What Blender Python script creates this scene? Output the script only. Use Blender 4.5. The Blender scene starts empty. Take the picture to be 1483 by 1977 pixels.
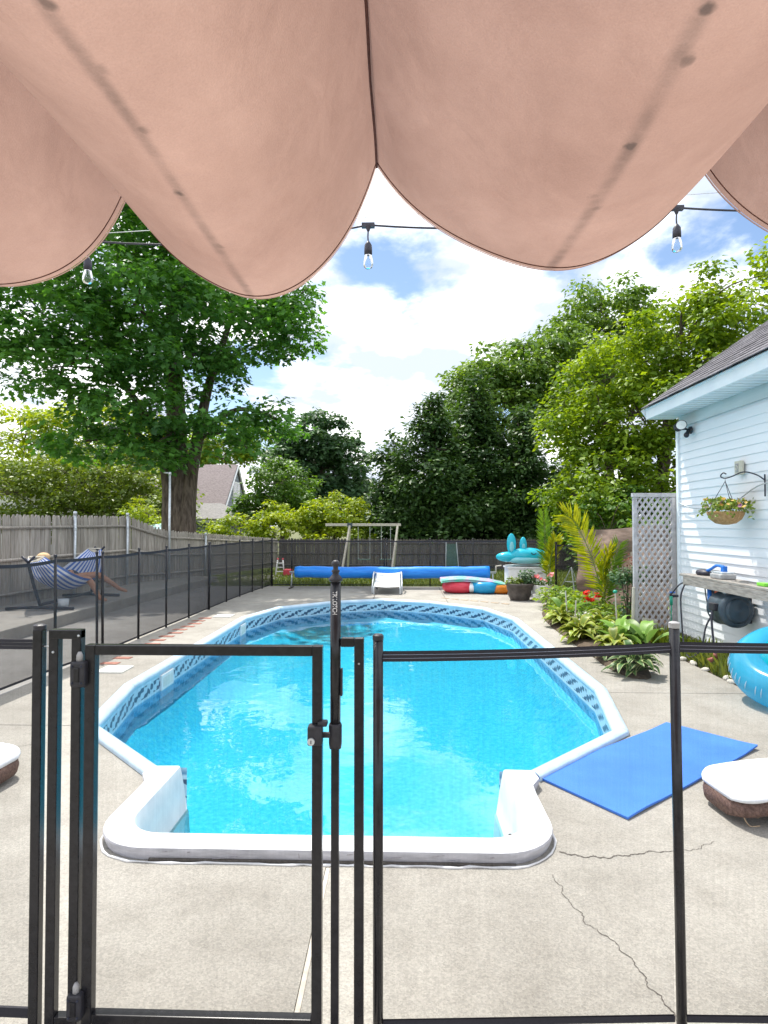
import bpy, bmesh, math, random
import numpy as np
from mathutils import Vector, Matrix, Euler
from mathutils.geometry import tessellate_polygon

random.seed(7)
RNG = np.random.default_rng(11)
S = bpy.context.scene
COL = S.collection

# ------------------------------------------------------------------ camera
cam_d = bpy.data.cameras.new('camera')
cam = bpy.data.objects.new('camera', cam_d)
COL.objects.link(cam)
S.camera = cam
cam_d.sensor_fit = 'VERTICAL'
cam_d.sensor_height = 24.0
cam_d.lens = 24.0 * 1150.0 / 1977.0
cam_d.clip_start = 0.02
cam_d.clip_end = 2000
cam.location = (0, 0, 1.58)
cam.rotation_euler = (math.radians(90 + 1.27), 0, math.radians(1.67))

# ------------------------------------------------------------------ sky and sun
SUN_AZ = math.radians(-28)      # measured from +Y towards +X
SUN_EL = math.radians(64)
w = bpy.data.worlds.new('World')
S.world = w
w.use_nodes = True
nt = w.node_tree
nt.nodes.clear()


def N(tree, typ, **kw):
    n = tree.nodes.new(typ)
    for k, v in kw.items():
        if k == 'ins':
            for i, val in v.items():
                n.inputs[i].default_value = val
        else:
            setattr(n, k, v)
    return n


def L(tree, a, b):
    tree.links.new(a, b)


def build_world():
    sky = N(nt, 'ShaderNodeTexSky', sky_type='NISHITA')
    sky.sun_disc = False
    sky.sun_elevation = SUN_EL
    sky.sun_rotation = SUN_AZ
    sky.air_density = 1.0
    sky.dust_density = 0.3
    sky.ozone_density = 1.0
    bg = N(nt, 'ShaderNodeBackground', ins={1: 0.14})
    L(nt, sky.outputs[0], bg.inputs[0])
    tc = N(nt, 'ShaderNodeTexCoord')
    sep = N(nt, 'ShaderNodeSeparateXYZ')
    L(nt, tc.outputs['Generated'], sep.inputs[0])
    mx = N(nt, 'ShaderNodeMath', operation='MAXIMUM', ins={1: 0.0})
    L(nt, sep.outputs[2], mx.inputs[0])
    ad = N(nt, 'ShaderNodeMath', operation='ADD', ins={1: 0.22})
    L(nt, mx.outputs[0], ad.inputs[0])
    dv = N(nt, 'ShaderNodeVectorMath', operation='DIVIDE')
    comb = N(nt, 'ShaderNodeCombineXYZ')
    for i in range(3):
        L(nt, ad.outputs[0], comb.inputs[i])
    L(nt, tc.outputs['Generated'], dv.inputs[0])
    L(nt, comb.outputs[0], dv.inputs[1])
    mp = N(nt, 'ShaderNodeMapping')
    mp.inputs['Location'].default_value = (2.62, 9.72, 6.1)
    mp.inputs['Scale'].default_value = (1.0, 0.85, 1.0)
    L(nt, dv.outputs[0], mp.inputs[0])
    n1 = N(nt, 'ShaderNodeTexNoise', ins={'Scale': 1.8, 'Detail': 9.0, 'Roughness': 0.55, 'Distortion': 0.15})
    L(nt, mp.outputs[0], n1.inputs['Vector'])
    cov = N(nt, 'ShaderNodeMapRange', interpolation_type='SMOOTHSTEP', ins={1: 0.362, 2: 0.466})
    L(nt, n1.outputs[0], cov.inputs[0])
    n2 = N(nt, 'ShaderNodeTexNoise', ins={'Scale': 3.4, 'Detail': 6.0, 'Roughness': 0.5})
    L(nt, mp.outputs[0], n2.inputs['Vector'])
    rp = N(nt, 'ShaderNodeValToRGB')
    rp.color_ramp.elements[0].position = 0.40
    rp.color_ramp.elements[0].color = (0.36, 0.40, 0.48, 1)
    rp.color_ramp.elements[1].position = 0.62
    rp.color_ramp.elements[1].color = (1.0, 1.0, 1.0, 1)
    L(nt, n2.outputs[0], rp.inputs[0])
    bgc = N(nt, 'ShaderNodeBackground', ins={1: 1.85})
    L(nt, rp.outputs[0], bgc.inputs[0])
    mix = N(nt, 'ShaderNodeMixShader')
    L(nt, cov.outputs[0], mix.inputs[0])
    L(nt, bg.outputs[0], mix.inputs[1])
    L(nt, bgc.outputs[0], mix.inputs[2])
    out = N(nt, 'ShaderNodeOutputWorld')
    L(nt, mix.outputs[0], out.inputs[0])


build_world()
sun_d = bpy.data.lights.new('sun', 'SUN')
sun_d.energy = 4.6
sun_d.angle = math.radians(0.6)
sun_d.color = (1.0, 0.95, 0.87)
sun = bpy.data.objects.new('sun', sun_d)
COL.objects.link(sun)
SUNV = Vector((math.sin(SUN_AZ) * math.cos(SUN_EL), math.cos(SUN_AZ) * math.cos(SUN_EL), math.sin(SUN_EL)))
sun.rotation_euler = (-SUNV).to_track_quat('-Z', 'Y').to_euler()
sun.location = SUNV * 60

S.view_settings.view_transform = 'Standard'
S.view_settings.look = 'None'
S.view_settings.gamma = 1.0
S.view_settings.exposure = 0.42
S.render.engine = 'CYCLES'
S.cycles.max_bounces = 8
S.cycles.transparent_max_bounces = 24
S.cycles.diffuse_bounces = 3
S.cycles.glossy_bounces = 3
S.cycles.caustics_reflective = False
S.cycles.caustics_refractive = False
S.cycles.use_adaptive_sampling = True
S.cycles.adaptive_threshold = 0.02
S.cycles.use_denoising = True
S.cycles.sample_clamp_indirect = 6.0


# ------------------------------------------------------------------ materials
def newmat(name):
    m = bpy.data.materials.new(name)
    m.use_nodes = True
    m.node_tree.nodes.clear()
    return m, m.node_tree


def mat(name, c1, c2=None, scale=8.0, rough=0.6, metal=0.0, bump=0.0, bscale=40.0, detail=5.0, stretch=(1, 1, 1),
        spec=0.4, lo=0.35, hi=0.65, coat=0.0, trans=None, obj_rand=0.0):
    """principled material whose colour runs between c1 and c2 with noise in object space"""
    m, t = newmat(name)
    p = N(t, 'ShaderNodeBsdfPrincipled')
    o = N(t, 'ShaderNodeOutputMaterial')
    p.inputs['Roughness'].default_value = rough
    p.inputs['Metallic'].default_value = metal
    p.inputs['Specular IOR Level'].default_value = spec
    p.inputs['Coat Weight'].default_value = coat
    tc = N(t, 'ShaderNodeTexCoord')
    mp = N(t, 'ShaderNodeMapping')
    mp.inputs['Scale'].default_value = stretch
    L(t, tc.outputs['Object'], mp.inputs[0])
    if c2 is None:
        c2 = tuple(min(1, v * 1.12) for v in c1)
    nz = N(t, 'ShaderNodeTexNoise', ins={'Scale': scale, 'Detail': detail, 'Roughness': 0.6})
    L(t, mp.outputs[0], nz.inputs['Vector'])
    rp = N(t, 'ShaderNodeValToRGB')
    rp.color_ramp.elements[0].position = lo
    rp.color_ramp.elements[0].color = (*c1, 1)
    rp.color_ramp.elements[1].position = hi
    rp.color_ramp.elements[1].color = (*c2, 1)
    L(t, nz.outputs[0], rp.inputs[0])
    colour = rp.outputs[0]
    if obj_rand:
        oi = N(t, 'ShaderNodeObjectInfo')
        mr = N(t, 'ShaderNodeMapRange', ins={3: 1 - obj_rand, 4: 1 + obj_rand})
        L(t, oi.outputs['Random'], mr.inputs[0])
        hs = N(t, 'ShaderNodeHueSaturation')
        L(t, mr.outputs[0], hs.inputs['Value'])
        L(t, colour, hs.inputs['Color'])
        colour = hs.outputs[0]
        av = N(t, 'ShaderNodeVectorMath', operation='ADD')
        L(t, mp.outputs[0], av.inputs[0])
        ml = N(t, 'ShaderNodeMath', operation='MULTIPLY', ins={1: 37.0})
        L(t, oi.outputs['Random'], ml.inputs[0])
        L(t, ml.outputs[0], av.inputs[1])
        L(t, av.outputs[0], nz.inputs['Vector'])
    L(t, colour, p.inputs['Base Color'])
    if bump:
        nb = N(t, 'ShaderNodeTexNoise', ins={'Scale': bscale, 'Detail': 4.0})
        L(t, mp.outputs[0], nb.inputs['Vector'])
        bp = N(t, 'ShaderNodeBump', ins={'Strength': bump, 'Distance': 0.01})
        L(t, nb.outputs[0], bp.inputs['Height'])
        L(t, bp.outputs[0], p.inputs['Normal'])
    sh = p.outputs[0]
    if trans:
        tr = N(t, 'ShaderNodeBsdfTranslucent')
        L(t, colour, tr.inputs[0])
        mx = N(t, 'ShaderNodeMixShader', ins={0: trans})
        L(t, sh, mx.inputs[1])
        L(t, tr.outputs[0], mx.inputs[2])
        sh = mx.outputs[0]
    L(t, sh, o.inputs[0])
    return m


def leafmat(name, dark, light, trans=0.45, tcol=None, rough=0.45, spec=0.35):
    m, t = newmat(name)
    p = N(t, 'ShaderNodeBsdfPrincipled')
    p.inputs['Roughness'].default_value = rough
    p.inputs['Specular IOR Level'].default_value = spec
    at = N(t, 'ShaderNodeAttribute', attribute_name='tint')
    rp = N(t, 'ShaderNodeValToRGB')
    rp.color_ramp.elements[0].color = (*dark, 1)
    rp.color_ramp.elements[1].color = (*light, 1)
    L(t, at.outputs['Fac'], rp.inputs[0])
    L(t, rp.outputs[0], p.inputs['Base Color'])
    tr = N(t, 'ShaderNodeBsdfTranslucent')
    hs = N(t, 'ShaderNodeMix', data_type='RGBA', blend_type='MULTIPLY', ins={0: 1.0})
    L(t, rp.outputs[0], hs.inputs[6])
    hs.inputs[7].default_value = (*(tcol or (1.6, 1.5, 0.5)), 1)
    L(t, hs.outputs[2], tr.inputs[0])
    mx = N(t, 'ShaderNodeMixShader', ins={0: trans})
    L(t, p.outputs[0], mx.inputs[1])
    L(t, tr.outputs[0], mx.inputs[2])
    o = N(t, 'ShaderNodeOutputMaterial')
    L(t, mx.outputs[0], o.inputs[0])
    return m


def concrete_mat(name, c1, c2, peb=1.0):
    m, t = newmat(name)
    p = N(t, 'ShaderNodeBsdfPrincipled')
    p.inputs['Roughness'].default_value = 0.85
    p.inputs['Specular IOR Level'].default_value = 0.25
    tc = N(t, 'ShaderNodeTexCoord')
    big = N(t, 'ShaderNodeTexNoise', ins={'Scale': 0.9, 'Detail': 8.0, 'Roughness': 0.65})
    L(t, tc.outputs['Object'], big.inputs['Vector'])
    rp = N(t, 'ShaderNodeValToRGB')
    rp.color_ramp.elements[0].position = 0.32
    rp.color_ramp.elements[0].color = (*c1, 1)
    rp.color_ramp.elements[1].position = 0.68
    rp.color_ramp.elements[1].color = (*c2, 1)
    L(t, big.outputs[0], rp.inputs[0])
    vo = N(t, 'ShaderNodeTexVoronoi', ins={'Scale': 150.0, 'Randomness': 1.0})
    L(t, tc.outputs['Object'], vo.inputs['Vector'])
    rv = N(t, 'ShaderNodeValToRGB')
    rv.color_ramp.interpolation = 'LINEAR'
    rv.color_ramp.elements[0].position = 0.0
    rv.color_ramp.elements[0].color = (0.62, 0.60, 0.57, 1)
    rv.color_ramp.elements[1].position = 1.0
    rv.color_ramp.elements[1].color = (1.38, 1.34, 1.26, 1)
    sepc = N(t, 'ShaderNodeSeparateColor')
    L(t, vo.outputs['Color'], sepc.inputs[0])
    L(t, sepc.outputs[0], rv.inputs[0])
    mg = N(t, 'ShaderNodeMix', data_type='RGBA', blend_type='MULTIPLY', ins={0: 0.42 * peb})
    L(t, rp.outputs[0], mg.inputs[6])
    L(t, rv.outputs[0], mg.inputs[7])
    st = N(t, 'ShaderNodeTexNoise', ins={'Scale': 3.2, 'Detail': 7.0, 'Roughness': 0.75})
    L(t, tc.outputs['Object'], st.inputs['Vector'])
    sr = N(t, 'ShaderNodeValToRGB')
    sr.color_ramp.elements[0].position = 0.33
    sr.color_ramp.elements[0].color = (0.79, 0.78, 0.77, 1)
    sr.color_ramp.elements[1].position = 0.56
    sr.color_ramp.elements[1].color = (1, 1, 1, 1)
    L(t, st.outputs[0], sr.inputs[0])
    m2 = N(t, 'ShaderNodeMix', data_type='RGBA', blend_type='MULTIPLY', ins={0: 0.8})
    L(t, mg.outputs[2], m2.inputs[6])
    L(t, sr.outputs[0], m2.inputs[7])
    L(t, m2.outputs[2], p.inputs['Base Color'])
    bp = N(t, 'ShaderNodeBump', ins={'Strength': 0.55, 'Distance': 0.004})
    L(t, vo.outputs['Distance'], bp.inputs['Height'])
    L(t, bp.outputs[0], p.inputs['Normal'])
    o = N(t, 'ShaderNodeOutputMaterial')
    L(t, p.outputs[0], o.inputs[0])
    return m


def mesh_mat(name, a):
    """woven black fence mesh: openings let light through, fewer the more oblique a ray meets the weave"""
    m, t = newmat(name)
    geo = N(t, 'ShaderNodeNewGeometry')
    dot = N(t, 'ShaderNodeVectorMath', operation='DOT_PRODUCT')
    L(t, geo.outputs['Incoming'], dot.inputs[0])
    L(t, geo.outputs['Normal'], dot.inputs[1])
    ab = N(t, 'ShaderNodeMath', operation='ABSOLUTE')
    L(t, dot.outputs['Value'], ab.inputs[0])
    mxx = N(t, 'ShaderNodeMath', operation='MAXIMUM', ins={1: 0.12})
    L(t, ab.outputs[0], mxx.inputs[0])
    inv = N(t, 'ShaderNodeMath', operation='DIVIDE', ins={0: 1.0})
    L(t, mxx.outputs[0], inv.inputs[1])
    pw = N(t, 'ShaderNodeMath', operation='POWER', ins={0: 1.0 - a})
    L(t, inv.outputs[0], pw.inputs[1])
    tr = N(t, 'ShaderNodeBsdfTransparent')
    p = N(t, 'ShaderNodeBsdfPrincipled')
    p.inputs['Base Color'].default_value = (0.03, 0.03, 0.036, 1)
    p.inputs['Roughness'].default_value = 0.6
    tc = N(t, 'ShaderNodeTexCoord')
    mp = N(t, 'ShaderNodeMapping')
    mp.inputs['Scale'].default_value = (1, 1, 0.02)
    L(t, tc.outputs['Object'], mp.inputs[0])
    nz = N(t, 'ShaderNodeTexNoise', ins={'Scale': 160.0, 'Detail': 2.0})
    L(t, mp.outputs[0], nz.inputs['Vector'])
    mr = N(t, 'ShaderNodeMapRange', ins={1: 0.3, 2: 0.7, 3: 0.96, 4: 1.03})
    L(t, nz.outputs[0], mr.inputs[0])
    mu = N(t, 'ShaderNodeMath', operation='MULTIPLY', use_clamp=True)
    L(t, pw.outputs[0], mu.inputs[0])
    L(t, mr.outputs[0], mu.inputs[1])
    mx = N(t, 'ShaderNodeMixShader')
    L(t, mu.outputs[0], mx.inputs[0])
    L(t, p.outputs[0], mx.inputs[1])
    L(t, tr.outputs[0], mx.inputs[2])
    o = N(t, 'ShaderNodeOutputMaterial')
    L(t, mx.outputs[0], o.inputs[0])
    return m


def water_mat():
    m, t = newmat('water')
    tc = N(t, 'ShaderNodeTexCoord')
    n1 = N(t, 'ShaderNodeTexNoise', ins={'Scale': 1.7, 'Detail': 2.0, 'Distortion': 0.6})
    n2 = N(t, 'ShaderNodeTexNoise', ins={'Scale': 10.0, 'Detail': 1.0, 'Distortion': 0.3})
    L(t, tc.outputs['Object'], n1.inputs['Vector'])
    L(t, tc.outputs['Object'], n2.inputs['Vector'])
    ml = N(t, 'ShaderNodeMath', operation='MULTIPLY', ins={1: 0.10})
    L(t, n2.outputs[0], ml.inputs[0])
    ad = N(t, 'ShaderNodeMath', operation='ADD')
    L(t, n1.outputs[0], ad.inputs[0])
    L(t, ml.outputs[0], ad.inputs[1])
    bp = N(t, 'ShaderNodeBump', ins={'Strength': 0.22, 'Distance': 0.03})
    L(t, ad.outputs[0], bp.inputs['Height'])
    fr = N(t, 'ShaderNodeFresnel', ins={0: 1.85})
    L(t, bp.outputs[0], fr.inputs['Normal'])
    tr = N(t, 'ShaderNodeBsdfTransparent')
    tr.inputs[0].default_value = (0.62, 0.99, 1.0, 1)
    gl = N(t, 'ShaderNodeBsdfGlossy', ins={'Roughness': 0.02})
    L(t, bp.outputs[0], gl.inputs['Normal'])
    mx = N(t, 'ShaderNodeMixShader')
    L(t, fr.outputs[0], mx.inputs[0])
    L(t, tr.outputs[0], mx.inputs[1])
    L(t, gl.outputs[0], mx.inputs[2])
    o = N(t, 'ShaderNodeOutputMaterial')
    L(t, mx.outputs[0], o.inputs[0])
    return m


def liner_mat():
    """vinyl pool liner: printed scroll border below the coping, blue pebble print under it (UV = metres along, metres up)"""
    m, t = newmat('liner_wall')
    p = N(t, 'ShaderNodeBsdfPrincipled')
    p.inputs['Roughness'].default_value = 0.4
    uv = N(t, 'ShaderNodeUVMap', uv_map='UVMap')
    sp = N(t, 'ShaderNodeSeparateXYZ')
    L(t, uv.outputs[0], sp.inputs[0])
    # scroll motif
    wv = N(t, 'ShaderNodeMath', operation='MULTIPLY', ins={1: 2 * math.pi / 0.30})
    L(t, sp.outputs[0], wv.inputs[0])
    vs = N(t, 'ShaderNodeMath', operation='MULTIPLY', ins={1: 55.0})
    L(t, sp.outputs[1], vs.inputs[0])
    ph = N(t, 'ShaderNodeMath', operation='ADD')
    L(t, wv.outputs[0], ph.inputs[0])
    L(t, vs.outputs[0], ph.inputs[1])
    si = N(t, 'ShaderNodeMath', operation='SINE')
    L(t, ph.outputs[0], si.inputs[0])
    w3 = N(t, 'ShaderNodeMath', operation='MULTIPLY', ins={1: 3.0})
    L(t, wv.outputs[0], w3.inputs[0])
    v3 = N(t, 'ShaderNodeMath', operation='SUBTRACT')
    L(t, w3.outputs[0], v3.inputs[0])
    L(t, vs.outputs[0], v3.inputs[1])
    s3 = N(t, 'ShaderNodeMath', operation='SINE')
    L(t, v3.outputs[0], s3.inputs[0])
    ss = N(t, 'ShaderNodeMath', operation='MULTIPLY_ADD', ins={1: 0.55})
    L(t, s3.outputs[0], ss.inputs[0])
    L(t, si.outputs[0], ss.inputs[2])
    nz = N(t, 'ShaderNodeTexNoise', ins={'Scale': 17.0, 'Detail': 4.0})
    L(t, uv.outputs[0], nz.inputs['Vector'])
    sn = N(t, 'ShaderNodeMath', operation='MULTIPLY_ADD', ins={1: 4.0, 2: -2.0})
    L(t, nz.outputs[0], sn.inputs[0])
    s4 = N(t, 'ShaderNodeMath', operation='ADD')
    L(t, ss.outputs[0], s4.inputs[0])
    L(t, sn.outputs[0], s4.inputs[1])
    mot = N(t, 'ShaderNodeMapRange', ins={1: 0.05, 2: 0.35})
    L(t, s4.outputs[0], mot.inputs[0])
    mcol = N(t, 'ShaderNodeMix', data_type='RGBA')
    mcol.inputs[6].default_value = (0.42, 0.60, 0.72, 1)
    mcol.inputs[7].default_value = (0.035, 0.085, 0.16, 1)
    L(t, mot.outputs[0], mcol.inputs[0])
    # vertical zones
    zr = N(t, 'ShaderNodeMapRange', ins={1: -0.36, 2: 0.02})
    L(t, sp.outputs[1], zr.inputs[0])
    zone = N(t, 'ShaderNodeValToRGB')
    cr = zone.color_ramp
    els = [(0.0, (0.03, 0.53, 0.93)), (0.12, (0.14, 0.58, 0.90)), (0.38, (0.07, 0.44, 0.80)), (0.46, (0.55, 0.74, 0.86)),
           (0.50, (0.50, 0.70, 0.82)), (0.86, (0.45, 0.66, 0.80)), (0.90, (0.10, 0.30, 0.50)), (1.0, (0.40, 0.62, 0.80))]
    while len(cr.elements) < len(els):
        cr.elements.new(0.5)
    for e, (ps, c) in zip(cr.elements, els):
        e.position = ps
        e.color = (*c, 1)
    L(t, zr.outputs[0], zone.inputs[0])
    g1 = N(t, 'ShaderNodeMath', operation='GREATER_THAN', ins={1: -0.172})
    g2 = N(t, 'ShaderNodeMath', operation='LESS_THAN', ins={1: -0.055})
    L(t, sp.outputs[1], g1.inputs[0])
    L(t, sp.outputs[1], g2.inputs[0])
    band = N(t, 'ShaderNodeMath', operation='MULTIPLY')
    L(t, g1.outputs[0], band.inputs[0])
    L(t, g2.outputs[0], band.inputs[1])
    pb = N(t, 'ShaderNodeTexVoronoi', ins={'Scale': 26.0})
    L(t, uv.outputs[0], pb.inputs['Vector'])
    pr = N(t, 'ShaderNodeMapRange', ins={1: 0.0, 2: 0.6, 3: 1.15, 4: 0.85})
    L(t, pb.outputs['Distance'], pr.inputs[0])
    zm = N(t, 'ShaderNodeMix', data_type='RGBA', blend_type='MULTIPLY', ins={0: 1.0})
    L(t, zone.outputs[0], zm.inputs[6])
    L(t, pr.outputs[0], zm.inputs[7])
    fin = N(t, 'ShaderNodeMix', data_type='RGBA')
    L(t, band.outputs[0], fin.inputs[0])
    L(t, zm.outputs[2], fin.inputs[6])
    L(t, mcol.outputs[2], fin.inputs[7])
    L(t, fin.outputs[2], p.inputs['Base Color'])
    o = N(t, 'ShaderNodeOutputMaterial')
    L(t, p.outputs[0], o.inputs[0])
    return m


def canopy_mat():
    """weathered sand-coloured shade cloth: weave, mildew specks gathered along the lowest line (UV.x = place across a swag)"""
    m, t = newmat('canopy_cloth')
    uv = N(t, 'ShaderNodeUVMap', uv_map='UVMap')
    sp = N(t, 'ShaderNodeSeparateXYZ')
    L(t, uv.outputs[0], sp.inputs[0])
    tc = N(t, 'ShaderNodeTexCoord')
    nz = N(t, 'ShaderNodeTexNoise', ins={'Scale': 2.6, 'Detail': 9.0, 'Roughness': 0.68})
    L(t, tc.outputs['Object'], nz.inputs['Vector'])
    rp = N(t, 'ShaderNodeValToRGB')
    rp.color_ramp.elements[0].position = 0.3
    rp.color_ramp.elements[0].color = (0.285, 0.178, 0.145, 1)
    rp.color_ramp.elements[1].position = 0.7
    rp.color_ramp.elements[1].color = (0.405, 0.266, 0.218, 1)
    L(t, nz.outputs[0], rp.inputs[0])
    # stain: distance from the low line, broken up by noise
    d = N(t, 'ShaderNodeMath', operation='SUBTRACT', ins={1: 0.5})
    L(t, sp.outputs[0], d.inputs[0])
    ab = N(t, 'ShaderNodeMath', operation='ABSOLUTE')
    L(t, d.outputs[0], ab.inputs[0])
    near = N(t, 'ShaderNodeMapRange', interpolation_type='SMOOTHSTEP', ins={1: 0.002, 2: 0.026, 3: 1.0, 4: 0.0})
    L(t, ab.outputs[0], near.inputs[0])
    mp = N(t, 'ShaderNodeMapping')
    mp.inputs['Scale'].default_value = (1.0, 3.0, 1.0)
    L(t, uv.outputs[0], mp.inputs[0])
    nb = N(t, 'ShaderNodeTexNoise', ins={'Scale': 3.0, 'Detail': 5.0, 'Roughness': 0.7})
    L(t, mp.outputs[0], nb.inputs['Vector'])
    br = N(t, 'ShaderNodeMapRange', ins={1: 0.38, 2: 0.75, 3: 0.22, 4: 0.85})
    L(t, nb.outputs[0], br.inputs[0])
    st = N(t, 'ShaderNodeMath', operation='MULTIPLY')
    L(t, near.outputs[0], st.inputs[0])
    L(t, br.outputs[0], st.inputs[1])
    # dark mildew specks strung along the low line
    vo = N(t, 'ShaderNodeTexVoronoi', voronoi_dimensions='1D', ins={'Scale': 11.0})
    L(t, sp.outputs[1], vo.inputs['W'])
    sc_ = N(t, 'ShaderNodeSeparateColor')
    L(t, vo.outputs['Color'], sc_.inputs[0])
    ofs = N(t, 'ShaderNodeMath', operation='MULTIPLY_ADD', ins={1: 0.030, 2: -0.015})
    L(t, sc_.outputs[0], ofs.inputs[0])
    du = N(t, 'ShaderNodeMath', operation='ADD')
    L(t, d.outputs[0], du.inputs[0])
    L(t, ofs.outputs[0], du.inputs[1])
    e1 = N(t, 'ShaderNodeMath', operation='DIVIDE', ins={1: 0.021})
    L(t, du.outputs[0], e1.inputs[0])
    e2 = N(t, 'ShaderNodeMath', operation='DIVIDE', ins={1: 0.15})
    L(t, vo.outputs['Distance'], e2.inputs[0])
    ev = N(t, 'ShaderNodeCombineXYZ')
    L(t, e1.outputs[0], ev.inputs[0])
    L(t, e2.outputs[0], ev.inputs[1])
    el = N(t, 'ShaderNodeVectorMath', operation='LENGTH')
    L(t, ev.outputs[0], el.inputs[0])
    er = N(t, 'ShaderNodeTexNoise', ins={'Scale': 60.0, 'Detail': 2.0})
    L(t, tc.outputs['Object'], er.inputs['Vector'])
    ea = N(t, 'ShaderNodeMath', operation='MULTIPLY_ADD', ins={1: 1.2, 2: -0.6})
    L(t, er.outputs[0], ea.inputs[0])
    eb = N(t, 'ShaderNodeMath', operation='ADD')
    L(t, el.outputs['Value'], eb.inputs[0])
    L(t, ea.outputs[0], eb.inputs[1])
    near2 = N(t, 'ShaderNodeMapRange', interpolation_type='SMOOTHSTEP', ins={1: 0.15, 2: 1.0, 3: 1.0, 4: 0.0})
    L(t, eb.outputs[0], near2.inputs[0])
    pres = N(t, 'ShaderNodeMapRange', ins={1: 0.15, 2: 0.75})
    L(t, sc_.outputs[1], pres.inputs[0])
    sk = N(t, 'ShaderNodeMath', operation='MULTIPLY')
    L(t, near2.outputs[0], sk.inputs[0])
    L(t, pres.outputs[0], sk.inputs[1])
    tot = N(t, 'ShaderNodeMath', operation='MAXIMUM')
    L(t, st.outputs[0], tot.inputs[0])
    L(t, sk.outputs[0], tot.inputs[1])
    sc = N(t, 'ShaderNodeMath', operation='MULTIPLY', use_clamp=True, ins={1: 0.85})
    L(t, tot.outputs[0], sc.inputs[0])
    cm = N(t, 'ShaderNodeMix', data_type='RGBA')
    cm.inputs[7].default_value = (0.075, 0.058, 0.052, 1)
    L(t, sc.outputs[0], cm.inputs[0])
    L(t, rp.outputs[0], cm.inputs[6])
    wv = N(t, 'ShaderNodeTexNoise', ins={'Scale': 420.0, 'Detail': 2.0})
    L(t, tc.outputs['Object'], wv.inputs['Vector'])
    wr = N(t, 'ShaderNodeTexNoise', ins={'Scale': 7.0, 'Detail': 3.0, 'Distortion': 0.6})
    L(t, tc.outputs['Object'], wr.inputs['Vector'])
    wa = N(t, 'ShaderNodeMath', operation='MULTIPLY_ADD', ins={1: 0.05})
    L(t, wv.outputs[0], wa.inputs[0])
    L(t, wr.outputs[0], wa.inputs[2])
    bp = N(t, 'ShaderNodeBump', ins={'Strength': 0.6, 'Distance': 0.014})
    L(t, wa.outputs[0], bp.inputs['Height'])
    wc = N(t, 'ShaderNodeMapRange', ins={1: 0.3, 2: 0.7, 3: 0.95, 4: 1.05})
    L(t, wv.outputs[0], wc.inputs[0])
    cw = N(t, 'ShaderNodeMix', data_type='RGBA', blend_type='MULTIPLY', ins={0: 1.0})
    L(t, cm.outputs[2], cw.inputs[6])
    L(t, wc.outputs[0], cw.inputs[7])
    df = N(t, 'ShaderNodeBsdfDiffuse')
    tr = N(t, 'ShaderNodeBsdfTranslucent')
    for s_ in (df, tr):
        L(t, cw.outputs[2], s_.inputs[0])
        L(t, bp.outputs[0], s_.inputs['Normal'])
    mx = N(t, 'ShaderNodeMixShader', ins={0: 0.55})
    L(t, df.outputs[0], mx.inputs[1])
    L(t, tr.outputs[0], mx.inputs[2])
    o = N(t, 'ShaderNodeOutputMaterial')
    L(t, mx.outputs[0], o.inputs[0])
    return m


def stripe_mat(name, ca, cb, n, axis=0, trans=0.3):
    m, t = newmat(name)
    uv = N(t, 'ShaderNodeUVMap', uv_map='UVMap')
    sp = N(t, 'ShaderNodeSeparateXYZ')
    L(t, uv.outputs[0], sp.inputs[0])
    ml = N(t, 'ShaderNodeMath', operation='MULTIPLY', ins={1: float(n)})
    L(t, sp.outputs[axis], ml.inputs[0])
    fr = N(t, 'ShaderNodeMath', operation='FRACT')
    L(t, ml.outputs[0], fr.inputs[0])
    gt = N(t, 'ShaderNodeMath', operation='GREATER_THAN', ins={1: 0.5})
    L(t, fr.outputs[0], gt.inputs[0])
    mx = N(t, 'ShaderNodeMix', data_type='RGBA')
    mx.inputs[6].default_value = (*ca, 1)
    mx.inputs[7].default_value = (*cb, 1)
    L(t, gt.outputs[0], mx.inputs[0])
    df = N(t, 'ShaderNodeBsdfDiffuse')
    tr = N(t, 'ShaderNodeBsdfTranslucent')
    L(t, mx.outputs[2], df.inputs[0])
    L(t, mx.outputs[2], tr.inputs[0])
    ms = N(t, 'ShaderNodeMixShader', ins={0: trans})
    L(t, df.outputs[0], ms.inputs[1])
    L(t, tr.outputs[0], ms.inputs[2])
    o = N(t, 'ShaderNodeOutputMaterial')
    L(t, ms.outputs[0], o.inputs[0])
    return m


def vinyl_mat(name, c, alpha=0.55):
    """thin see-through inflatable vinyl"""
    m, t = newmat(name)
    p = N(t, 'ShaderNodeBsdfPrincipled')
    p.inputs['Base Color'].default_value = (*c, 1)
    p.inputs['Roughness'].default_value = 0.18
    p.inputs['Coat Weight'].default_value = 0.3
    tl = N(t, 'ShaderNodeBsdfTranslucent')
    tl.inputs[0].default_value = (*c, 1)
    ms = N(t, 'ShaderNodeMixShader', ins={0: 0.35})
    L(t, p.outputs[0], ms.inputs[1])
    L(t, tl.outputs[0], ms.inputs[2])
    tr = N(t, 'ShaderNodeBsdfTransparent')
    tr.inputs[0].default_value = (*[min(1, v * 0.6 + 0.4) for v in c], 1)
    mx = N(t, 'ShaderNodeMixShader', ins={0: 1 - alpha})
    L(t, ms.outputs[0], mx.inputs[1])
    L(t, tr.outputs[0], mx.inputs[2])
    o = N(t, 'ShaderNodeOutputMaterial')
    L(t, mx.outputs[0], o.inputs[0])
    return m


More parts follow.
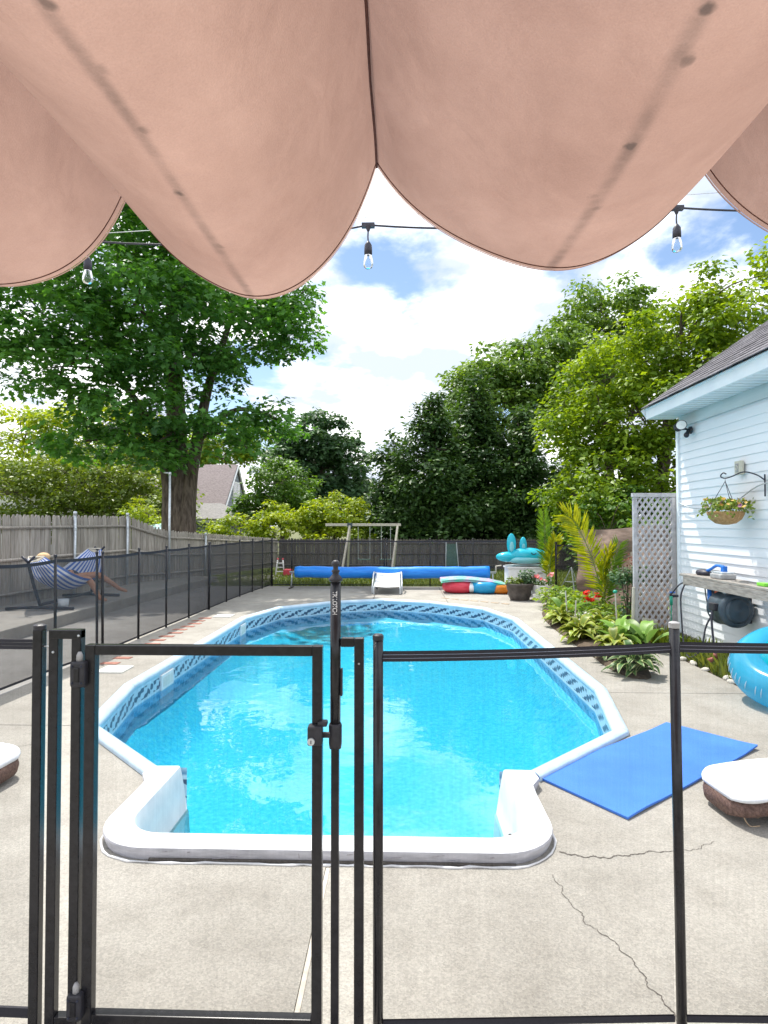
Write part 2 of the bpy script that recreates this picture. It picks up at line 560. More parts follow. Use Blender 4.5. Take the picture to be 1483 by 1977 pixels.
def glass_mat():
    m, t = newmat('bulb_glass')
    fr = N(t, 'ShaderNodeFresnel', ins={0: 1.5})
    tr = N(t, 'ShaderNodeBsdfTransparent')
    tr.inputs[0].default_value = (0.93, 0.96, 0.97, 1)
    gl = N(t, 'ShaderNodeBsdfGlossy', ins={'Roughness': 0.03})
    mx = N(t, 'ShaderNodeMixShader')
    L(t, fr.outputs[0], mx.inputs[0])
    L(t, tr.outputs[0], mx.inputs[1])
    L(t, gl.outputs[0], mx.inputs[2])
    o = N(t, 'ShaderNodeOutputMaterial')
    L(t, mx.outputs[0], o.inputs[0])
    return m


M = {}
M['concrete'] = concrete_mat('pool_deck_concrete', (0.300, 0.288, 0.262), (0.400, 0.387, 0.357))
M['patio'] = concrete_mat('patio_concrete', (0.33, 0.32, 0.30), (0.43, 0.41, 0.38), 0.6)
M['asphalt'] = concrete_mat('driveway_asphalt', (0.27, 0.265, 0.26), (0.35, 0.345, 0.335), 0.6)
M['soil'] = mat('soil', (0.05, 0.035, 0.022), (0.11, 0.08, 0.055), scale=14, rough=0.95, bump=0.8, bscale=30)
M['turf'] = mat('turf', (0.07, 0.12, 0.02), (0.16, 0.20, 0.05), scale=3, rough=0.95, bump=0.6, bscale=60)
M['ground'] = mat('ground', (0.08, 0.10, 0.03), (0.14, 0.14, 0.06), scale=1.2, rough=0.95)
M['crack'] = mat('crack_dirt', (0.085, 0.075, 0.065), (0.14, 0.125, 0.11), scale=60, rough=1)
M['water'] = water_mat()
M['liner'] = liner_mat()
M['liner_floor'] = mat('liner_floor', (0.03, 0.55, 0.95), (0.14, 0.72, 0.99), scale=22, rough=0.5, detail=6, lo=0.36, hi=0.66)
M['coping'] = mat('coping_aluminium', (0.44, 0.58, 0.71), (0.54, 0.68, 0.79), scale=5, rough=0.4)
M['fibreglass'] = mat('white_fibreglass', (0.70, 0.72, 0.76), (0.82, 0.83, 0.85), scale=6, rough=0.35, bump=0.05, bscale=80)
M['black'] = mat('black_powder_coat', (0.010, 0.010, 0.013), (0.018, 0.018, 0.022), scale=40, rough=0.24, spec=0.38)
M['blackplastic'] = mat('black_plastic', (0.02, 0.02, 0.026), (0.035, 0.035, 0.045), scale=30, rough=0.45)
M['webbing'] = mat('black_webbing', (0.012, 0.012, 0.018), (0.03, 0.03, 0.042), scale=200, rough=0.7, stretch=(1, 1, 6))
M['thread'] = mat('pale_thread', (0.25, 0.25, 0.32), rough=0.8)
M['mesh'] = mesh_mat('fence_mesh', 0.155)
M['mesh_dense'] = mesh_mat('fence_mesh_dense', 0.36)  # less open copy of the same mesh for the far fences
M['steel'] = mat('galvanised_steel', (0.50, 0.54, 0.57), (0.66, 0.70, 0.73), scale=20, rough=0.4, metal=0.6)
M['lettering'] = mat('white_lettering', (0.85, 0.85, 0.86), rough=0.5)
M['siding'] = mat('white_vinyl_siding', (0.79, 0.82, 0.86), (0.85, 0.87, 0.90), scale=1.5, rough=0.5, stretch=(1, 0.4, 3), bump=0.03, bscale=25)
M['trim'] = mat('white_trim', (0.72, 0.78, 0.83), (0.80, 0.85, 0.88), scale=3, rough=0.5)
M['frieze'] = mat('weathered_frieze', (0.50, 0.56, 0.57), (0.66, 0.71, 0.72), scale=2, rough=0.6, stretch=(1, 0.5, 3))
M['shingle'] = mat('asphalt_shingle', (0.065, 0.064, 0.075), (0.17, 0.165, 0.185), scale=30, rough=0.95, bump=0.4, bscale=120, obj_rand=0.28)
M['oldwood'] = mat('weathered_wood', (0.27, 0.245, 0.21), (0.45, 0.415, 0.37), scale=7, rough=0.9, stretch=(6, 6, 0.7), bump=0.3, bscale=30, obj_rand=0.22)
M['darkwood'] = mat('shaded_weathered_wood', (0.085, 0.075, 0.07), (0.17, 0.15, 0.14), scale=7, rough=0.9, stretch=(6, 6, 0.7), bump=0.3, bscale=30, obj_rand=0.25)  # dark wood of the back fence, its shade put into the colour too
M['greywood'] = mat('grey_wood', (0.20, 0.185, 0.17), (0.36, 0.335, 0.305), scale=9, rough=0.9, stretch=(6, 0.8, 6), bump=0.3, bscale=30)
M['palewood'] = mat('pale_wood', (0.46, 0.42, 0.36), (0.62, 0.58, 0.51), scale=8, rough=0.85, stretch=(4, 4, 0.7))
M['lattice'] = mat('peeling_lattice_paint', (0.38, 0.365, 0.39), (0.58, 0.56, 0.58), scale=9, rough=0.8, bump=0.1)
M['bark'] = mat('bark', (0.055, 0.042, 0.034), (0.17, 0.135, 0.11), scale=5, rough=0.95, stretch=(3, 3, 0.6), bump=1.0, bscale=9)
M['tarp'] = mat('brown_shade_cloth', (0.17, 0.115, 0.09), (0.29, 0.205, 0.165), scale=4, rough=0.85, stretch=(1, 0.5, 4), bump=0.5, bscale=7)
M['canopy'] = canopy_mat()
M['stitch'] = mat('dark_stitching', (0.10, 0.045, 0.035), (0.16, 0.07, 0.055), scale=90, rough=0.8)
M['bluefoam'] = mat('blue_foam_mat', (0.036, 0.16, 0.60), (0.052, 0.205, 0.70), scale=2.2, rough=0.7, detail=8, bump=0.2, bscale=35)
M['solar'] = mat('blue_solar_cover', (0.01, 0.19, 0.70), (0.02, 0.27, 0.84), scale=6, rough=0.35, stretch=(0.6, 3, 3), bump=0.25, bscale=14)
M['whiteplastic'] = mat('white_plastic', (0.74, 0.75, 0.76), (0.82, 0.82, 0.83), scale=6, rough=0.4)
M['cushion'] = mat('white_cushion', (0.66, 0.69, 0.74), (0.80, 0.83, 0.87), scale=5, rough=0.8, bump=0.5, bscale=9)
M['wicker'] = mat('brown_wicker', (0.085, 0.045, 0.035), (0.20, 0.12, 0.095), scale=60, rough=0.7, bump=0.6, bscale=110)
M['twine'] = mat('twine', (0.52, 0.38, 0.24), (0.66, 0.50, 0.33), scale=80, rough=0.9)
M['brick'] = mat('red_brick', (0.27, 0.115, 0.085), (0.39, 0.19, 0.145), scale=14, rough=0.9, obj_rand=0.15)
M['tanbrick'] = mat('tan_brick', (0.33, 0.25, 0.17), (0.45, 0.35, 0.25), scale=14, rough=0.9, obj_rand=0.12)
M['lid'] = mat('skimmer_lid', (0.62, 0.64, 0.60), (0.72, 0.73, 0.70), scale=12, rough=0.6)
M['darkpot'] = mat('dark_resin_pot', (0.055, 0.046, 0.042), (0.10, 0.085, 0.078), scale=10, rough=0.55)
M['whitepot'] = mat('white_resin_pot', (0.60, 0.60, 0.57), (0.72, 0.71, 0.68), scale=8, rough=0.6)
M['terracotta'] = mat('brown_pot', (0.20, 0.11, 0.07), (0.28, 0.16, 0.1), scale=8, rough=0.8)
M['coir'] = mat('coir_liner', (0.30, 0.17, 0.07), (0.48, 0.30, 0.14), scale=35, rough=1, bump=0.6, bscale=50)
M['iron'] = mat('black_iron', (0.012, 0.015, 0.03), (0.025, 0.03, 0.05), scale=20, rough=0.45)
M['hose'] = mat('dark_hose', (0.03, 0.03, 0.045), (0.055, 0.055, 0.075), scale=20, rough=0.5)
M['reel'] = mat('slate_plastic', (0.035, 0.055, 0.075), (0.055, 0.08, 0.10), scale=15, rough=0.42)
M['grey'] = mat('grey_plastic', (0.30, 0.30, 0.31), (0.42, 0.42, 0.42), scale=10, rough=0.5)
M['beige'] = mat('beige_plastic', (0.52, 0.50, 0.40), (0.62, 0.60, 0.50), scale=10, rough=0.5)
M['blueplastic'] = mat('blue_plastic', (0.02, 0.16, 0.60), (0.03, 0.2, 0.7), scale=10, rough=0.35)
M['orange'] = mat('orange_plastic', (0.75, 0.10, 0.03), (0.82, 0.14, 0.04), scale=10, rough=0.4)
M['green'] = mat('green_plastic', (0.02, 0.30, 0.20), rough=0.4)
M['dullgreen'] = mat('faded_green_cloth', (0.05, 0.11, 0.09), (0.08, 0.15, 0.12), scale=6, rough=0.9)
M['lime'] = mat('lime_plastic', (0.2, 0.62, 0.06), rough=0.4)
M['rust'] = mat('rusty_brass', (0.24, 0.07, 0.05), (0.36, 0.13, 0.09), scale=30, rough=0.6)
M['gelcoat'] = mat('worn_shaded_gelcoat', (0.42, 0.42, 0.46), (0.60, 0.60, 0.65), scale=9, rough=0.6, stretch=(1, 1, 5), detail=8)  # worn riser gelcoat, with the shade on the front face put into the colour
M['scuff'] = mat('scuffed_gelcoat', (0.30, 0.29, 0.32), (0.50, 0.49, 0.52), scale=60, rough=0.8)
M['lens'] = mat('frosted_lens', (0.74, 0.76, 0.74), (0.85, 0.86, 0.84), scale=60, rough=0.3)
M['vblue'] = vinyl_mat('clear_blue_vinyl', (0.08, 0.64, 0.93), 0.6)
M['vteal'] = vinyl_mat('clear_teal_vinyl', (0.0, 0.60, 0.72), 0.66)
M['vwhite'] = vinyl_mat('clear_white_vinyl', (0.62, 0.78, 0.86), 0.6)
M['aqua'] = mat('aqua_vinyl', (0.02, 0.52, 0.68), (0.03, 0.60, 0.74), scale=4, rough=0.22, coat=0.3, trans=0.25)
M['aquapale'] = mat('pale_aqua_vinyl', (0.25, 0.70, 0.80), (0.34, 0.78, 0.86), scale=4, rough=0.22, coat=0.3, trans=0.25)
M['redv'] = mat('red_vinyl', (0.78, 0.06, 0.10), (0.85, 0.10, 0.15), scale=5, rough=0.25, trans=0.25)
M['bluev'] = mat('blue_vinyl', (0.02, 0.36, 0.70), (0.04, 0.44, 0.78), scale=5, rough=0.25, trans=0.25)
M['orangev'] = mat('orange_vinyl', (0.72, 0.22, 0.02), (0.8, 0.3, 0.04), scale=5, rough=0.25, trans=0.25)
M['whitev'] = mat('white_vinyl', (0.75, 0.76, 0.78), rough=0.3)
M['mintv'] = mat('mint_and_pink_vinyl', (0.20, 0.68, 0.55), (0.78, 0.42, 0.72), scale=2.2, rough=0.25, lo=0.42, hi=0.58, trans=0.3)
M['pailwhite'] = mat('pail_plastic', (0.55, 0.60, 0.64), rough=0.5)
M['skin'] = mat('skin', (0.42, 0.21, 0.13), (0.52, 0.28, 0.18), scale=6, rough=0.5)
M['hair'] = mat('straw_hat', (0.52, 0.36, 0.19), (0.64, 0.46, 0.27), scale=40, rough=0.9)
M['shorts'] = mat('dark_shorts', (0.03, 0.035, 0.06), (0.05, 0.06, 0.1), scale=20, rough=0.9)
M['hammock'] = stripe_mat('striped_hammock_cloth', (0.10, 0.20, 0.58), (0.72, 0.76, 0.88), 10)
M['rope'] = mat('hammock_cord', (0.62, 0.57, 0.46), (0.72, 0.68, 0.58), scale=60, rough=0.9)
M['umbrella'] = mat('pale_blue_awning', (0.35, 0.60, 0.70), (0.5, 0.72, 0.8), scale=4, rough=0.7)
M['greyshake'] = mat('grey_house_shakes', (0.20, 0.23, 0.28), (0.28, 0.31, 0.36), scale=6, rough=0.9, stretch=(1, 1, 5))
M['brownroof'] = mat('brown_roof', (0.205, 0.17, 0.17), (0.32, 0.275, 0.27), scale=8, rough=0.95, stretch=(1, 1, 3))
M['greyroof'] = mat('grey_roof', (0.21, 0.20, 0.20), (0.32, 0.31, 0.30), scale=8, rough=0.95, stretch=(1, 1, 3))
M['windowglass'] = mat('window_glass', (0.06, 0.08, 0.10), (0.12, 0.15, 0.18), scale=3, rough=0.1)
M['white'] = mat('white_paint', (0.74, 0.76, 0.77), (0.8, 0.81, 0.82), scale=6, rough=0.6)
M['rock'] = mat('pale_stone', (0.55, 0.52, 0.46), (0.70, 0.67, 0.61), scale=12, rough=0.9)
M['bulb'] = glass_mat()
M['red_flower'] = leafmat('red_petals', (0.62, 0.012, 0.012), (0.85, 0.06, 0.03), 0.3, (1.2, 1, 1))
M['pink_flower'] = leafmat('pink_petals', (0.75, 0.16, 0.18), (0.9, 0.42, 0.42), 0.3, (1.1, 1, 1))
M['red_shoot'] = leafmat('reddish_new_leaf', (0.16, 0.05, 0.04), (0.36, 0.16, 0.12), 0.3, (1.2, 1, 1))
M['mixed_flower'] = leafmat('petunia_petals', (0.30, 0.10, 0.30), (0.85, 0.60, 0.16), 0.3, (1.1, 1, 1))
M['white_flower'] = leafmat('white_petals', (0.6, 0.6, 0.5), (0.85, 0.83, 0.74), 0.3, (1, 1, 1))
M['maple'] = leafmat('maple_leaf', (0.022, 0.082, 0.022), (0.125, 0.30, 0.065), 0.42, (1.9, 1.9, 0.5))
M['lime_leaf'] = leafmat('sunlit_leaf', (0.08, 0.17, 0.016), (0.26, 0.38, 0.028), 0.45, (1.7, 1.5, 0.4))
M['gold_leaf'] = leafmat('golden_leaf', (0.12, 0.22, 0.016), (0.40, 0.49, 0.03), 0.45, (1.5, 1.35, 0.4))
M['mid_leaf'] = leafmat('mid_leaf', (0.04, 0.11, 0.018), (0.13, 0.25, 0.036), 0.40, (1.7, 1.6, 0.45))
M['locust'] = leafmat('locust_leaf', (0.06, 0.14, 0.03), (0.20, 0.32, 0.07), 0.38, (1.6, 1.5, 0.5))
M['bluegreen'] = leafmat('blue_green_leaf', (0.03, 0.085, 0.04), (0.11, 0.20, 0.085), 0.34, (1.5, 1.6, 0.8))
M['cedar'] = leafmat('cedar_spray', (0.020, 0.058, 0.020), (0.105, 0.20, 0.052), 0.30, (1.5, 1.5, 0.5))
M['olive'] = leafmat('olive_leaf', (0.07, 0.125, 0.02), (0.22, 0.30, 0.05), 0.38, (1.6, 1.5, 0.45))
M['grassblade'] = leafmat('grass_blade', (0.06, 0.12, 0.012), (0.24, 0.28, 0.035), 0.35, (1.5, 1.4, 0.5))
M['palm'] = leafmat('palm_leaflet', (0.05, 0.15, 0.012), (0.16, 0.29, 0.02), 0.45, (1.6, 1.4, 0.4))
M['palmyellow'] = leafmat('sunlit_palm_leaflet', (0.17, 0.27, 0.012), (0.40, 0.44, 0.02), 0.5, (1.5, 1.25, 0.4))


def hosta_mat(name, mid, edge, lo=0.30, hi=0.40):
    m, t = newmat(name)
    uv = N(t, 'ShaderNodeUVMap', uv_map='UVMap')
    sp = N(t, 'ShaderNodeSeparateXYZ')
    L(t, uv.outputs[0], sp.inputs[0])
    d = N(t, 'ShaderNodeMath', operation='SUBTRACT', ins={1: 0.5})
    L(t, sp.outputs[0], d.inputs[0])
    ab = N(t, 'ShaderNodeMath', operation='ABSOLUTE')
    L(t, d.outputs[0], ab.inputs[0])
    mr = N(t, 'ShaderNodeMapRange', ins={1: lo, 2: hi})
    L(t, ab.outputs[0], mr.inputs[0])
    mx = N(t, 'ShaderNodeMix', data_type='RGBA')
    mx.inputs[6].default_value = (*mid, 1)
    mx.inputs[7].default_value = (*edge, 1)
    L(t, mr.outputs[0], mx.inputs[0])
    oi = N(t, 'ShaderNodeObjectInfo')
    vr = N(t, 'ShaderNodeMapRange', ins={3: 0.7, 4: 1.3})
    L(t, oi.outputs['Random'], vr.inputs[0])
    hs = N(t, 'ShaderNodeHueSaturation')
    L(t, vr.outputs[0], hs.inputs['Value'])
    L(t, mx.outputs[2], hs.inputs['Color'])
    p = N(t, 'ShaderNodeBsdfPrincipled')
    p.inputs['Roughness'].default_value = 0.45
    L(t, hs.outputs[0], p.inputs['Base Color'])
    tr = N(t, 'ShaderNodeBsdfTranslucent')
    L(t, hs.outputs[0], tr.inputs[0])
    ms = N(t, 'ShaderNodeMixShader', ins={0: 0.35})
    L(t, p.outputs[0], ms.inputs[1])
    L(t, tr.outputs[0], ms.inputs[2])
    o = N(t, 'ShaderNodeOutputMaterial')
    L(t, ms.outputs[0], o.inputs[0])
    return m


M['hosta'] = hosta_mat('variegated_hosta', (0.055, 0.15, 0.028), (0.42, 0.48, 0.20))
M['goldhosta'] = hosta_mat('golden_hosta', (0.20, 0.28, 0.025), (0.42, 0.44, 0.06), 0.2, 0.45)
M['banana'] = hosta_mat('canna_leaf', (0.17, 0.33, 0.05), (0.24, 0.40, 0.08), 0.1, 0.5)


# ------------------------------------------------------------------ geometry helpers
class MB:
    def __init__(s):
        s.v, s.f, s.uv = [], [], {}

    def add(s, vs, fs, uvs=None):
        b = len(s.v)
        s.v += [tuple(p) for p in vs]
        for i, f in enumerate(fs):
            if uvs is not None:
                s.uv[len(s.f)] = uvs[i]
            s.f.append(tuple(b + j for j in f))
        return s

    def box(s, c, d, rot=None):
        x, y, z = d[0] / 2, d[1] / 2, d[2] / 2
        vs = [Vector((a, b, e)) for e in (-z, z) for b in (-y, y) for a in (-x, x)]
        if rot is not None:
            vs = [rot @ v for v in vs]
        c = Vector(c)
        return s.add([v + c for v in vs], [(0, 2, 3, 1), (4, 5, 7, 6), (0, 1, 5, 4), (2, 6, 7, 3), (0, 4, 6, 2), (1, 3, 7, 5)])

    def tube(s, pts, r, n=8, cap=True):
        pts = [Vector(p) for p in pts]
        rs = r if isinstance(r, (list, tuple)) else [r] * len(pts)
        ref = None
        rings = []
        for i, p in enumerate(pts):
            a = pts[max(i - 1, 0)]
            b = pts[min(i + 1, len(pts) - 1)]
            d = (b - a).normalized()
            if ref is None:
                ref = Vector((0, 0, 1)) if abs(d.z) < 0.9 else Vector((1, 0, 0))
            u = d.cross(ref).normalized()
            v = d.cross(u).normalized()
            ref = -v if False else ref
            rings.append([p + (u * math.cos(2 * math.pi * k / n) + v * math.sin(2 * math.pi * k / n)) * rs[i] for k in range(n)])
        vs = [q for rg in rings for q in rg]
        fs = []
        for i in range(len(pts) - 1):
            for k in range(n):
                fs.append((i * n + k, i * n + (k + 1) % n, (i + 1) * n + (k + 1) % n, (i + 1) * n + k))
        if cap:
            fs.append(tuple(range(n))[::-1])
            fs.append(tuple((len(pts) - 1) * n + k for k in range(n)))
        return s.add(vs, fs)

    def lathe(s, prof, n=20, c=(0, 0, 0), cap=True):
        c = Vector(c)
        vs = [c + Vector((r * math.cos(2 * math.pi * k / n), r * math.sin(2 * math.pi * k / n), z)) for r, z in prof for k in range(n)]
        fs = [(i * n + k, i * n + (k + 1) % n, (i + 1) * n + (k + 1) % n, (i + 1) * n + k) for i in range(len(prof) - 1) for k in range(n)]
        if cap:
            fs.append(tuple(range(n))[::-1])
            fs.append(tuple((len(prof) - 1) * n + k for k in range(n)))
        return s.add(vs, fs)

    def prism(s, poly, z0, z1):
        n = len(poly)
        vs = [(x, y, z0) for x, y in poly] + [(x, y, z1) for x, y in poly]
        fs = [tuple(range(n))[::-1], tuple(range(n, 2 * n))] + [(i, (i + 1) % n, n + (i + 1) % n, n + i) for i in range(n)]
        return s.add(vs, fs)

    def grid(s, fn, nu, nv, uvf=None):
        vs = [fn(i / nu, j / nv) for j in range(nv + 1) for i in range(nu + 1)]
        fs, uvs = [], []
        for j in range(nv):
            for i in range(nu):
                a = j * (nu + 1) + i
                fs.append((a, a + 1, a + nu + 2, a + nu + 1))
                g = uvf or (lambda u, v: (u, v))
                uvs.append([g(i / nu, j / nv), g((i + 1) / nu, j / nv), g((i + 1) / nu, (j + 1) / nv), g(i / nu, (j + 1) / nv)])
        return s.add(vs, fs, uvs)

    def sphere(s, c, r, n=12, m=8, rot=None):
        r = (r, r, r) if not isinstance(r, (tuple, list)) else r
        c = Vector(c)
        vs, fs = [], []
        for j in range(m + 1):
            th = math.pi * j / m
            for k in range(n):
                ph = 2 * math.pi * k / n
                p = Vector((r[0] * math.sin(th) * math.cos(ph), r[1] * math.sin(th) * math.sin(ph), r[2] * math.cos(th)))
                if rot is not None:
                    p = rot @ p
                vs.append(c + p)
        for j in range(m):
            for k in range(n):
                fs.append((j * n + k, (j + 1) * n + k, (j + 1) * n + (k + 1) % n, j * n + (k + 1) % n))
        return s.add(vs, fs)

    def torus(s, c, R, r, n=40, m=16, rot=None, sq=1.0):
        c = Vector(c)
        vs = []
        for i in range(n):
            a = 2 * math.pi * i / n
            for j in range(m):
                b = 2 * math.pi * j / m
                p = Vector(((R + r * math.cos(b)) * math.cos(a), (R + r * math.cos(b)) * math.sin(a), r * sq * math.sin(b)))
                vs.append(c + (rot @ p if rot is not None else p))
        fs = [(i * m + j, ((i + 1) % n) * m + j, ((i + 1) % n) * m + (j + 1) % m, i * m + (j + 1) % m) for i in range(n) for j in range(m)]
        return s.add(vs, fs)

    def mesh(s, name, mt, smooth=False, bevel=0.0, seg=2):
        me = bpy.data.meshes.new(name)
        me.from_pydata(s.v, [], s.f)
        if s.uv:
            ul = me.uv_layers.new(name='UVMap')
            for p in me.polygons:
                if p.index in s.uv:
                    for k, li in enumerate(p.loop_indices):
                        ul.data[li].uv = s.uv[p.index][k]
        if bevel:
            bm = bmesh.new()
            bm.from_mesh(me)
            es = [e for e in bm.edges if len(e.link_faces) == 2 and e.calc_face_angle(0) > 0.6]
            bmesh.ops.bevel(bm, geom=es, offset=bevel, segments=seg, affect='EDGES', profile=0.6)
            bm.to_mesh(me)
            bm.free()
        if smooth:
            me.shade_smooth()
            if smooth != True:
                me.set_sharp_from_angle(angle=math.radians(smooth))
        me.materials.append(M[mt] if isinstance(mt, str) else mt)
        return me

    def build(s, name, mt, parent=None, smooth=False, bevel=0.0, seg=2, loc=None, rot=None):
        return link(name, s.mesh(name, mt, smooth, bevel, seg), parent, loc, rot)


def link(name, me, parent=None, loc=None, rot=None):
    o = bpy.data.objects.new(name, me)
    COL.objects.link(o)
    if parent is not None:
        o.parent = parent
    if loc is not None:
        o.location = loc
    if rot is not None:
        o.rotation_euler = rot
    return o


def tag(o, label=None, cat=None, group=None, kind=None):
    if label:
        o['label'] = label
    if cat:
        o['category'] = cat
    if group:
        o['group'] = group
    if kind:
        o['kind'] = kind
    return o


def thing(name, label, cat, loc=(0, 0, 0), rz=0.0, group=None):
    o = bpy.data.objects.new(name, None)
    COL.objects.link(o)
    o.location = loc
    o.rotation_euler = (0, 0, rz)
    o.empty_display_size = 0.1
    return tag(o, label, cat, group)


def copy_tree(o, parent=None):
    c = o.copy()
    COL.objects.link(c)
    c.parent = parent
    for ch in list(o.children):
        copy_tree(ch, c)
    return c


def lerp(a, b, t):
    return a + (b - a) * t


def bez(p, n=12):
    """smooth curve through the given points (Catmull-Rom)"""
    p = [Vector(q) for q in p]
    q = [p[0] * 2 - p[1]] + p + [p[-1] * 2 - p[-2]]
    out = []
    for i in range(1, len(q) - 2):
        for k in range(n):
            t = k / n
            a, b, c, d = q[i - 1], q[i], q[i + 1], q[i + 2]
            out.append(0.5 * ((2 * b) + (c - a) * t + (2 * a - 5 * b + 4 * c - d) * t * t + (3 * b - a - 3 * c + d) * t ** 3))
    out.append(p[-1])
    return out


def offset_poly(poly, d):
    """inset a CCW polygon by d"""
    n = len(poly)
    out = []
    for i in range(n):
        p0, p1, p2 = Vector(poly[i - 1]), Vector(poly[i]), Vector(poly[(i + 1) % n])
        e1 = (p1 - p0).normalized()
        e2 = (p2 - p1).normalized()
        n1 = Vector((-e1.y, e1.x))
        n2 = Vector((-e2.y, e2.x))
        b = (n1 + n2)
        b = b / max(0.2, (1 + n1.dot(n2)))
        q = p1 + b * d
        out.append((q.x, q.y))
    return out


# ------------------------------------------------------------------ the pool outline (x is measured from the pool's centre line)
PX = -0.38
HALF = [(1.24, 3.69), (2.12, 4.55), (2.36, 5.75), (2.36, 10.0), (2.02, 11.25), (1.02, 12.2), (0.0, 12.58)]
POOL = [(PX + x, y) for x, y in HALF] + [(PX - x, y) for x, y in HALF[-2::-1]]      # CCW
BAY = [(PX - 1.06, 3.69), (PX - 1.06, 2.90), (PX + 1.06, 2.90), (PX + 1.06, 3.69)]
HOLE = offset_poly(POOL, 0.04)
HOLE_FULL = HOLE[:]                      # starts at right near corner, ends at left near corner
HOLE_FULL += [(PX - 1.06, HOLE[-1][1]), (PX - 1.06, 2.90), (PX + 1.06, 2.90), (PX + 1.06, HOLE[0][1])]


def holed_sheet(outer, hole, z):
    a = [Vector((x, y, z)) for x, y in outer]
    b = [Vector((x, y, z)) for x, y in hole]
    tris = tessellate_polygon([a, b])
    bm = bmesh.new()
    vs = [bm.verts.new(p) for p in a + b]
    for t in tris:
        try:
            bm.faces.new([vs[i] for i in t])
        except ValueError:
            pass
    bmesh.ops.recalc_face_normals(bm, faces=bm.faces)
    for f in bm.faces:
        if f.normal.z < 0:
            f.normal_flip()
    return bm


def ground_and_deck():
    bm = holed_sheet([(-400, -400), (400, -400), (400, 900), (-400, 900)], HOLE_FULL, -0.06)
    me = bpy.data.meshes.new('ground')
    bm.to_mesh(me)
    bm.free()
    me.materials.append(M['ground'])
    tag(link('ground', me), kind='structure')
    deck = tag(bpy.data.objects.new('pool_deck', None), kind='structure')
    COL.objects.link(deck)
    base = holed_sheet([(-3.72, -3.2), (3.30, -3.2), (3.30, 15.45), (-3.72, 15.45)], HOLE_FULL, 0.0)
    rects = [(-3.72, -0.346, -3.2, 4.66), (-3.72, PX, 4.66, 9.6), (-3.72, -0.6, 9.6, 15.45),
             (-0.334, 3.30, -3.2, 5.72), (PX, 3.30, 5.72, 10.9), (-0.6, 0.95, 9.6, 15.45), (0.95, 3.30, 10.9, 15.45)]
    g = 0.005
    for x0, x1, y0, y1 in rects:
        b = base.copy()
        for co, no in (((x0 + g, 0, 0), (-1, 0, 0)), ((x1 - g, 0, 0), (1, 0, 0)), ((0, y0 + g, 0), (0, -1, 0)), ((0, y1 - g, 0), (0, 1, 0))):
            bmesh.ops.bisect_plane(b, geom=b.verts[:] + b.edges[:] + b.faces[:], plane_co=co, plane_no=no, clear_outer=True, dist=1e-6)
        if (x0, y0) == (-0.6, 9.6):
            pass
        r = bmesh.ops.extrude_face_region(b, geom=b.faces[:])
        for v in [e for e in r['geom'] if isinstance(e, bmesh.types.BMVert)]:
            v.co.z -= 0.055
        bmesh.ops.recalc_face_normals(b, faces=b.faces)
        me = bpy.data.meshes.new('slab')
        b.to_mesh(me)
        b.free()
        me.materials.append(M['concrete'])
        link('slab', me, deck)
    base.free()
    # expansion joint strip and cracks
    mb = MB()
    mb.box((-0.34, 1.35, -0.014), (0.019, 2.9, 0.022))
    mb.build('joint_strip', 'palewood', deck, bevel=0.003)

    def crack(pts, w0, w1, seed):
        rr = random.Random(seed)
        pts = bez([(x, y, 0) for x, y in pts], 16)
        mb = MB()
        vs = []
        n = len(pts)
        for i, p in enumerate(pts):
            d = (pts[min(i + 1, n - 1)] - pts[max(i - 1, 0)]).normalized()
            s = Vector((-d.y, d.x, 0))
            wv = lerp(w0, w1, i / (n - 1)) * rr.uniform(0.5, 1.5)
            c = p + s * (rr.uniform(-1, 1) * 0.0045 + 0.012 * math.sin(i * 0.55 + seed) * math.sin(i * 0.17 + 2 * seed))
            vs += [c + s * wv + Vector((0, 0, 0.002)), c - s * wv + Vector((0, 0, 0.002))]
        mb.add(vs, [(2 * i, 2 * i + 1, 2 * i + 3, 2 * i + 2) for i in range(n - 1)])
        mb.build('crack', 'crack', deck)
    crack([(0.76, 2.93), (0.90, 2.90), (1.00, 2.90), (1.16, 2.94), (1.31, 2.965)], 0.0042, 0.002, 1)
    crack([(1.31, 2.965), (1.45, 2.99), (1.56, 3.06)], 0.002, 0.001, 2)
    crack([(0.68, 2.75), (0.70, 2.58), (0.74, 2.42), (0.82, 2.28), (0.85, 2.12), (0.88, 1.98), (0.93, 1.8)], 0.0012, 0.0022, 3)
    crack([(-2.45, 4.36), (-2.75, 4.20), (-2.98, 3.95)], 0.002, 0.0012, 4)
    for i, y in enumerate(np.arange(6.75, 10.15, 0.275)):
        MB().box((0, 0, 0), (0.205, 0.10, 0.03)).build('brick', 'brick', deck, bevel=0.004,
                                                     loc=(-3.33 + 0.02 * math.sin(i * 2.1), y, -0.0075), rot=(0, 0, random.uniform(-.06, .06)))
    for i in range(7):
        MB().box((0, 0, 0), (0.16, 0.09, 0.03)).build('brick', 'tanbrick', deck, bevel=0.004,
                                                    loc=(0.95 + 0.19 * i, 12.95 - 0.15 * i, -0.0075), rot=(0, 0, -0.65))
    for x, y in ((-3.13, 6.45), (-3.08, 10.3)):
        mb = MB().box((0, 0, 0.006), (0.30, 0.30, 0.016))
        mb.build('skimmer_lid', 'lid', deck, bevel=0.004, loc=(x, y, 0))
    # dry debris on the slab
    rr = random.Random(15)
    for i in range(6):
        x, y = rr.uniform(0.3, 1.9), rr.uniform(2.0, 3.1)
        MB().sphere((x, y, 0.004), (0.010 + rr.random() * .006, 0.008, 0.006), 8, 5).build('debris', 'crack', deck)


ground_and_deck()


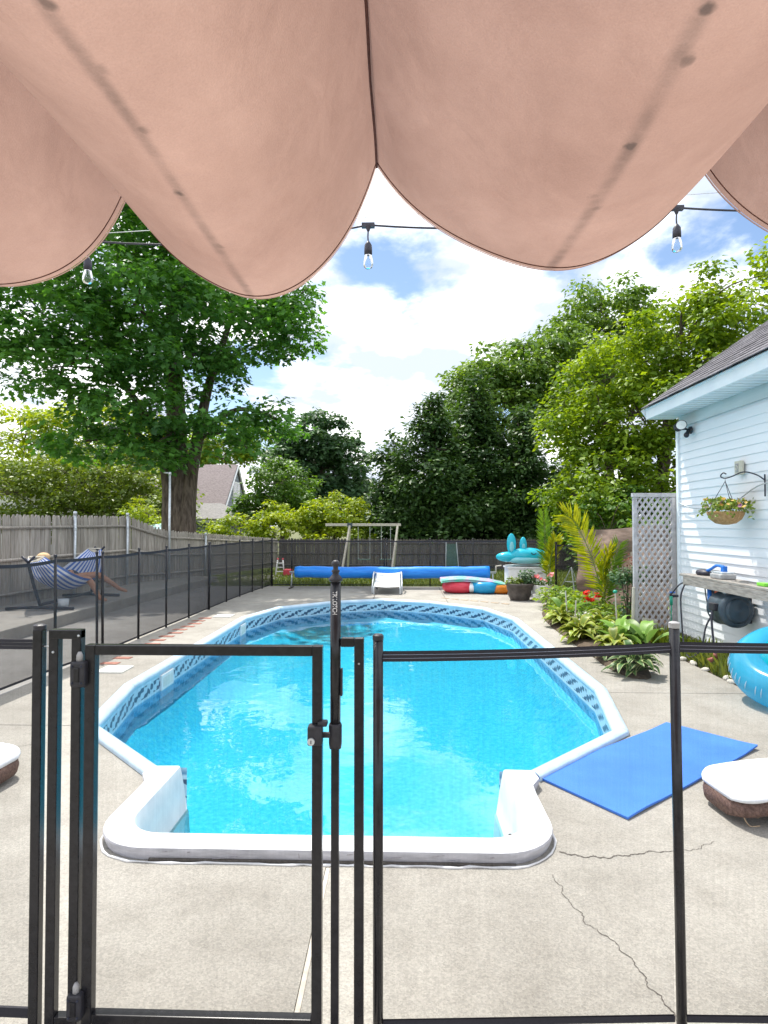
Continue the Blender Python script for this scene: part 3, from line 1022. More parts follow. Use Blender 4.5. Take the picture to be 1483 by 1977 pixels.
def pool():
    inner = offset_poly(POOL, 0.14)
    root = thing('swimming_pool', 'blue vinyl lined swimming pool with pale coping and white entry step', 'swimming pool', (0, 0, 0))
    n = len(inner)
    u = 0.0
    mb = MB()
    for i in range(n):
        a, b = inner[i], inner[(i + 1) % n]
        ln = (Vector(b) - Vector(a)).length
        if i == n - 1:      # near wall, opened for the step bay
            xl, xr = PX - 1.0, PX + 1.0
            for p, q in (((a[0], a[1]), (xl, a[1])), ((xr, a[1]), (b[0], b[1]))):
                mb.add([(p[0], p[1], -1.75), (q[0], q[1], -1.75), (q[0], q[1], 0.02), (p[0], p[1], 0.02)], [(3, 2, 1, 0)],
                       [[(u, 0.02), (u + .2, 0.02), (u + .2, -1.75), (u, -1.75)]])
            mb.add([(xl, a[1], -1.75), (xr, a[1], -1.75), (xr, a[1], -0.72), (xl, a[1], -0.72)], [(3, 2, 1, 0)],
                   [[(u, -.6), (u + 2, -.6), (u + 2, -1.75), (u, -1.75)]])
        else:
            mb.add([(a[0], a[1], -1.75), (b[0], b[1], -1.75), (b[0], b[1], 0.02), (a[0], a[1], 0.02)], [(3, 2, 1, 0)],
                   [[(u, 0.02), (u + ln, 0.02), (u + ln, -1.75), (u, -1.75)]])
        u += ln
    mb.build('liner_wall', 'liner', root)

    def fl(a, b):
        y = lerp(3.5, 12.8, b)
        t = min(1, max(0, (y - 6.0) / 5.5))
        t = t * t * (3 - 2 * t)
        x = lerp(-2.3, 2.3, a)
        lim = 2.20
        for (xa, ya), (xb, yb) in zip(HALF, HALF[1:]):
            if ya <= y <= yb:
                lim = lerp(xa, xb, (y - ya) / (yb - ya)) - 0.14
        cove = min(1.0, max(0.0, (abs(x) - lim + 0.55) / 0.55)) ** 1.5
        if y < 4.4:
            cove *= max(0.0, (y - 3.9) / 0.5)
        far = min(1.0, max(0.0, (y - 11.5) / 0.9)) ** 1.5
        return (PX + x, y, lerp(lerp(-0.68, -0.46, t), -0.285, max(cove, far)))
    MB().grid(fl, 46, 80).build('liner_floor', 'liner_floor', root, smooth=True)
    # coping, one piece for each straight run
    outer = POOL
    prof = [(0.03, 0.003), (0.03, 0.026), (0.04, 0.036), (0.07, 0.044), (0.11, 0.040), (0.14, 0.022), (0.147, 0.0), (0.140, -0.03), (0.128, -0.04)]
    rings = [offset_poly(POOL, d) for d, z in prof]
    for i in range(n - 1):
        mb = MB()
        vs = []
        e = (Vector(outer[(i + 1) % n]) - Vector(outer[i])).normalized() * 0.0025
        for k in (0, 1):
            for j, (d, z) in enumerate(prof):
                q = rings[j][(i + k) % n]
                sgn = 1 if k == 0 else -1
                vs.append((q[0] + e.x * sgn, q[1] + e.y * sgn, z))
        m = len(prof)
        mb.add(vs, [(j + 1, j, m + j, m + j + 1) for j in range(m - 1)])
        mb.build('coping', 'coping', root, smooth=True)
    # skimmer mouths in the left wall
    for y, wdt in ((6.55, 0.34), (10.05 - 0.35, 0.30)):
        sk = MB().box((PX - 2.36 + 0.14 + 0.010, y, -0.125), (0.022, wdt, 0.17)).build('skimmer', 'whiteplastic', root, bevel=0.006)
        MB().box((PX - 2.36 + 0.14 + 0.0225, y, -0.125), (0.004, wdt * 0.72, 0.10)).build('skimmer_mouth', 'lid', sk)
    # ---- white fibreglass step
    st = thing('entry_step', None, None)
    del_keys = [k for k in ('label', 'category') if k in st.keys()]
    for k in del_keys:
        del st[k]
    st.parent = root

    def rr_u(hw, y0, r, ytip, flare=0.0):
        """outline of one side of the U, from the left tip round the front to the right tip"""
        pts = []
        ys = [ytip, ytip - 0.10, ytip - 0.20, ytip - 0.32]
        fl_ = [flare, flare * 1.15, flare * 0.1, 0.0]
        for y, f in zip(ys, fl_):
            pts.append((-hw - f, y))
        for k in range(9):
            a = math.pi + (math.pi / 2) * k / 8
            pts.append((-hw + r + r * math.cos(a), y0 + r + r * math.sin(a)))
        right = [(-x, y) for x, y in reversed(pts)]
        return pts + right
    lay = [(1.135, 2.815, 0.30, 0.00, 0.002), (1.146, 2.804, 0.30, 0.00, 0.050), (1.143, 2.807, 0.30, 0.00, 0.060), (1.132, 2.818, 0.29, 0.0, 0.066),
           (1.022, 2.928, 0.21, 0.0, 0.068), (1.012, 2.938, 0.20, 0.0, 0.064), (1.005, 2.945, 0.2, 0.0, 0.045), (0.985, 2.965, 0.19, 0, -0.06), (0.965, 2.985, 0.18, 0, -0.20), (0.955, 2.995, 0.18, 0, -0.21), (0.93, 3.02, 0.16, 0, -0.6)]
    rings = []
    for k, (hw, y0, r, f, z) in enumerate(lay):
        fl_ = 0.055 if k < 4 else 0.0
        rings.append([(PX + x, y, z) for x, y in rr_u(hw, y0, r, 3.74, fl_)])
    mb = MB()
    m = len(rings[0])
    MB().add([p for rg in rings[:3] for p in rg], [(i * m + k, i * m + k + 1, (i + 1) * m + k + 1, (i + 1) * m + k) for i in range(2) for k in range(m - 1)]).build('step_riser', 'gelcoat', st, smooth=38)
    tipz = [[rg[k] for rg in rings] for k in (0, m - 1)]
    rings = rings[2:]
    vs = [p for rg in rings for p in rg]
    fs = [(i * m + k, i * m + k + 1, (i + 1) * m + k + 1, (i + 1) * m + k) for i in range(len(rings) - 1) for k in range(m - 1)]
    mb.add(vs, fs)
    for k, tz in enumerate(tipz):       # closing faces at the tips
        mb.add(tz, [tuple(range(len(tz)) if k else reversed(range(len(tz))))])
    mb.build('step_rim', 'fibreglass', st, smooth=38)
    for y0, y1, z in ((2.99, 3.32, -0.55), (3.32, 3.62, -0.75), (3.62, 3.92, -0.93)):
        MB().box((PX, (y0 + y1) / 2, z - 0.1), (1.90, y1 - y0, 0.2)).build('tread', 'fibreglass', st, bevel=0.02)
    rr = random.Random(3)
    mb = MB()       # caulk bead along the foot of the step
    rim = rr_u(1.150, 2.796, 0.30, 3.64)
    pts = []
    for (x, y), (x2, y2) in zip(rim[3:-4], rim[4:-3]):
        k = max(1, int(math.hypot(x2 - x, y2 - y) / 0.05))
        for q in range(k):
            pts.append((PX + lerp(x, x2, q / k) + rr.uniform(-.004, .004), lerp(y, y2, q / k) - rr.uniform(0, .012), 0.003))
    mb.tube(pts, [rr.uniform(0.003, 0.009) for _ in pts], 6)
    mb.build('caulk', 'whiteplastic', st, smooth=True)
    mb = MB()       # open joint between step and deck
    mb.box((PX + 0.05, 2.806, 0.007), (1.72, 0.014, 0.012))
    mb.build('open_joint', 'crack', st)
    for x, z, wd, hh in ((-0.72, 0.047, 0.05, 0.006), (-0.62, 0.044, 0.016, 0.007), (-0.10, 0.036, 0.004, 0.024), (0.14, 0.045, 0.03, 0.005), (0.33, 0.030, 0.10, 0.004), (0.55, 0.045, 0.06, 0.004), (0.80, 0.040, 0.022, 0.010), (0.62, 0.022, 0.07, 0.004), (-0.45, 0.020, 0.12, 0.003)):
        MB().box((PX + x, 2.8075 - 0.00022 * (z * 1000 - 20) / 4, z), (wd, 0.004, hh), Matrix.Rotation(-0.1, 3, 'Y')).build('scuff', 'scuff', st, bevel=0.0012)
    # water
    wb = offset_poly(POOL, 0.135)
    poly = wb + [(PX - 0.99, wb[-1][1]), (PX - 0.99, 2.98), (PX + 0.99, 2.98), (PX + 0.99, wb[0][1])]
    tri = tessellate_polygon([[Vector((x, y, 0)) for x, y in poly]])
    me = bpy.data.meshes.new('water')
    me.from_pydata([(x, y, -0.20) for x, y in poly], [], [tuple(t) for t in tri])
    me.materials.append(M['water'])
    bm = bmesh.new()
    bm.from_mesh(me)
    for f in bm.faces:
        f.normal_update()
        if f.normal.z < 0:
            f.normal_flip()
    bm.to_mesh(me)
    bm.free()
    tag(link('water', me), kind='structure')


pool()


# ------------------------------------------------------------------ the rest of the ground
def grounds():
    MB().box((-4.54, 7.0, -0.035), (1.62, 24.0, 0.04)).build('driveway', 'asphalt')
    tag(bpy.data.objects['driveway'], kind='structure')
    # raised patio behind a low step on the left
    pat = tag(bpy.data.objects.new('patio', None), kind='structure')
    COL.objects.link(pat)
    poly = [(-9.5, -2), (-5.35, -2), (-5.35, 12.0), (-5.10, 16.4), (-6.0, 16.4), (-9.5, 16.4)]
    MB().prism(poly, -0.05, 0.165).build('patio_slab', 'patio', pat, bevel=0.015)
    # lawn beyond the deck
    MB().add([(-12, 15.47, -0.02), (16, 15.47, -0.02), (16, 26, -0.02), (-12, 26, -0.02)], [(0, 1, 2, 3)]).build('lawn', 'turf')
    tag(bpy.data.objects['lawn'], kind='structure')
    MB().add([(3.32, 2, -0.015), (4.2, 2, -0.015), (4.2, 8.6, -0.015), (3.32, 8.6, -0.015)], [(0, 1, 2, 3)]).build('soil_strip', 'soil')
    tag(bpy.data.objects['soil_strip'], kind='structure')
    MB().add([(3.32, 8.6, -0.018), (9, 8.6, -0.018), (9, 15.46, -0.018), (3.32, 15.46, -0.018)], [(0, 1, 2, 3)]).build('side_yard', 'turf')
    tag(bpy.data.objects['side_yard'], kind='structure')
    edge = [(2.28, 6.62), (2.38, 6.26), (2.58, 6.27), (2.70, 6.85), (2.80, 7.7), (3.3, 8.05), (3.72, 8.55), (3.72, 12.7), (2.98, 12.2), (2.62, 11.2), (2.36, 9.8), (2.30, 8.2)]
    pts = bez([(x, y, 0) for x, y in edge + edge[:1]], 6)[:-1]
    c = Vector((2.95, 9.2, 0))
    mb = MB()
    n = len(pts)
    vs = []
    for f, z in ((1.0, 0.003), (0.97, 0.03), (0.85, 0.05), (0.5, 0.06)):
        for p in pts:
            q = c + (p - c) * f
            vs.append((q.x + random.uniform(-.01, .01), q.y + random.uniform(-.01, .01), z + (random.uniform(-.012, .012) if f < 1 else 0)))
    fs = [(i * n + k, i * n + (k + 1) % n, (i + 1) * n + (k + 1) % n, (i + 1) * n + k) for i in range(3) for k in range(n)]
    fs.append(tuple(3 * n + k for k in range(n)))
    mb.add(vs, fs)
    mb.build('flower_bed', 'soil', smooth=True)
    tag(bpy.data.objects['flower_bed'], kind='structure')


grounds()


# ------------------------------------------------------------------ leaves in bulk
KITE = (np.array([(0, 0, 0), (0.45, 0.34, 0.07), (1, 0, -0.05), (0.45, -0.34, 0.07)], float), np.array([(0, 1, 2), (0, 2, 3)]))
NARROW = (np.array([(0, 0, 0), (0.4, 0.10, 0.02), (1, 0, -0.04), (0.4, -0.10, 0.02)], float), np.array([(0, 1, 2), (0, 2, 3)]))
BLADE = (np.array([(0, 0.035, 0), (0, -0.035, 0), (0.55, 0.025, 0.06), (0.55, -0.025, 0.06), (1, 0, 0.22)], float), np.array([(0, 1, 3), (0, 3, 2), (2, 3, 4)]))
_o = [(0.0, 0.02), (0.05, 0.30), (0.32, 0.22), (0.42, 0.52), (0.62, 0.24), (1.0, 0.0), (0.62, -0.24), (0.42, -0.52), (0.32, -0.22), (0.05, -0.30)]
MAPLE = (np.array([(0.35, 0, 0.05)] + [(x, y, -0.10 * abs(y)) for x, y in _o], float), np.array([(0, 1 + i, 1 + (i + 1) % 10) for i in range(10)]))
PETAL = (np.array([(0, 0, 0), (0.5, 0.5, 0.15), (1, 0, 0.1), (0.5, -0.5, 0.15)], float), np.array([(0, 1, 2), (0, 2, 3)]))


def leaf_mesh(name, pos, nrm, dr, size, tint, tpl, mt):
    V, F = tpl
    n, k = len(pos), len(V)
    z = nrm / np.linalg.norm(nrm, axis=1, keepdims=True)
    x = dr - z * np.sum(dr * z, axis=1, keepdims=True)
    x /= np.linalg.norm(x, axis=1, keepdims=True) + 1e-9
    y = np.cross(z, x)
    P = pos[:, None, :] + size[:, None, None] * (V[None, :, 0:1] * x[:, None, :] + V[None, :, 1:2] * y[:, None, :] + V[None, :, 2:3] * z[:, None, :])
    verts = P.reshape(-1, 3).astype(np.float32)
    faces = (F[None] + (np.arange(n) * k)[:, None, None]).reshape(-1, 3).astype(np.int32)
    me = bpy.data.meshes.new(name)
    me.vertices.add(len(verts))
    me.vertices.foreach_set('co', verts.ravel())
    nf = len(faces)
    me.loops.add(nf * 3)
    me.loops.foreach_set('vertex_index', faces.ravel())
    me.polygons.add(nf)
    me.polygons.foreach_set('loop_start', np.arange(0, nf * 3, 3, dtype=np.int32))
    me.update(calc_edges=True)
    at = me.attributes.new('tint', 'FLOAT', 'POINT')
    at.data.foreach_set('value', np.repeat(tint, k).astype(np.float32))
    me.materials.append(M[mt])
    return me


def clump_leaves(cs, rad, per, size, flat=0.55, droop=0.35, tint0=None, rng=RNG):
    """leaves around clump centres: layered, leaning outwards"""
    n = len(cs)
    idx = np.repeat(np.arange(n), per)
    k = len(idx)
    d = rng.normal(size=(k, 3))
    d /= np.linalg.norm(d, axis=1, keepdims=True)
    r = rng.random(k) ** 0.45
    rr = rad[idx]
    off = d * (r * rr)[:, None]
    off[:, 2] *= flat
    pos = cs[idx] + off
    out = off / (np.linalg.norm(off, axis=1, keepdims=True) + 1e-6)
    nrm = np.array([0, 0, 1.0]) + out * 0.55 + rng.normal(size=(k, 3)) * 0.45
    dr = out + np.array([0, 0, -droop]) + rng.normal(size=(k, 3)) * 0.5
    sz = size * (0.5 + 0.95 * rng.random(k) ** 1.4)
    base = rng.random(n) if tint0 is None else tint0
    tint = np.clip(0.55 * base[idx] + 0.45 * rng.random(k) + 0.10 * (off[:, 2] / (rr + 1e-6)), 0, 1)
    return pos, nrm, dr, sz, tint


def lobes_clumps(lobes, n_per_m2, rng, inner=0.55):
    cs, lo = [], []
    for li, (cx, cy, cz, rx, ry, rz) in enumerate(lobes):
        area = 4 * math.pi * ((rx * ry) ** 1.6 / 3 + (rx * rz) ** 1.6 / 3 + (ry * rz) ** 1.6 / 3) ** (1 / 1.6)
        n = max(6, int(area * n_per_m2))
        d = rng.normal(size=(n, 3))
        d /= np.linalg.norm(d, axis=1, keepdims=True)
        r = inner + (1.02 - inner) * rng.random(n) ** 0.6
        cs.append(np.array([cx, cy, cz]) + d * r[:, None] * np.array([rx, ry, rz]))
        lo += [li] * n
    return np.concatenate(cs), np.array(lo)


def make_tree(name, label, base, trunk, lobes, leaf, mt, per=60, crad=0.6, dens=0.55, lsize=0.15, tpl=KITE, flat=0.55, droop=0.35,
              twigs=0.3, group=None, seed=1, category='tree', inner=0.55, forks=None, bark='bark'):
    """trunk: list of stems, each a list of (x,y,z,r) relative to base; limbs run from the stems into the crown's lobes"""
    rng = np.random.default_rng(seed)
    rnd = random.Random(seed)
    root = thing(name, label, category, base, 0, group)
    B = np.array(base)
    lobes_l = [(a - B[0], b - B[1], c - B[2], d, e, f) for a, b, c, d, e, f in lobes]
    cs, lo = lobes_clumps(lobes_l, dens, rng, inner)
    mb = MB()
    tips = []
    for st in trunk:
        pts = bez([q[:3] for q in st], 5)
        rs = []
        for i in range(len(pts)):
            t = i / (len(pts) - 1) * (len(st) - 1)
            a = min(int(t), len(st) - 2)
            rs.append(lerp(st[a][3], st[a + 1][3], t - a) * rnd.uniform(0.96, 1.05))
        mb.tube(pts, rs, 12)
        tips += [(pts[i], rs[i]) for i in range(len(pts) // 2, len(pts))]
    if mb.v:
        mb.build('trunk', bark, root, smooth=True)
    br = MB()
    if tips:
        for li, l in enumerate(lobes_l):
            c = Vector(l[:3])
            tip, r0 = min(tips, key=lambda t: (t[0] - c).length + (2 if t[0].z > c.z else 0))
            r0 = min(r0 * 0.6, 0.14)
            mid = (tip + c) / 2 + Vector((rnd.uniform(-.4, .4), rnd.uniform(-.4, .4), rnd.uniform(0, .6)))
            br.tube(bez([tip, mid, c], 5), [lerp(r0, r0 * 0.35, i / 10) for i in range(11)], 7)
            own = np.where(lo == li)[0]
            for k in rnd.sample(list(own), max(1, int(len(own) * twigs))):
                e = Vector(cs[k])
                m2 = (c + e) / 2 + Vector((rnd.uniform(-.2, .2), rnd.uniform(-.2, .2), rnd.uniform(0, .3)))
                br.tube(bez([c, m2, e], 3), [lerp(r0 * 0.35, 0.012, i / 6) for i in range(7)], 5, cap=False)
        br.build('branches', bark, root, smooth=True)
    rad = crad * rng.uniform(0.65, 1.3, len(cs))
    arr = clump_leaves(cs, rad, per, lsize, flat, droop, rng=rng)
    tag(link('crown', leaf_mesh('crown', *arr, tpl, mt), root), kind='stuff')
    return root


# ------------------------------------------------------------------ fences
def mesh_fence(name, label, posts, h, mt='mesh_dense', r=0.016, doubles=(), thick=()):
    root = thing(name, label, 'fence', (posts[0][0], posts[0][1], 0))
    ox, oy = posts[0]
    n = len(posts)
    rr = random.Random(len(posts))
    tops = []
    for i, (x, y) in enumerate(posts):
        lean = (rr.uniform(-.012, .012), rr.uniform(-.012, .012))
        tops.append(lean)
        offs = [(-0.03, 0), (0.03, 0.02)] if i in doubles else [(0, 0)]
        for a, b in offs:
            q = r * (1.5 if i in thick else 1)
            MB().tube([(0, 0, 0), (lean[0], lean[1], h + 0.02)], q, 10).build('post', 'black', root, smooth=True, loc=(x - ox + a, y - oy + b, 0))
            MB().lathe([(q * 1.15, h + 0.018), (q * 1.15, h + 0.04), (q * 0.6, h + 0.047)], 10).build('post_cap', 'blackplastic', root, loc=(x - ox + a + lean[0], y - oy + b + lean[1], 0))
    for i in range(n - 1):
        a, b = Vector((posts[i][0] - ox, posts[i][1] - oy, 0)), Vector((posts[i + 1][0] - ox, posts[i + 1][1] - oy, 0))
        sag = rr.uniform(0.004, 0.02)

        def top(u):
            return h - 0.015 - sag * 4 * u * (1 - u)

        def fn(u, v):
            p = a.lerp(b, u)
            return (p.x, p.y, lerp(0.03, top(u), v))
        MB().grid(fn, 8, 1).build('mesh_panel', mt, root)
        nrm = (b - a).normalized()
        nrm = Vector((-nrm.y, nrm.x, 0)) * 0.003
        mb = MB()
        for s in (1, -1):
            mb.grid(lambda u, v: tuple(a.lerp(b, u) + nrm * s + Vector((0, 0, top(u) - 0.03 + 0.034 * v))), 8, 1)
        mb.build('top_tape', 'webbing', root)
        mb = MB()
        for s in (1, -1):
            mb.grid(lambda u, v: tuple(a.lerp(b, u) + nrm * s + Vector((0, 0, 0.02 + 0.022 * v))), 2, 1)
        mb.build('bottom_tape', 'webbing', root)
    return root


mesh_fence('mesh_fence', 'long black mesh pool fence running along the deck beside the driveway',
           [(-3.84, 4.5), (-3.79, 5.45), (-3.75, 6.38), (-3.67, 7.17), (-3.66, 8.22), (-3.64, 9.15), (-3.62, 10.08), (-3.61, 11.1), (-3.60, 12.2), (-3.57, 13.1), (-3.52, 14.0), (-3.46, 14.75), (-3.38, 15.42)],
           1.22, doubles=(3,), thick=(7,))
mesh_fence('mesh_fence', 'black mesh pool fence across the lawn behind the blue cover reel',
           [(-3.36, 15.45), (-2.85, 15.46), (-1.62, 15.46), (-0.42, 15.46), (0.74, 15.46), (1.85, 15.46), (2.95, 15.42), (3.70, 15.1)], 1.20, doubles=(3,))
mesh_fence('mesh_fence', 'short black mesh fence panel between the white planter and the brown screen', [(3.36, 13.1), (4.35, 13.35)], 1.17, thick=(0,))


def stockade(name, label, path, heights, base_z, step=0.098, wdt=0.092, wood='oldwood'):
    """path: (x,y) corners; heights: top z at the corners; pickets, rails"""
    root = thing(name, label, 'fence', (path[0][0], path[0][1], 0))
    ox, oy = path[0]
    rr = random.Random(9)
    tpl = None
    picks = {}
    for i in range(len(path) - 1):
        a, b = Vector(path[i]), Vector(path[i + 1])
        ln = (b - a).length
        n = int(ln / step)
        d = (b - a) / ln
        ang = math.atan2(d.y, d.x)
        for k in range(n):
            t = (k + 0.5) / n
            p = a + d * ln * t
            top = lerp(heights[i], heights[i + 1], t) + rr.uniform(-.012, .012)
            key = rr.randrange(4)
            if key not in picks:
                q = wdt / 2
                mb = MB()
                prof = [(-q, 0), (q, 0), (q, 0.955), (q * 0.35, 1.0), (-q * (0.2 + 0.1 * key), 0.998), (-q, 0.957)]
                m = len(prof)
                th = 0.009
                mb.add([(x, -th, z) for x, z in prof] + [(x, th, z) for x, z in prof],
                       [tuple(range(m)), tuple(range(m, 2 * m))[::-1]] + [((j + 1) % m, j, m + j, m + (j + 1) % m) for j in range(m)])
                picks[key] = mb.mesh('picket', wood)
            o = link('picket', picks[key], root, (p.x - ox, p.y - oy, base_z), (rr.uniform(-.012, .012), rr.uniform(-.006, .006), ang))
            o.scale = (1, 1, top - base_z)
        # rails on the yard side
        s = Vector((d.y, -d.x, 0)) * 0.035
        for f in (0.16, 0.52, 0.86):
            z0 = base_z + (heights[i] - base_z) * f
            z1 = base_z + (heights[i + 1] - base_z) * f
            mb = MB()
            p0 = Vector((a.x - ox, a.y - oy, z0)) + s
            p1 = Vector((b.x - ox, b.y - oy, z1)) + s
            mb.tube([p0, p1], 0.03, 6)
            mb.build('rail', wood, root)
    return root


stockade('stockade_fence', 'tall weathered picket fence behind the hammock that slopes down to the back corner',
         [(-7.28, 6.0), (-6.6, 14.2), (-6.2, 15.46), (-4.45, 21.3)], [1.74, 1.80, 1.45, 1.10], 0.10)
stockade('stockade_fence', 'low weathered picket fence along the back of the lawn',
         [(-4.40, 21.35), (7.0, 21.35)], [1.10, 1.08], -0.02, step=0.105, wdt=0.1, wood='darkwood')


def steel_post(x, y, z1, label, arm=0.0, r=0.03):
    root = thing('steel_post', label, 'post', (x, y, 0), 0, 'galvanised posts of the fence line')
    MB().tube([(0, 0, 0), (0, 0, z1)], r, 12).build('pipe', 'steel', root, smooth=True)
    if arm:
        MB().tube([(0, 0, z1), (-arm, 0, z1 + 0.01)], 0.018, 8).build('arm', 'steel', root, smooth=True)
    MB().lathe([(r * 1.25, z1 - 0.05), (r * 1.25, z1 + 0.01), (r * 0.7, z1 + 0.03)], 12).build('post_cap', 'steel', root, smooth=True)
    if z1 < 2.2:
        MB().lathe([(r * 1.3, z1 - 0.36), (r * 1.3, z1 - 0.32)], 12).build('clamp', 'steel', root)


steel_post(-6.70, 12.05, 1.84, 'galvanised steel fence post directly behind the hammock middle')
steel_post(-6.53, 14.03, 1.85, 'galvanised fence post where the tall pickets begin to slope down')
steel_post(-6.08, 15.46, 2.95, 'tall galvanised pole rising far above the fence in front of the maple trunk', 0.16)
steel_post(-5.63, 17.0, 1.34, 'short galvanised post on the low sloping fence, right of the maple trunk')


# ------------------------------------------------------------------ near fence and gate
GY = 1.87


def bar(mb, a, b, t=0.032, t2=None):
    a, b = Vector(a), Vector(b)
    d = b - a
    c = (a + b) / 2
    t2 = t2 or t
    if abs(d.z) > max(abs(d.x), abs(d.y)):
        return mb.box(c, (t, t2, abs(d.z)))
    return mb.box(c, (d.length, t2, t), Matrix.Rotation(math.atan2(d.y, d.x), 3, 'Z'))


def near_gate():
    # left fence end post and the panel that runs out of the picture
    root = thing('mesh_fence', 'black mesh fence panel with end post left of the gate frame', 'fence', (-1.150, GY, 0))
    bar(MB(), (0, 0, 0), (0, 0, 1.25), 0.030).build('post', 'black', root, bevel=0.004)
    MB().lathe([(0.019, 1.249), (0.019, 1.262), (0.012, 1.266)], 14).build('post_cap', 'blackplastic', root, smooth=False)
    MB().grid(lambda u, v: (-0.015 - 0.9 * u, 0.02 * u, lerp(0.05, 1.185, v)), 4, 1).build('mesh_panel', 'mesh', root)
    for k in range(3):
        MB().box((-0.47, 0.012, 1.190 + 0.011 * k), (0.91, 0.006, 0.0095), Matrix.Rotation(-0.022, 3, 'Z')).build('tape', 'webbing', root)
    MB().box((-0.47, 0.012, 0.05), (0.91, 0.008, 0.03), Matrix.Rotation(-0.022, 3, 'Z')).build('bottom_tape', 'webbing', root)
    # left inverted-U frame
    root = thing('gate_frame', 'narrow black inverted U frame that carries the gate hinges', 'gate frame', (-1.061, GY, 0))
    for s in (-1, 1):
        bar(MB(), (s * 0.0365, 0, 0.0), (s * 0.0365, 0, 1.249), 0.030).build('post', 'black', root, bevel=0.003)
    bar(MB(), (-0.0515, 0, 1.2355), (0.0515, 0, 1.2355), 0.029, 0.0315).build('top_bar', 'black', root, bevel=0.003)
    bar(MB(), (-0.0213, 0, 0.035), (0.0213, 0, 0.035), 0.029, 0.028).build('bottom_bar', 'black', root, bevel=0.003)
    MB().tube([(-0.075, 0, 1.195), (-0.04, 0, 1.195)], 0.0022, 6).build('tie_wire', 'steel', root)
    for x, z in ((-0.036, 1.18), (0.045, 1.232)):
        MB().sphere((x, -0.0155, z), 0.004, 8, 6).build('screw', 'steel', root)
    # gate
    gw0, gw1, gt, gb = -0.980, -0.262, 1.187, 0.045
    g = thing('pool_gate', 'black framed mesh pool gate in front of the pool step', 'gate', ((gw0 + gw1) / 2, GY, 0))
    hw = (gw1 - gw0) / 2
    for s in (-1, 1):
        bar(MB(), (s * hw, 0, gb - 0.016), (s * hw, 0, gt + 0.016), 0.032).build('stile', 'black', g, bevel=0.003)
    bar(MB(), (-hw + 0.0165, 0, gt), (hw - 0.0165, 0, gt), 0.031, 0.030).build('top_rail', 'black', g, bevel=0.003)
    bar(MB(), (-hw + 0.0165, 0, gb), (hw - 0.0165, 0, gb), 0.031, 0.030).build('bottom_rail', 'black', g, bevel=0.003)
    MB().grid(lambda u, v: (lerp(-hw + .014, hw - .014, u), 0.0, lerp(gb + .012, gt - .012, v)), 1, 1).build('mesh_panel', 'mesh', g)
    for z in (1.115, 0.095):
        h = MB().box((0, 0, 0), (0.046, 0.036, 0.080)).build('hinge', 'blackplastic', g, bevel=0.010, seg=3, loc=(-hw - 0.028, -0.022, z))
        MB().lathe([(0.010, 0.036), (0.0095, 0.058), (0.005, 0.068)], 14).build('hinge_pin', 'grey', h, smooth=True)
        for dx in (-0.014, 0.014):
            for dz in (-0.026, 0.026):
                MB().sphere((dx, -0.018, dz), 0.0045, 8, 6).build('screw', 'iron', h)
        MB().box((0, -0.0185, 0), (0.018, 0.006, 0.045)).build('cover', 'black', h, bevel=0.003)
    zl = 1.58 - 398 / 1150 * GY
    la = MB().box((0, 0, 0), (0.046, 0.040, 0.060)).build('latch', 'blackplastic', g, bevel=0.008, seg=3, loc=(hw - 0.004, -0.020, zl))
    MB().box((0.022, 0.004, 0.034), (0.030, 0.030, 0.016)).build('latch_hood', 'blackplastic', la, bevel=0.005)
    MB().tube([(-0.010, -0.021, -0.014), (-0.010, -0.027, -0.014)], 0.011, 16).build('lock_cylinder', 'steel', la)
    MB().box((-0.010, -0.0275, -0.014), (0.0025, 0.002, 0.010)).build('keyhole', 'iron', la)
    # latch post with finial and the right inverted-U
    px = -0.2065
    p = thing('latch_post', 'tall black latch post with knob finial and white lettering beside the gate', 'post', (px, GY, 0))
    bar(MB(), (0, 0, 0), (0, 0, 0.98), 0.025).build('lower_post', 'black', p, bevel=0.003)
    MB().tube([(0, 0, 0.90), (0, 0, 1.405)], 0.0165, 20).build('tube', 'black', p, smooth=True)
    MB().lathe([(0.017, 1.402), (0.0225, 1.407), (0.0225, 1.412), (0.015, 1.420), (0.0105, 1.426), (0.0105, 1.432), (0.013, 1.434), (0.013, 1.438), (0.008, 1.441), (0.008, 1.449),
                (0.0125, 1.453), (0.0135, 1.459), (0.0115, 1.466), (0.006, 1.470)], 20).build('finial', 'blackplastic', p, smooth=True)
    MB().tube([(0, 0, 0.885), (0, 0, 0.90), (0, 0, 0.955), (0, 0, 0.962)], [0.0185, 0.0205, 0.0205, 0.0185], 18).build('catch_sleeve', 'blackplastic', p, smooth=True)
    MB().box((-0.027, -0.008, 0.928), (0.034, 0.014, 0.016)).build('catch_arm', 'blackplastic', p, bevel=0.003)
    MB().box((0.0195, 0, 1.09), (0.006, 0.018, 0.085)).build('cover_strip', 'blackplastic', p, bevel=0.002)
    fr = thing('gate_frame', 'narrow black inverted U frame right of the latch post', 'gate frame', (-0.165, GY, 0))
    bar(MB(), (0.033, 0, 0), (0.033, 0, 1.2275), 0.030).build('post', 'black', fr, bevel=0.003)
    bar(MB(), (-0.024, 0, 1.2145), (0.0175, 0, 1.2145), 0.0275, 0.028).build('top_bar', 'black', fr, bevel=0.003)
    MB().sphere((0.033, -0.0155, 1.15), 0.0035, 8, 6).build('screw', 'grey', fr)
    # lettering down the post
    cu = bpy.data.curves.new('lettering', 'FONT')
    cu.body = 'TRI LOTCH'
    cu.size = 0.0205
    cu.extrude = 0.0004
    cu.space_character = 0.86
    to = bpy.data.objects.new('lettering_source', cu)
    COL.objects.link(to)
    dg = bpy.context.evaluated_depsgraph_get()
    me = bpy.data.meshes.new_from_object(to.evaluated_get(dg))
    bpy.data.objects.remove(to)
    me.name = 'lettering'
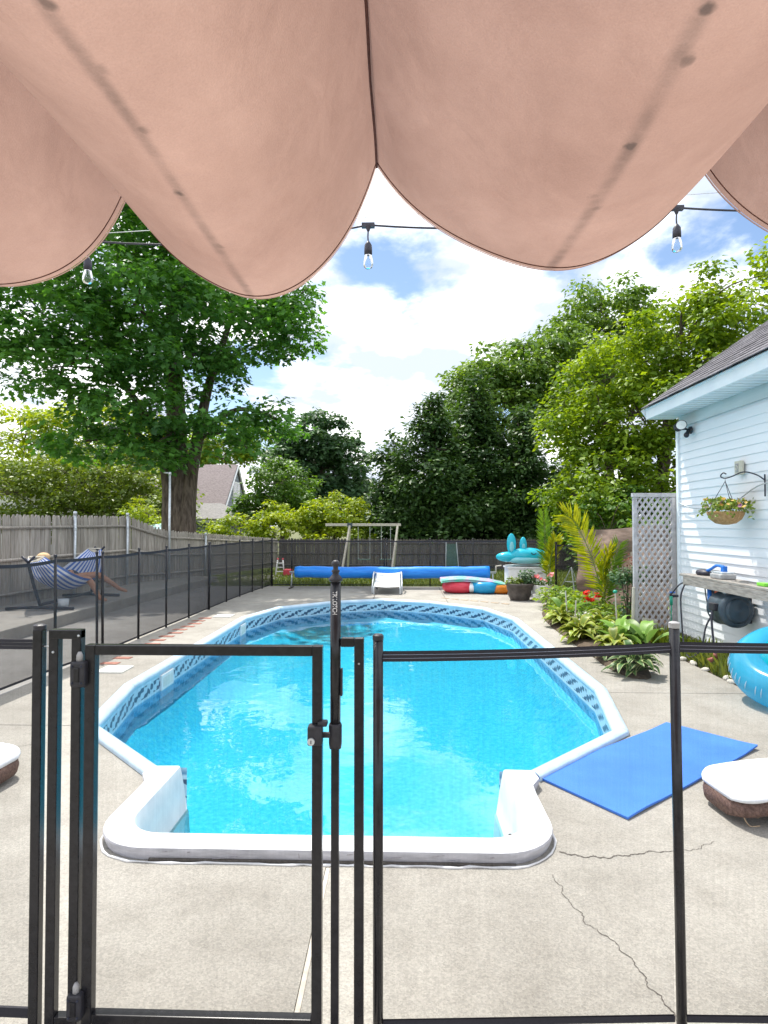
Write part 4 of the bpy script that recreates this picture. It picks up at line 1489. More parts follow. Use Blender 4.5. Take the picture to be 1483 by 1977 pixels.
    for v in me.vertices:       # wrap the print on to the tube (text runs downwards, its top faces right)
        tx, ty, tz = v.co
        arc = (ty - 0.0075) / 0.0167
        v.co = Vector((0.0168 * math.sin(arc), -0.0169 * math.cos(arc) - tz, 1.375 - tx * 0.80))
    me.materials.clear()
    me.materials.append(M['lettering'])
    link('lettering', me, p)
    # right fence
    f = thing('mesh_fence', 'black mesh fence panels with round post right of the gate', 'fence', (-0.073, GY, 0))
    MB().tube([(0, 0, 0), (0, 0, 1.226)], 0.0160, 18).build('post', 'black', f, smooth=True)
    MB().lathe([(0.0172, 1.222), (0.0172, 1.236), (0.012, 1.240)], 18).build('post_cap', 'blackplastic', f)
    x2 = 0.945
    MB().tube([(x2, 0.045, 0), (x2 - 0.011, 0.045, 1.262)], 0.0155, 18).build('post', 'black', f, smooth=True)
    MB().lathe([(0.0165, 1.256), (0.0165, 1.272), (0.012, 1.275)], 18).build('post_cap', 'grey', f, loc=(x2 - 0.011, 0.045, 0))

    def tape_z(u, a, b):
        return lerp(a, b, u) - 0.006 * 4 * u * (1 - u)
    for (xa, ya, za), (xb, yb, zb) in (((0.012, 0, 1.186), (x2 - 0.022, 0.045, 1.210)), ((x2, 0.045, 1.212), (1.95, 0.06, 1.214))):
        MB().grid(lambda u, v: (lerp(xa, xb, u), lerp(ya, yb, u), lerp(0.05, tape_z(u, za, zb) - 0.034, v)), 12, 1).build('mesh_panel', 'mesh', f)
        for k in range(3):
            mb = MB()
            for s in (-1, 1):
                mb.grid(lambda u, v: (lerp(xa, xb, u), lerp(ya, yb, u) + 0.003 * s, tape_z(u, za, zb) - 0.0112 * k - 0.0098 * v), 12, 1)
            mb.build('tape', 'webbing', f)
        mb = MB()
        for s in (-1, 1):
            mb.grid(lambda u, v: (lerp(xa, xb, u), lerp(ya, yb, u) + 0.003 * s, 0.035 + 0.02 * v), 2, 1)
        mb.build('bottom_tape', 'webbing', f)
        mb = MB()
        for k in (1, 2):
            mb.tube([(lerp(xa, xb, i / 12), lerp(ya, yb, i / 12) - 0.0036, tape_z(i / 12, za, zb) - 0.0112 * k + 0.0008) for i in range(13)], 0.0007, 5)
        mb.build('tape_stitching', 'thread', f)


near_gate()


# ------------------------------------------------------------------ canopy overhead
def canopy():
    root = thing('shade_canopy', 'sand coloured fabric shade canopy hanging in deep swags overhead', 'canopy', (0, 0, 0))
    wires = [(-1.20, 2.33), (-0.575, 2.285), (-0.051, 2.33), (0.615, 2.318), (1.27, 2.32)]
    lows = [(-0.83, 2.052), (-0.304, 2.030), (0.303, 2.088), (0.93, 2.085)]
    y0, y1 = -1.7, 1.225
    cu = {}
    for i, (lx, lz) in enumerate(lows):
        (xa, za), (xb, zb) = wires[i], wires[i + 1]

        def sec(u):
            if u < 0.5:
                t = 1 - u * 2
                p = 2.0
                x = lerp(lx, xa, t)
                return x, lz + (za - lz) * (0.82 * t ** 1.55 + 0.18 * t ** 6)
            t = u * 2 - 1
            x = lerp(lx, xb, t)
            return x, lz + (zb - lz) * (0.74 * t ** 1.75 + 0.26 * t ** 6)

        def fn(u, v):
            x, z = sec(u)
            y = lerp(y0, y1, v)
            k = math.sin(math.pi * u)
            z += k * (0.006 * math.sin(y * 5 + i * 2 + u * 3) + 0.004 * math.sin(y * 13 + u * 9 + i))
            z += 0.012 * k * max(0, (y - y1 + 0.12) / 0.12)
            x += 0.004 * k * math.sin(y * 7 + i)
            y -= 0.03 * (1 - abs(2 * u - 1)) ** 2 * v
            return (x, y, z)
        MB().grid(fn, 48, 60, lambda u, v: (u, v * 2.9 + i * 1.37)).build('fabric_swag', 'canopy', root, smooth=True)
        # turned hem and its stitching
        mb = MB()

        def hem(u, v):
            x, y, z = fn(u, 1.0)
            return (x, y + 0.007 * math.sin(v * 2.2), z - 0.0015 + 0.004 * v)
        mb.grid(hem, 48, 3, lambda u, v: (0.2, 2.9 + 0.01 * v + i * 1.37)).build('hem', 'canopy', root, smooth=True)
        MB().tube([Vector(fn(k / 60, 0.9945)) + Vector((0, 0, -0.0012)) for k in range(61)], 0.0011, 6).build('hem_stitching', 'stitch', root)
    for i, (x, z) in enumerate(wires):
        MB().tube([(x, y0, z + 0.006), (x, y1 + 0.01, z + 0.006)], 0.0025, 6).build('support_wire', 'steel', root)
        if i == 2:
            MB().tube([(x + 0.0015 * math.sin(k), lerp(y0, y1, k / 60), z - 0.004) for k in range(61)], 0.0028, 6).build('seam', 'stitch', root)


canopy()


def string_lights():
    root = thing('string_lights', 'string of clear bulbs on a black cable hung beyond the canopy', 'string lights', (0, 2.0, 0))

    def cab(x):
        t = (x + 1.3) / 2.6
        return 2.535 + 0.155 * t - 0.02 * math.sin(math.pi * ((t * 2.4 + 0.56) % 1.0))
    bulbs = [-1.078, -0.112, 0.922]

    def cz(x):
        b = [-2.05] + bulbs + [1.95]
        for p, q in zip(b, b[1:]):
            if p <= x <= q:
                t = (x - p) / (q - p)
                return 2.605 + 0.042 * x - 0.035 * 4 * t * (1 - t)
        return 2.6
    xs = np.linspace(-1.9, 1.9, 150)
    MB().tube([(x, 0, cz(x)) for x in xs], 0.0034, 8).build('cable', 'hose', root, smooth=True)
    MB().tube([(-1.9, 0, 2.545), (0, 0, 2.632), (1.9, 0, 2.74)], 0.0012, 5).build('hanging_wire', 'steel', root)
    for x in bulbs:
        z = cz(x)
        b = thing('socket_drop', None, None, (x, 0, z))
        b.parent = root
        MB().box((0, 0, -0.002), (0.044, 0.016, 0.014)).tube([(0, 0, -0.004), (0, 0, -0.022)], [0.011, 0.004], 10).build('tee', 'hose', b)
        MB().tube([(0, 0, -0.02), (-0.001, 0, -0.04), (0, 0, -0.06)], 0.0026, 8).build('stem', 'hose', b)
        MB().lathe([(0.003, -0.055), (0.008, -0.062), (0.0125, -0.070), (0.0135, -0.085), (0.0135, -0.101)], 16).build('socket', 'hose', b, smooth=True)
        MB().lathe([(0.0115, -0.100), (0.0125, -0.108), (0.0155, -0.120), (0.0172, -0.131), (0.0165, -0.140), (0.0125, -0.147), (0.006, -0.1505), (0.001, -0.151)], 18).build('bulb', 'bulb', b, smooth=True)
        MB().tube([(0.003, 0, -0.10), (0.004, 0, -0.118), (-0.004, 0, -0.118), (-0.003, 0, -0.10)], 0.0005, 4).build('filament', 'steel', b)


string_lights()


# ------------------------------------------------------------------ pool house on the right
def house():
    wx, y0, y1, top = 3.80, 3.6, 8.30, 3.06
    root = thing('house', 'white vinyl sided house wall with grey shingle roof right of the pool', 'house', (wx, y0, 0))
    ln = y1 - y0
    # core walls (local coordinates, x grows into the house)
    MB().box((2.5, ln / 2, top / 2 - 0.02), (4.94, ln - 0.04, top)).build('wall', 'siding', root)
    mb = MB()
    e = 0.1016
    y_in = ln - 0.055
    mb.add([(-0.002, 0, 0.0), (-0.017, 0, 0.0), (-0.017, 0, 0.006), (-0.004, 0, e + 0.012), (-0.002, 0, e + 0.012),
            (-0.002, y_in, 0.0), (-0.017, y_in, 0.0), (-0.017, y_in, 0.006), (-0.004, y_in, e + 0.012), (-0.002, y_in, e + 0.012)],
           [(0, 1, 2, 3, 4), (9, 8, 7, 6, 5), (1, 0, 5, 6), (2, 1, 6, 7), (3, 2, 7, 8), (4, 3, 8, 9), (0, 4, 9, 5)])
    bd = mb.mesh('siding_board', 'siding')
    for k in range(27):
        link('siding_board', bd, root, (0.022, 0, 0.12 + k * e))
    MB().box((0.008, ln - 0.022, 1.53), (0.05, 0.062, 2.82)).build('corner_post', 'trim', root, bevel=0.004)
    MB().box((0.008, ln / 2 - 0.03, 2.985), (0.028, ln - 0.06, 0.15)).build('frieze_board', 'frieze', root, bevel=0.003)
    MB().box((0.03, ln / 2, 0.05), (0.06, ln - 0.01, 0.14)).build('foundation', 'patio', root)
    # eave
    ov = 0.36
    MB().box((-ov / 2 + 0.01, ln / 2 + 0.05, 3.067), (ov, ln + 0.14, 0.014)).build('soffit', 'trim', root)
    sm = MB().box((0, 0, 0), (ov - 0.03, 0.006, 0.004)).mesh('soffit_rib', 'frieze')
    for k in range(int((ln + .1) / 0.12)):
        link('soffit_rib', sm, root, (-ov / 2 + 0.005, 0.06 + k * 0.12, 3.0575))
    MB().box((-ov, ln / 2 + 0.05, 3.135), (0.02, ln + 0.16, 0.155)).build('fascia', 'trim', root, bevel=0.003)
    MB().box((-ov - 0.014, ln / 2 + 0.05, 3.205), (0.012, ln + 0.17, 0.022)).build('drip_edge', 'trim', root)
    # roof
    sl = 0.70
    rl = 2.95
    ang = math.atan(sl)
    ye = ln + 0.14
    x0, z0 = -ov - 0.03, 3.222
    mb = MB()
    L_ = rl / math.cos(ang)
    poly = [(x0, z0 - 0.02), (x0 + rl, z0 - 0.02 + rl * sl), (x0 + 2 * rl, z0 - 0.02)]
    mb.add([(a, 0, b) for a, b in poly] + [(a, ye, b) for a, b in poly], [(0, 1, 2), (5, 4, 3), (0, 3, 4, 1), (1, 4, 5, 2), (0, 2, 5, 3)])
    mb.build('roof_deck', 'trim', root)
    MB().box((x0 + rl / 2, ye + 0.012, z0 + rl * sl / 2 - 0.09), (L_, 0.022, 0.13), Matrix.Rotation(-ang, 3, 'Y')).build('rake_board', 'trim', root)
    rr = random.Random(4)
    rot = Matrix.Rotation(-ang, 4, 'Y')
    tab = MB().box((0.085, 0.145, 0.006), (0.20, 0.287, 0.011)).mesh('shingle', 'shingle')
    ncol = int(ye / 0.29)
    nrow = int(L_ / 0.15)
    rest = MB()
    cnt = 0
    for r_ in range(nrow):
        for c in range(ncol + 1):
            y = ye + 0.02 - 0.29 * (c + 1) + (0.145 if r_ % 2 else 0) - (0.145 if r_ % 2 else 0) * (c == 0)
            s = r_ * 0.15
            px_, pz = x0 - 0.02 + s * math.cos(ang), z0 - 0.006 + s * math.sin(ang)
            if cnt < 300:
                o = link('shingle', tab, root)
                o.matrix_local = Matrix.Translation((px_, y, pz + rr.uniform(0, .004))) @ rot @ Matrix.Rotation(0.045 + rr.uniform(-.01, .012), 4, 'Y')
                cnt += 1
            else:
                R3 = (rot @ Matrix.Rotation(0.045, 4, 'Y')).to_3x3()
                rest.box(Vector((px_, y, pz)) + R3 @ Vector((0.085, 0.145, 0.006)), (0.20, 0.287, 0.011), R3)
    if rest.v:
        tag(rest.build('shingles', 'shingle', root), kind='stuff')


house()


def wall_things():
    # flood light
    t = thing('flood_light', 'twin head black flood light under the eave at the house corner', 'light fixture', (3.78, 7.86, 2.84))
    MB().lathe([(0.05, 0), (0.05, 0.02), (0.03, 0.03)], 16).build('mount', 'blackplastic', t, smooth=True, rot=(0, -math.pi / 2, 0), loc=(0.0, 0, -0.02))
    h = MB().lathe([(0.026, 0), (0.034, 0.03), (0.062, 0.085), (0.068, 0.105)], 20).build('lamp_head', 'blackplastic', t, smooth=True, rot=(math.radians(78), 0, math.radians(-28)), loc=(-0.11, 0.02, 0.015))
    MB().lathe([(0.060, 0.1055), (0.030, 0.112), (0.002, 0.114)], 20, cap=False).build('lens', 'lens', h, smooth=True)
    MB().lathe([(0.026, 0), (0.034, 0.03), (0.055, 0.085), (0.060, 0.10)], 20).build('lamp_head', 'blackplastic', t, smooth=True, rot=(math.radians(62), 0, math.radians(150)), loc=(-0.13, 0.10, 0.0))
    MB().tube([(0, 0, -0.02), (-0.07, 0.02, 0.0), (-0.12, 0.05, 0.0)], 0.014, 8).build('arm', 'blackplastic', t, smooth=True)
    MB().sphere((-0.07, -0.02, -0.085), (0.034, 0.034, 0.038), 12, 8).tube([(-0.05, -0.01, -0.02), (-0.07, -0.02, -0.06)], 0.012, 8).build('motion_sensor', 'blackplastic', t, smooth=True)
    # outlet box
    t = thing('outlet_box', 'beige electrical outlet box above the hanging basket hook', 'outlet', (3.785, 6.74, 2.22))
    MB().box((-0.02, 0, 0), (0.045, 0.115, 0.155)).build('box', 'beige', t, bevel=0.008)
    MB().box((-0.045, 0, 0.0), (0.012, 0.055, 0.095)).build('cover', 'grey', t, bevel=0.006)
    MB().torus((-0.052, 0, 0), 0.022, 0.005, 20, 8, Matrix.Rotation(math.pi / 2, 3, 'Y')).build('socket_ring', 'beige', t)
    # bracket
    t = thing('plant_hook', 'scrolled black iron plant bracket on the white siding', 'bracket', (3.78, 6.30, 2.02))
    MB().tube([(0, 0, -0.14), (0, 0, 0.09)], 0.008, 8).build('wall_bar', 'iron', t)
    arm = bez([(0, 0, 0.03), (-0.05, 0.06, 0.09), (-0.12, 0.17, 0.13), (-0.19, 0.27, 0.09), (-0.235, 0.33, 0.075), (-0.26, 0.365, 0.10), (-0.24, 0.35, 0.135), (-0.22, 0.325, 0.12)], 6)
    MB().tube(arm, 0.007, 8).build('arm', 'iron', t, smooth=True)
    # cable across the siding
    tag(MB().tube(bez([(3.77, 8.2, 1.88), (3.768, 7.8, 1.80), (3.768, 7.2, 1.79), (3.768, 6.8, 1.86), (3.766, 6.31, 2.01), (3.768, 5.7, 1.98), (3.768, 5.0, 2.0)], 8), 0.008, 8).build('wall_cable', 'steel', smooth=True),
        'grey cable sagging across the siding to the plant bracket', 'cable')
    # hanging basket
    bx, by, bz = 3.545, 6.62, 1.70
    t = thing('hanging_basket', 'coir lined hanging basket full of orange and purple petunias', 'hanging basket', (bx, by, bz))
    MB().lathe([(0.03, -0.115), (0.10, -0.10), (0.155, -0.055), (0.182, 0.0), (0.185, 0.03), (0.165, 0.03), (0.10, -0.01)], 28).build('bowl', 'coir', t, smooth=True)
    for k in range(3):
        a = 2 * math.pi * k / 3 + 0.4
        MB().tube([(0.18 * math.cos(a), 0.18 * math.sin(a), 0.03), (0, 0, 0.36), (0, 0, 0.40)], 0.0035, 6).build('chain', 'iron', t)
    rng = np.random.default_rng(3)
    n = 420
    a = rng.random(n) * 6.283
    r = 0.27 * rng.random(n) ** 0.6
    pos = np.stack([r * np.cos(a) * 0.95, r * np.sin(a) * 1.05, 0.05 + 0.11 * rng.random(n) - 1.6 * np.maximum(0, r - 0.17) * rng.random(n)], 1)
    out = np.stack([np.cos(a), np.sin(a), 0.5 + 0 * a], 1)
    tag(link('foliage', leaf_mesh('foliage', pos, out + rng.normal(size=(n, 3)) * .6, out + rng.normal(size=(n, 3)) * .6, 0.05 * rng.uniform(.6, 1.3, n), rng.random(n), KITE, 'olive'), t), kind='stuff')
    fl = [(0.22 * math.cos(q) * random.uniform(.3, 1.2), 0.25 * math.sin(q) * random.uniform(.3, 1.2), random.uniform(0.06, 0.17)) for q in np.linspace(0, 40, 46)]
    flowers(t, fl, 0.026, 'mixed_flower', 21)
    # shelf
    t = thing('wall_shelf', 'weathered plank work shelf fixed along the white siding', 'shelf', (3.76, 7.48, 0.985))
    ln = 3.0
    for k in range(3):
        MB().box((-0.285 + 0.095 * k, -ln / 2, -0.013), (0.088, ln, 0.026)).build('plank', 'greywood', t, bevel=0.004)
    MB().box((-0.318, -ln / 2 - 0.06, -0.076), (0.026, ln - 0.1, 0.095)).build('front_board', 'greywood', t, bevel=0.004)
    MB().box((-0.16, -0.06, -0.085), (0.29, 0.026, 0.115)).build('end_board', 'greywood', t, bevel=0.004)
    MB().tube([(-0.30, -0.85, -0.09), (-0.02, -0.9, -0.33)], 0.014, 6).build('brace', 'whiteplastic', t)
    # things on the shelf
    t = thing('pool_vacuum', 'blue handled pool vacuum head lying on the work shelf', 'vacuum head', (3.60, 7.22, 0.985))
    MB().sphere((0, 0.0, 0.03), (0.075, 0.13, 0.045), 16, 8).build('head', 'hose', t, smooth=True)
    MB().tube(bez([(0.0, -0.06, 0.05), (0.0, -0.17, 0.085), (-0.01, -0.32, 0.135), (-0.01, -0.46, 0.13)], 6), 0.017, 10).build('handle', 'blueplastic', t, smooth=True)
    MB().box((-0.01, -0.47, 0.105), (0.05, 0.055, 0.07)).build('socket', 'blueplastic', t, bevel=0.008)
    t = thing('tool_case', 'small grey plastic case on the work shelf', 'case', (3.56, 6.72, 0.985))
    MB().box((0, 0, 0.03), (0.17, 0.24, 0.058)).build('body', 'grey', t, bevel=0.018, seg=3)
    MB().box((0, 0, 0.068), (0.13, 0.20, 0.02)).build('lid', 'steel', t, bevel=0.008)
    tag(MB().box((3.53, 5.92, 1.003), (0.07, 0.13, 0.034)).build('sponge', 'lime', bevel=0.008), 'lime green sponge on the work shelf', 'sponge')
    tag(MB().box((3.62, 5.83, 1.007), (0.07, 0.10, 0.042)).build('blue_block', 'blueplastic', bevel=0.008), 'small blue block beside the green sponge', 'block')
    # hanging net with toys
    t = thing('toy_net', 'mesh bag with blue and orange pool toys hanging under the shelf', 'toy bag', (3.58, 7.02, 0.86))
    MB().tube(bez([(0, 0.14, 0.02), (0, 0.10, -0.15), (0, -0.02, -0.33), (0, -0.10, -0.15), (0, -0.13, 0.02)], 5), 0.007, 6).build('net_cord', 'hose', t, smooth=True)
    MB().tube([(0, 0.02, 0.0), (0, 0.02, -0.26)], [0.03, 0.026], 12).build('blue_toy', 'blueplastic', t, smooth=True)
    MB().tube([(0.02, -0.05, 0.01), (0.02, -0.05, -0.25)], [0.035, 0.03], 12).build('dark_toy', 'hose', t, smooth=True)
    o = MB().box((0.02, -0.16, -0.10), (0.08, 0.10, 0.23)).build('orange_toy', 'orange', t, bevel=0.015)
    MB().box((0.02, -0.16, -0.235), (0.082, 0.102, 0.035)).build('end_cap', 'blueplastic', o, bevel=0.008)
    # hose reel
    t = thing('hose_reel', 'slate grey wall mounted hose reel below the work shelf', 'hose reel', (3.78, 6.62, 0.665))
    rot = Euler((math.pi / 2, 0, 0)).to_matrix()
    prof = [(0.02, -0.17), (0.15, -0.17), (0.178, -0.155), (0.185, -0.13), (0.178, -0.125), (0.178, 0.10), (0.185, 0.105), (0.182, 0.135), (0.15, 0.155), (0.02, 0.155)]
    MB().lathe(prof, 32).build('drum_case', 'reel', t, smooth=True, rot=(math.pi / 2, 0, 0), loc=(-0.20, 0.0, 0))
    MB().lathe([(0.02, 0.158), (0.13, 0.158), (0.135, 0.163), (0.10, 0.172), (0.045, 0.172), (0.03, 0.185), (0.005, 0.188)], 28).build('side_cap', 'reel', t, smooth=True, rot=(math.pi / 2, 0, 0), loc=(-0.20, 0.0, 0))
    MB().box((-0.02, 0.0, 0), (0.05, 0.12, 0.30)).build('wall_plate', 'blackplastic', t, bevel=0.01)
    MB().box((-0.385, -0.02, 0.03), (0.06, 0.12, 0.08)).build('hose_guide', 'blackplastic', t, bevel=0.012)
    MB().box((-0.384, 0.05, -0.055), (0.006, 0.05, 0.014)).build('badge', 'lettering', t)
    tag(MB().tube(bez([(3.385, 6.60, 0.69), (3.36, 6.58, 0.55), (3.37, 6.56, 0.30), (3.38, 6.55, 0.18)], 6), 0.012, 8).build('garden_hose', 'hose', smooth=True),
        'dark hose end hanging straight down from the hose reel', 'hose')
    MBn = MB().tube([(3.38, 6.55, 0.19), (3.38, 6.55, 0.10)], [0.024, 0.02], 12)
    t2 = thing('spray_nozzle', 'rust red spray nozzle at the end of the hanging hose', 'nozzle', (3.38, 6.55, 0.14))
    MB().tube([(0, 0, 0.06), (0, 0, 0.0)], [0.02, 0.022], 12).build('grip', 'rust', t2, smooth=True)
    MB().tube([(0, 0, 0.01), (-0.06, 0.03, -0.03)], [0.02, 0.028], 12).build('spout', 'rust', t2, smooth=True)
    tag(MB().tube(bez([(3.46, 7.40, 0.86), (3.42, 7.42, 0.70), (3.42, 7.40, 0.40), (3.42, 7.36, 0.16), (3.36, 7.15, 0.05), (3.34, 6.95, 0.08), (3.36, 6.80, 0.22), (3.40, 6.78, 0.45), (3.48, 6.76, 0.62)], 8), 0.010, 8).build('garden_hose', 'hose', smooth=True),
        'looped hose drooping from the shelf end to the hose reel', 'hose')
    t = thing('hose_tap', 'tap with blue handle and green connector at the lattice post', 'tap', (3.70, 8.22, 0.62))
    MB().tube([(0.05, 0, 0), (-0.06, -0.02, 0)], 0.018, 10).build('body', 'iron', t, smooth=True)
    MB().tube([(-0.05, -0.02, 0), (-0.05, -0.03, -0.12)], [0.022, 0.018], 10).build('connector', 'green', t, smooth=True)
    MB().torus((-0.03, -0.02, 0.05), 0.03, 0.008, 16, 8).build('handle', 'blueplastic', t, smooth=True)
    MB().tube(bez([(-0.05, -0.03, -0.12), (-0.06, -0.04, -0.35), (-0.05, -0.05, -0.60)], 4), 0.007, 6).build('pipe', 'green', t, smooth=True)
    MB().tube(bez([(-0.05, -0.02, 0.02), (-0.05, -0.25, 0.17), (-0.14, -0.62, 0.25)], 6), 0.009, 8).build('supply_hose', 'hose', t, smooth=True)
    t = thing('wall_hook', 'rusty metal double hook on the siding below the shelf', 'hook', (3.775, 6.12, 0.82))
    MB().box((-0.006, 0, 0), (0.012, 0.075, 0.14)).build('plate', 'rust', t, bevel=0.002)
    for s in (-1, 1):
        MB().tube([(-0.01, s * 0.022, -0.04), (-0.045, s * 0.022, -0.05), (-0.05, s * 0.022, -0.01)], 0.006, 6).build('prong', 'iron', t)


def flowers(root, pts, r, mt, seed, name='blossom'):
    """each blossom a five petalled part"""
    rng = np.random.default_rng(seed)
    ang = np.linspace(0, 2 * math.pi, 6)[:-1]
    ms = []
    for q in range(3):
        dr = np.stack([np.cos(ang), np.sin(ang), 0.25 + 0 * ang], 1)
        nr = np.stack([-0.4 * np.cos(ang), -0.4 * np.sin(ang), 1 + 0 * ang], 1)
        ms.append(leaf_mesh(name, np.zeros((5, 3)), nr, dr, np.full(5, r), np.full(5, [0.1, 0.9, 0.95][q]) + rng.uniform(-.1, .1, 5), PETAL, mt))
    for p in pts:
        o = link(name, ms[rng.integers(3)], root, p)
        o.rotation_euler = (rng.uniform(-.9, .9), rng.uniform(-.9, .9), rng.uniform(0, 6))
        o.scale = (rng.uniform(.7, 1.3),) * 3


wall_things()


def lattice():
    t = thing('lattice_screen', 'grey white diagonal lattice panel standing at the house corner', 'lattice', (3.24, 8.42, 0.0))
    W, H0, H1 = 0.55, 0.10, 1.965
    for x in (0.02, W - 0.0):
        MB().box((x, 0, H1 / 2 + 0.005), (0.055, 0.05, H1)).build('side_rail', 'lattice', t, bevel=0.004)
    MB().box((W / 2 + 0.01, -0.0, H1 + 0.035), (W + 0.06, 0.06, 0.055)).build('top_rail', 'lattice', t, bevel=0.004)
    MB().box((W / 2 + 0.01, 0, H0), (W - 0.04, 0.045, 0.05)).build('bottom_rail', 'lattice', t, bevel=0.004)
    x0, x1, z0, z1 = 0.045, W - 0.025, H0 + 0.02, H1 + 0.01
    w = 0.028
    sp = 0.125
    for s, yy in ((1, -0.008), (-1, 0.006)):
        k = -30
        while k < 40:
            # slat centre line: z = z0 + s*(x-x0)*1.0 + k*sp
            c = z0 + k * sp
            k += 1
            pts = []
            for x in (x0, x1):
                pts.append((x, c + s * (x - x0) * 1.5))
            (xa, za), (xb, zb) = pts
            m = s * 1.5
            if za < z0:
                if m <= 0:
                    continue
                xa, za = x0 + (z0 - c) / m, z0
            if za > z1:
                if m >= 0:
                    continue
                xa, za = x0 + (z1 - c) / m, z1
            if zb > z1:
                if m <= 0:
                    continue
                xb, zb = x0 + (z1 - c) / m, z1
            if zb < z0:
                if m >= 0:
                    continue
                xb, zb = x0 + (z0 - c) / m, z0
            ln = math.hypot(xb - xa, zb - za)
            if xb - xa < 0.02 or xa < x0 - 1e-4 or xb > x1 + 1e-4:
                continue
            MB().box((0, 0, 0), (ln, 0.0105, w)).build('slat', 'lattice', t, loc=((xa + xb) / 2, yy, (za + zb) / 2), rot=(0, -math.atan2(zb - za, xb - xa), 0))
    # post between lattice and house
    tag(MB().box((3.845, 8.40, 1.0), (0.05, 0.07, 2.0)).build('lattice_post', 'oldwood', bevel=0.004), 'dark wooden post between the lattice panel and the house', 'post')
    # brown cloth screen beyond
    t = thing('cloth_screen', 'brown woven cloth screen stretched behind the flower bed', 'screen', (3.78, 8.6, 0))

    def fn(u, v):
        y = 4.3 * u
        h = lerp(1.56, 1.44, u) + 0.012 * math.sin(u * 9)
        return (0.03 * math.sin(y * 4 + v * 3) + 0.018 * math.sin(v * 17 + y * 1.5), y, 0.02 + v * h)
    MB().grid(fn, 60, 40).build('cloth', 'tarp', t, smooth=True)
    for y in (0.0, 1.45, 2.9, 4.3):
        MB().box((0.07, y, 0.7), (0.05, 0.05, 1.4)).build('stake', 'oldwood', t)
    # little bench end and pipe by the lattice foot
    t = thing('pipe_stub', 'white twin pipe stubs under a small board at the lattice foot', 'pipe', (3.36, 8.28, 0.0))
    for s in (-1, 1):
        MB().tube([(s * 0.045, 0.05, 0.13), (s * 0.045, -0.06, 0.12)], 0.042, 14).build('pipe', 'whiteplastic', t, smooth=True)
    MB().box((0.03, 0.0, 0.25), (0.20, 0.02, 0.10), Matrix.Rotation(0.18, 3, 'Y')).build('board', 'palewood', t, bevel=0.003)
    MB().box((0.125, 0.0, 0.12), (0.03, 0.02, 0.24)).build('upright', 'palewood', t, bevel=0.003)


lattice()


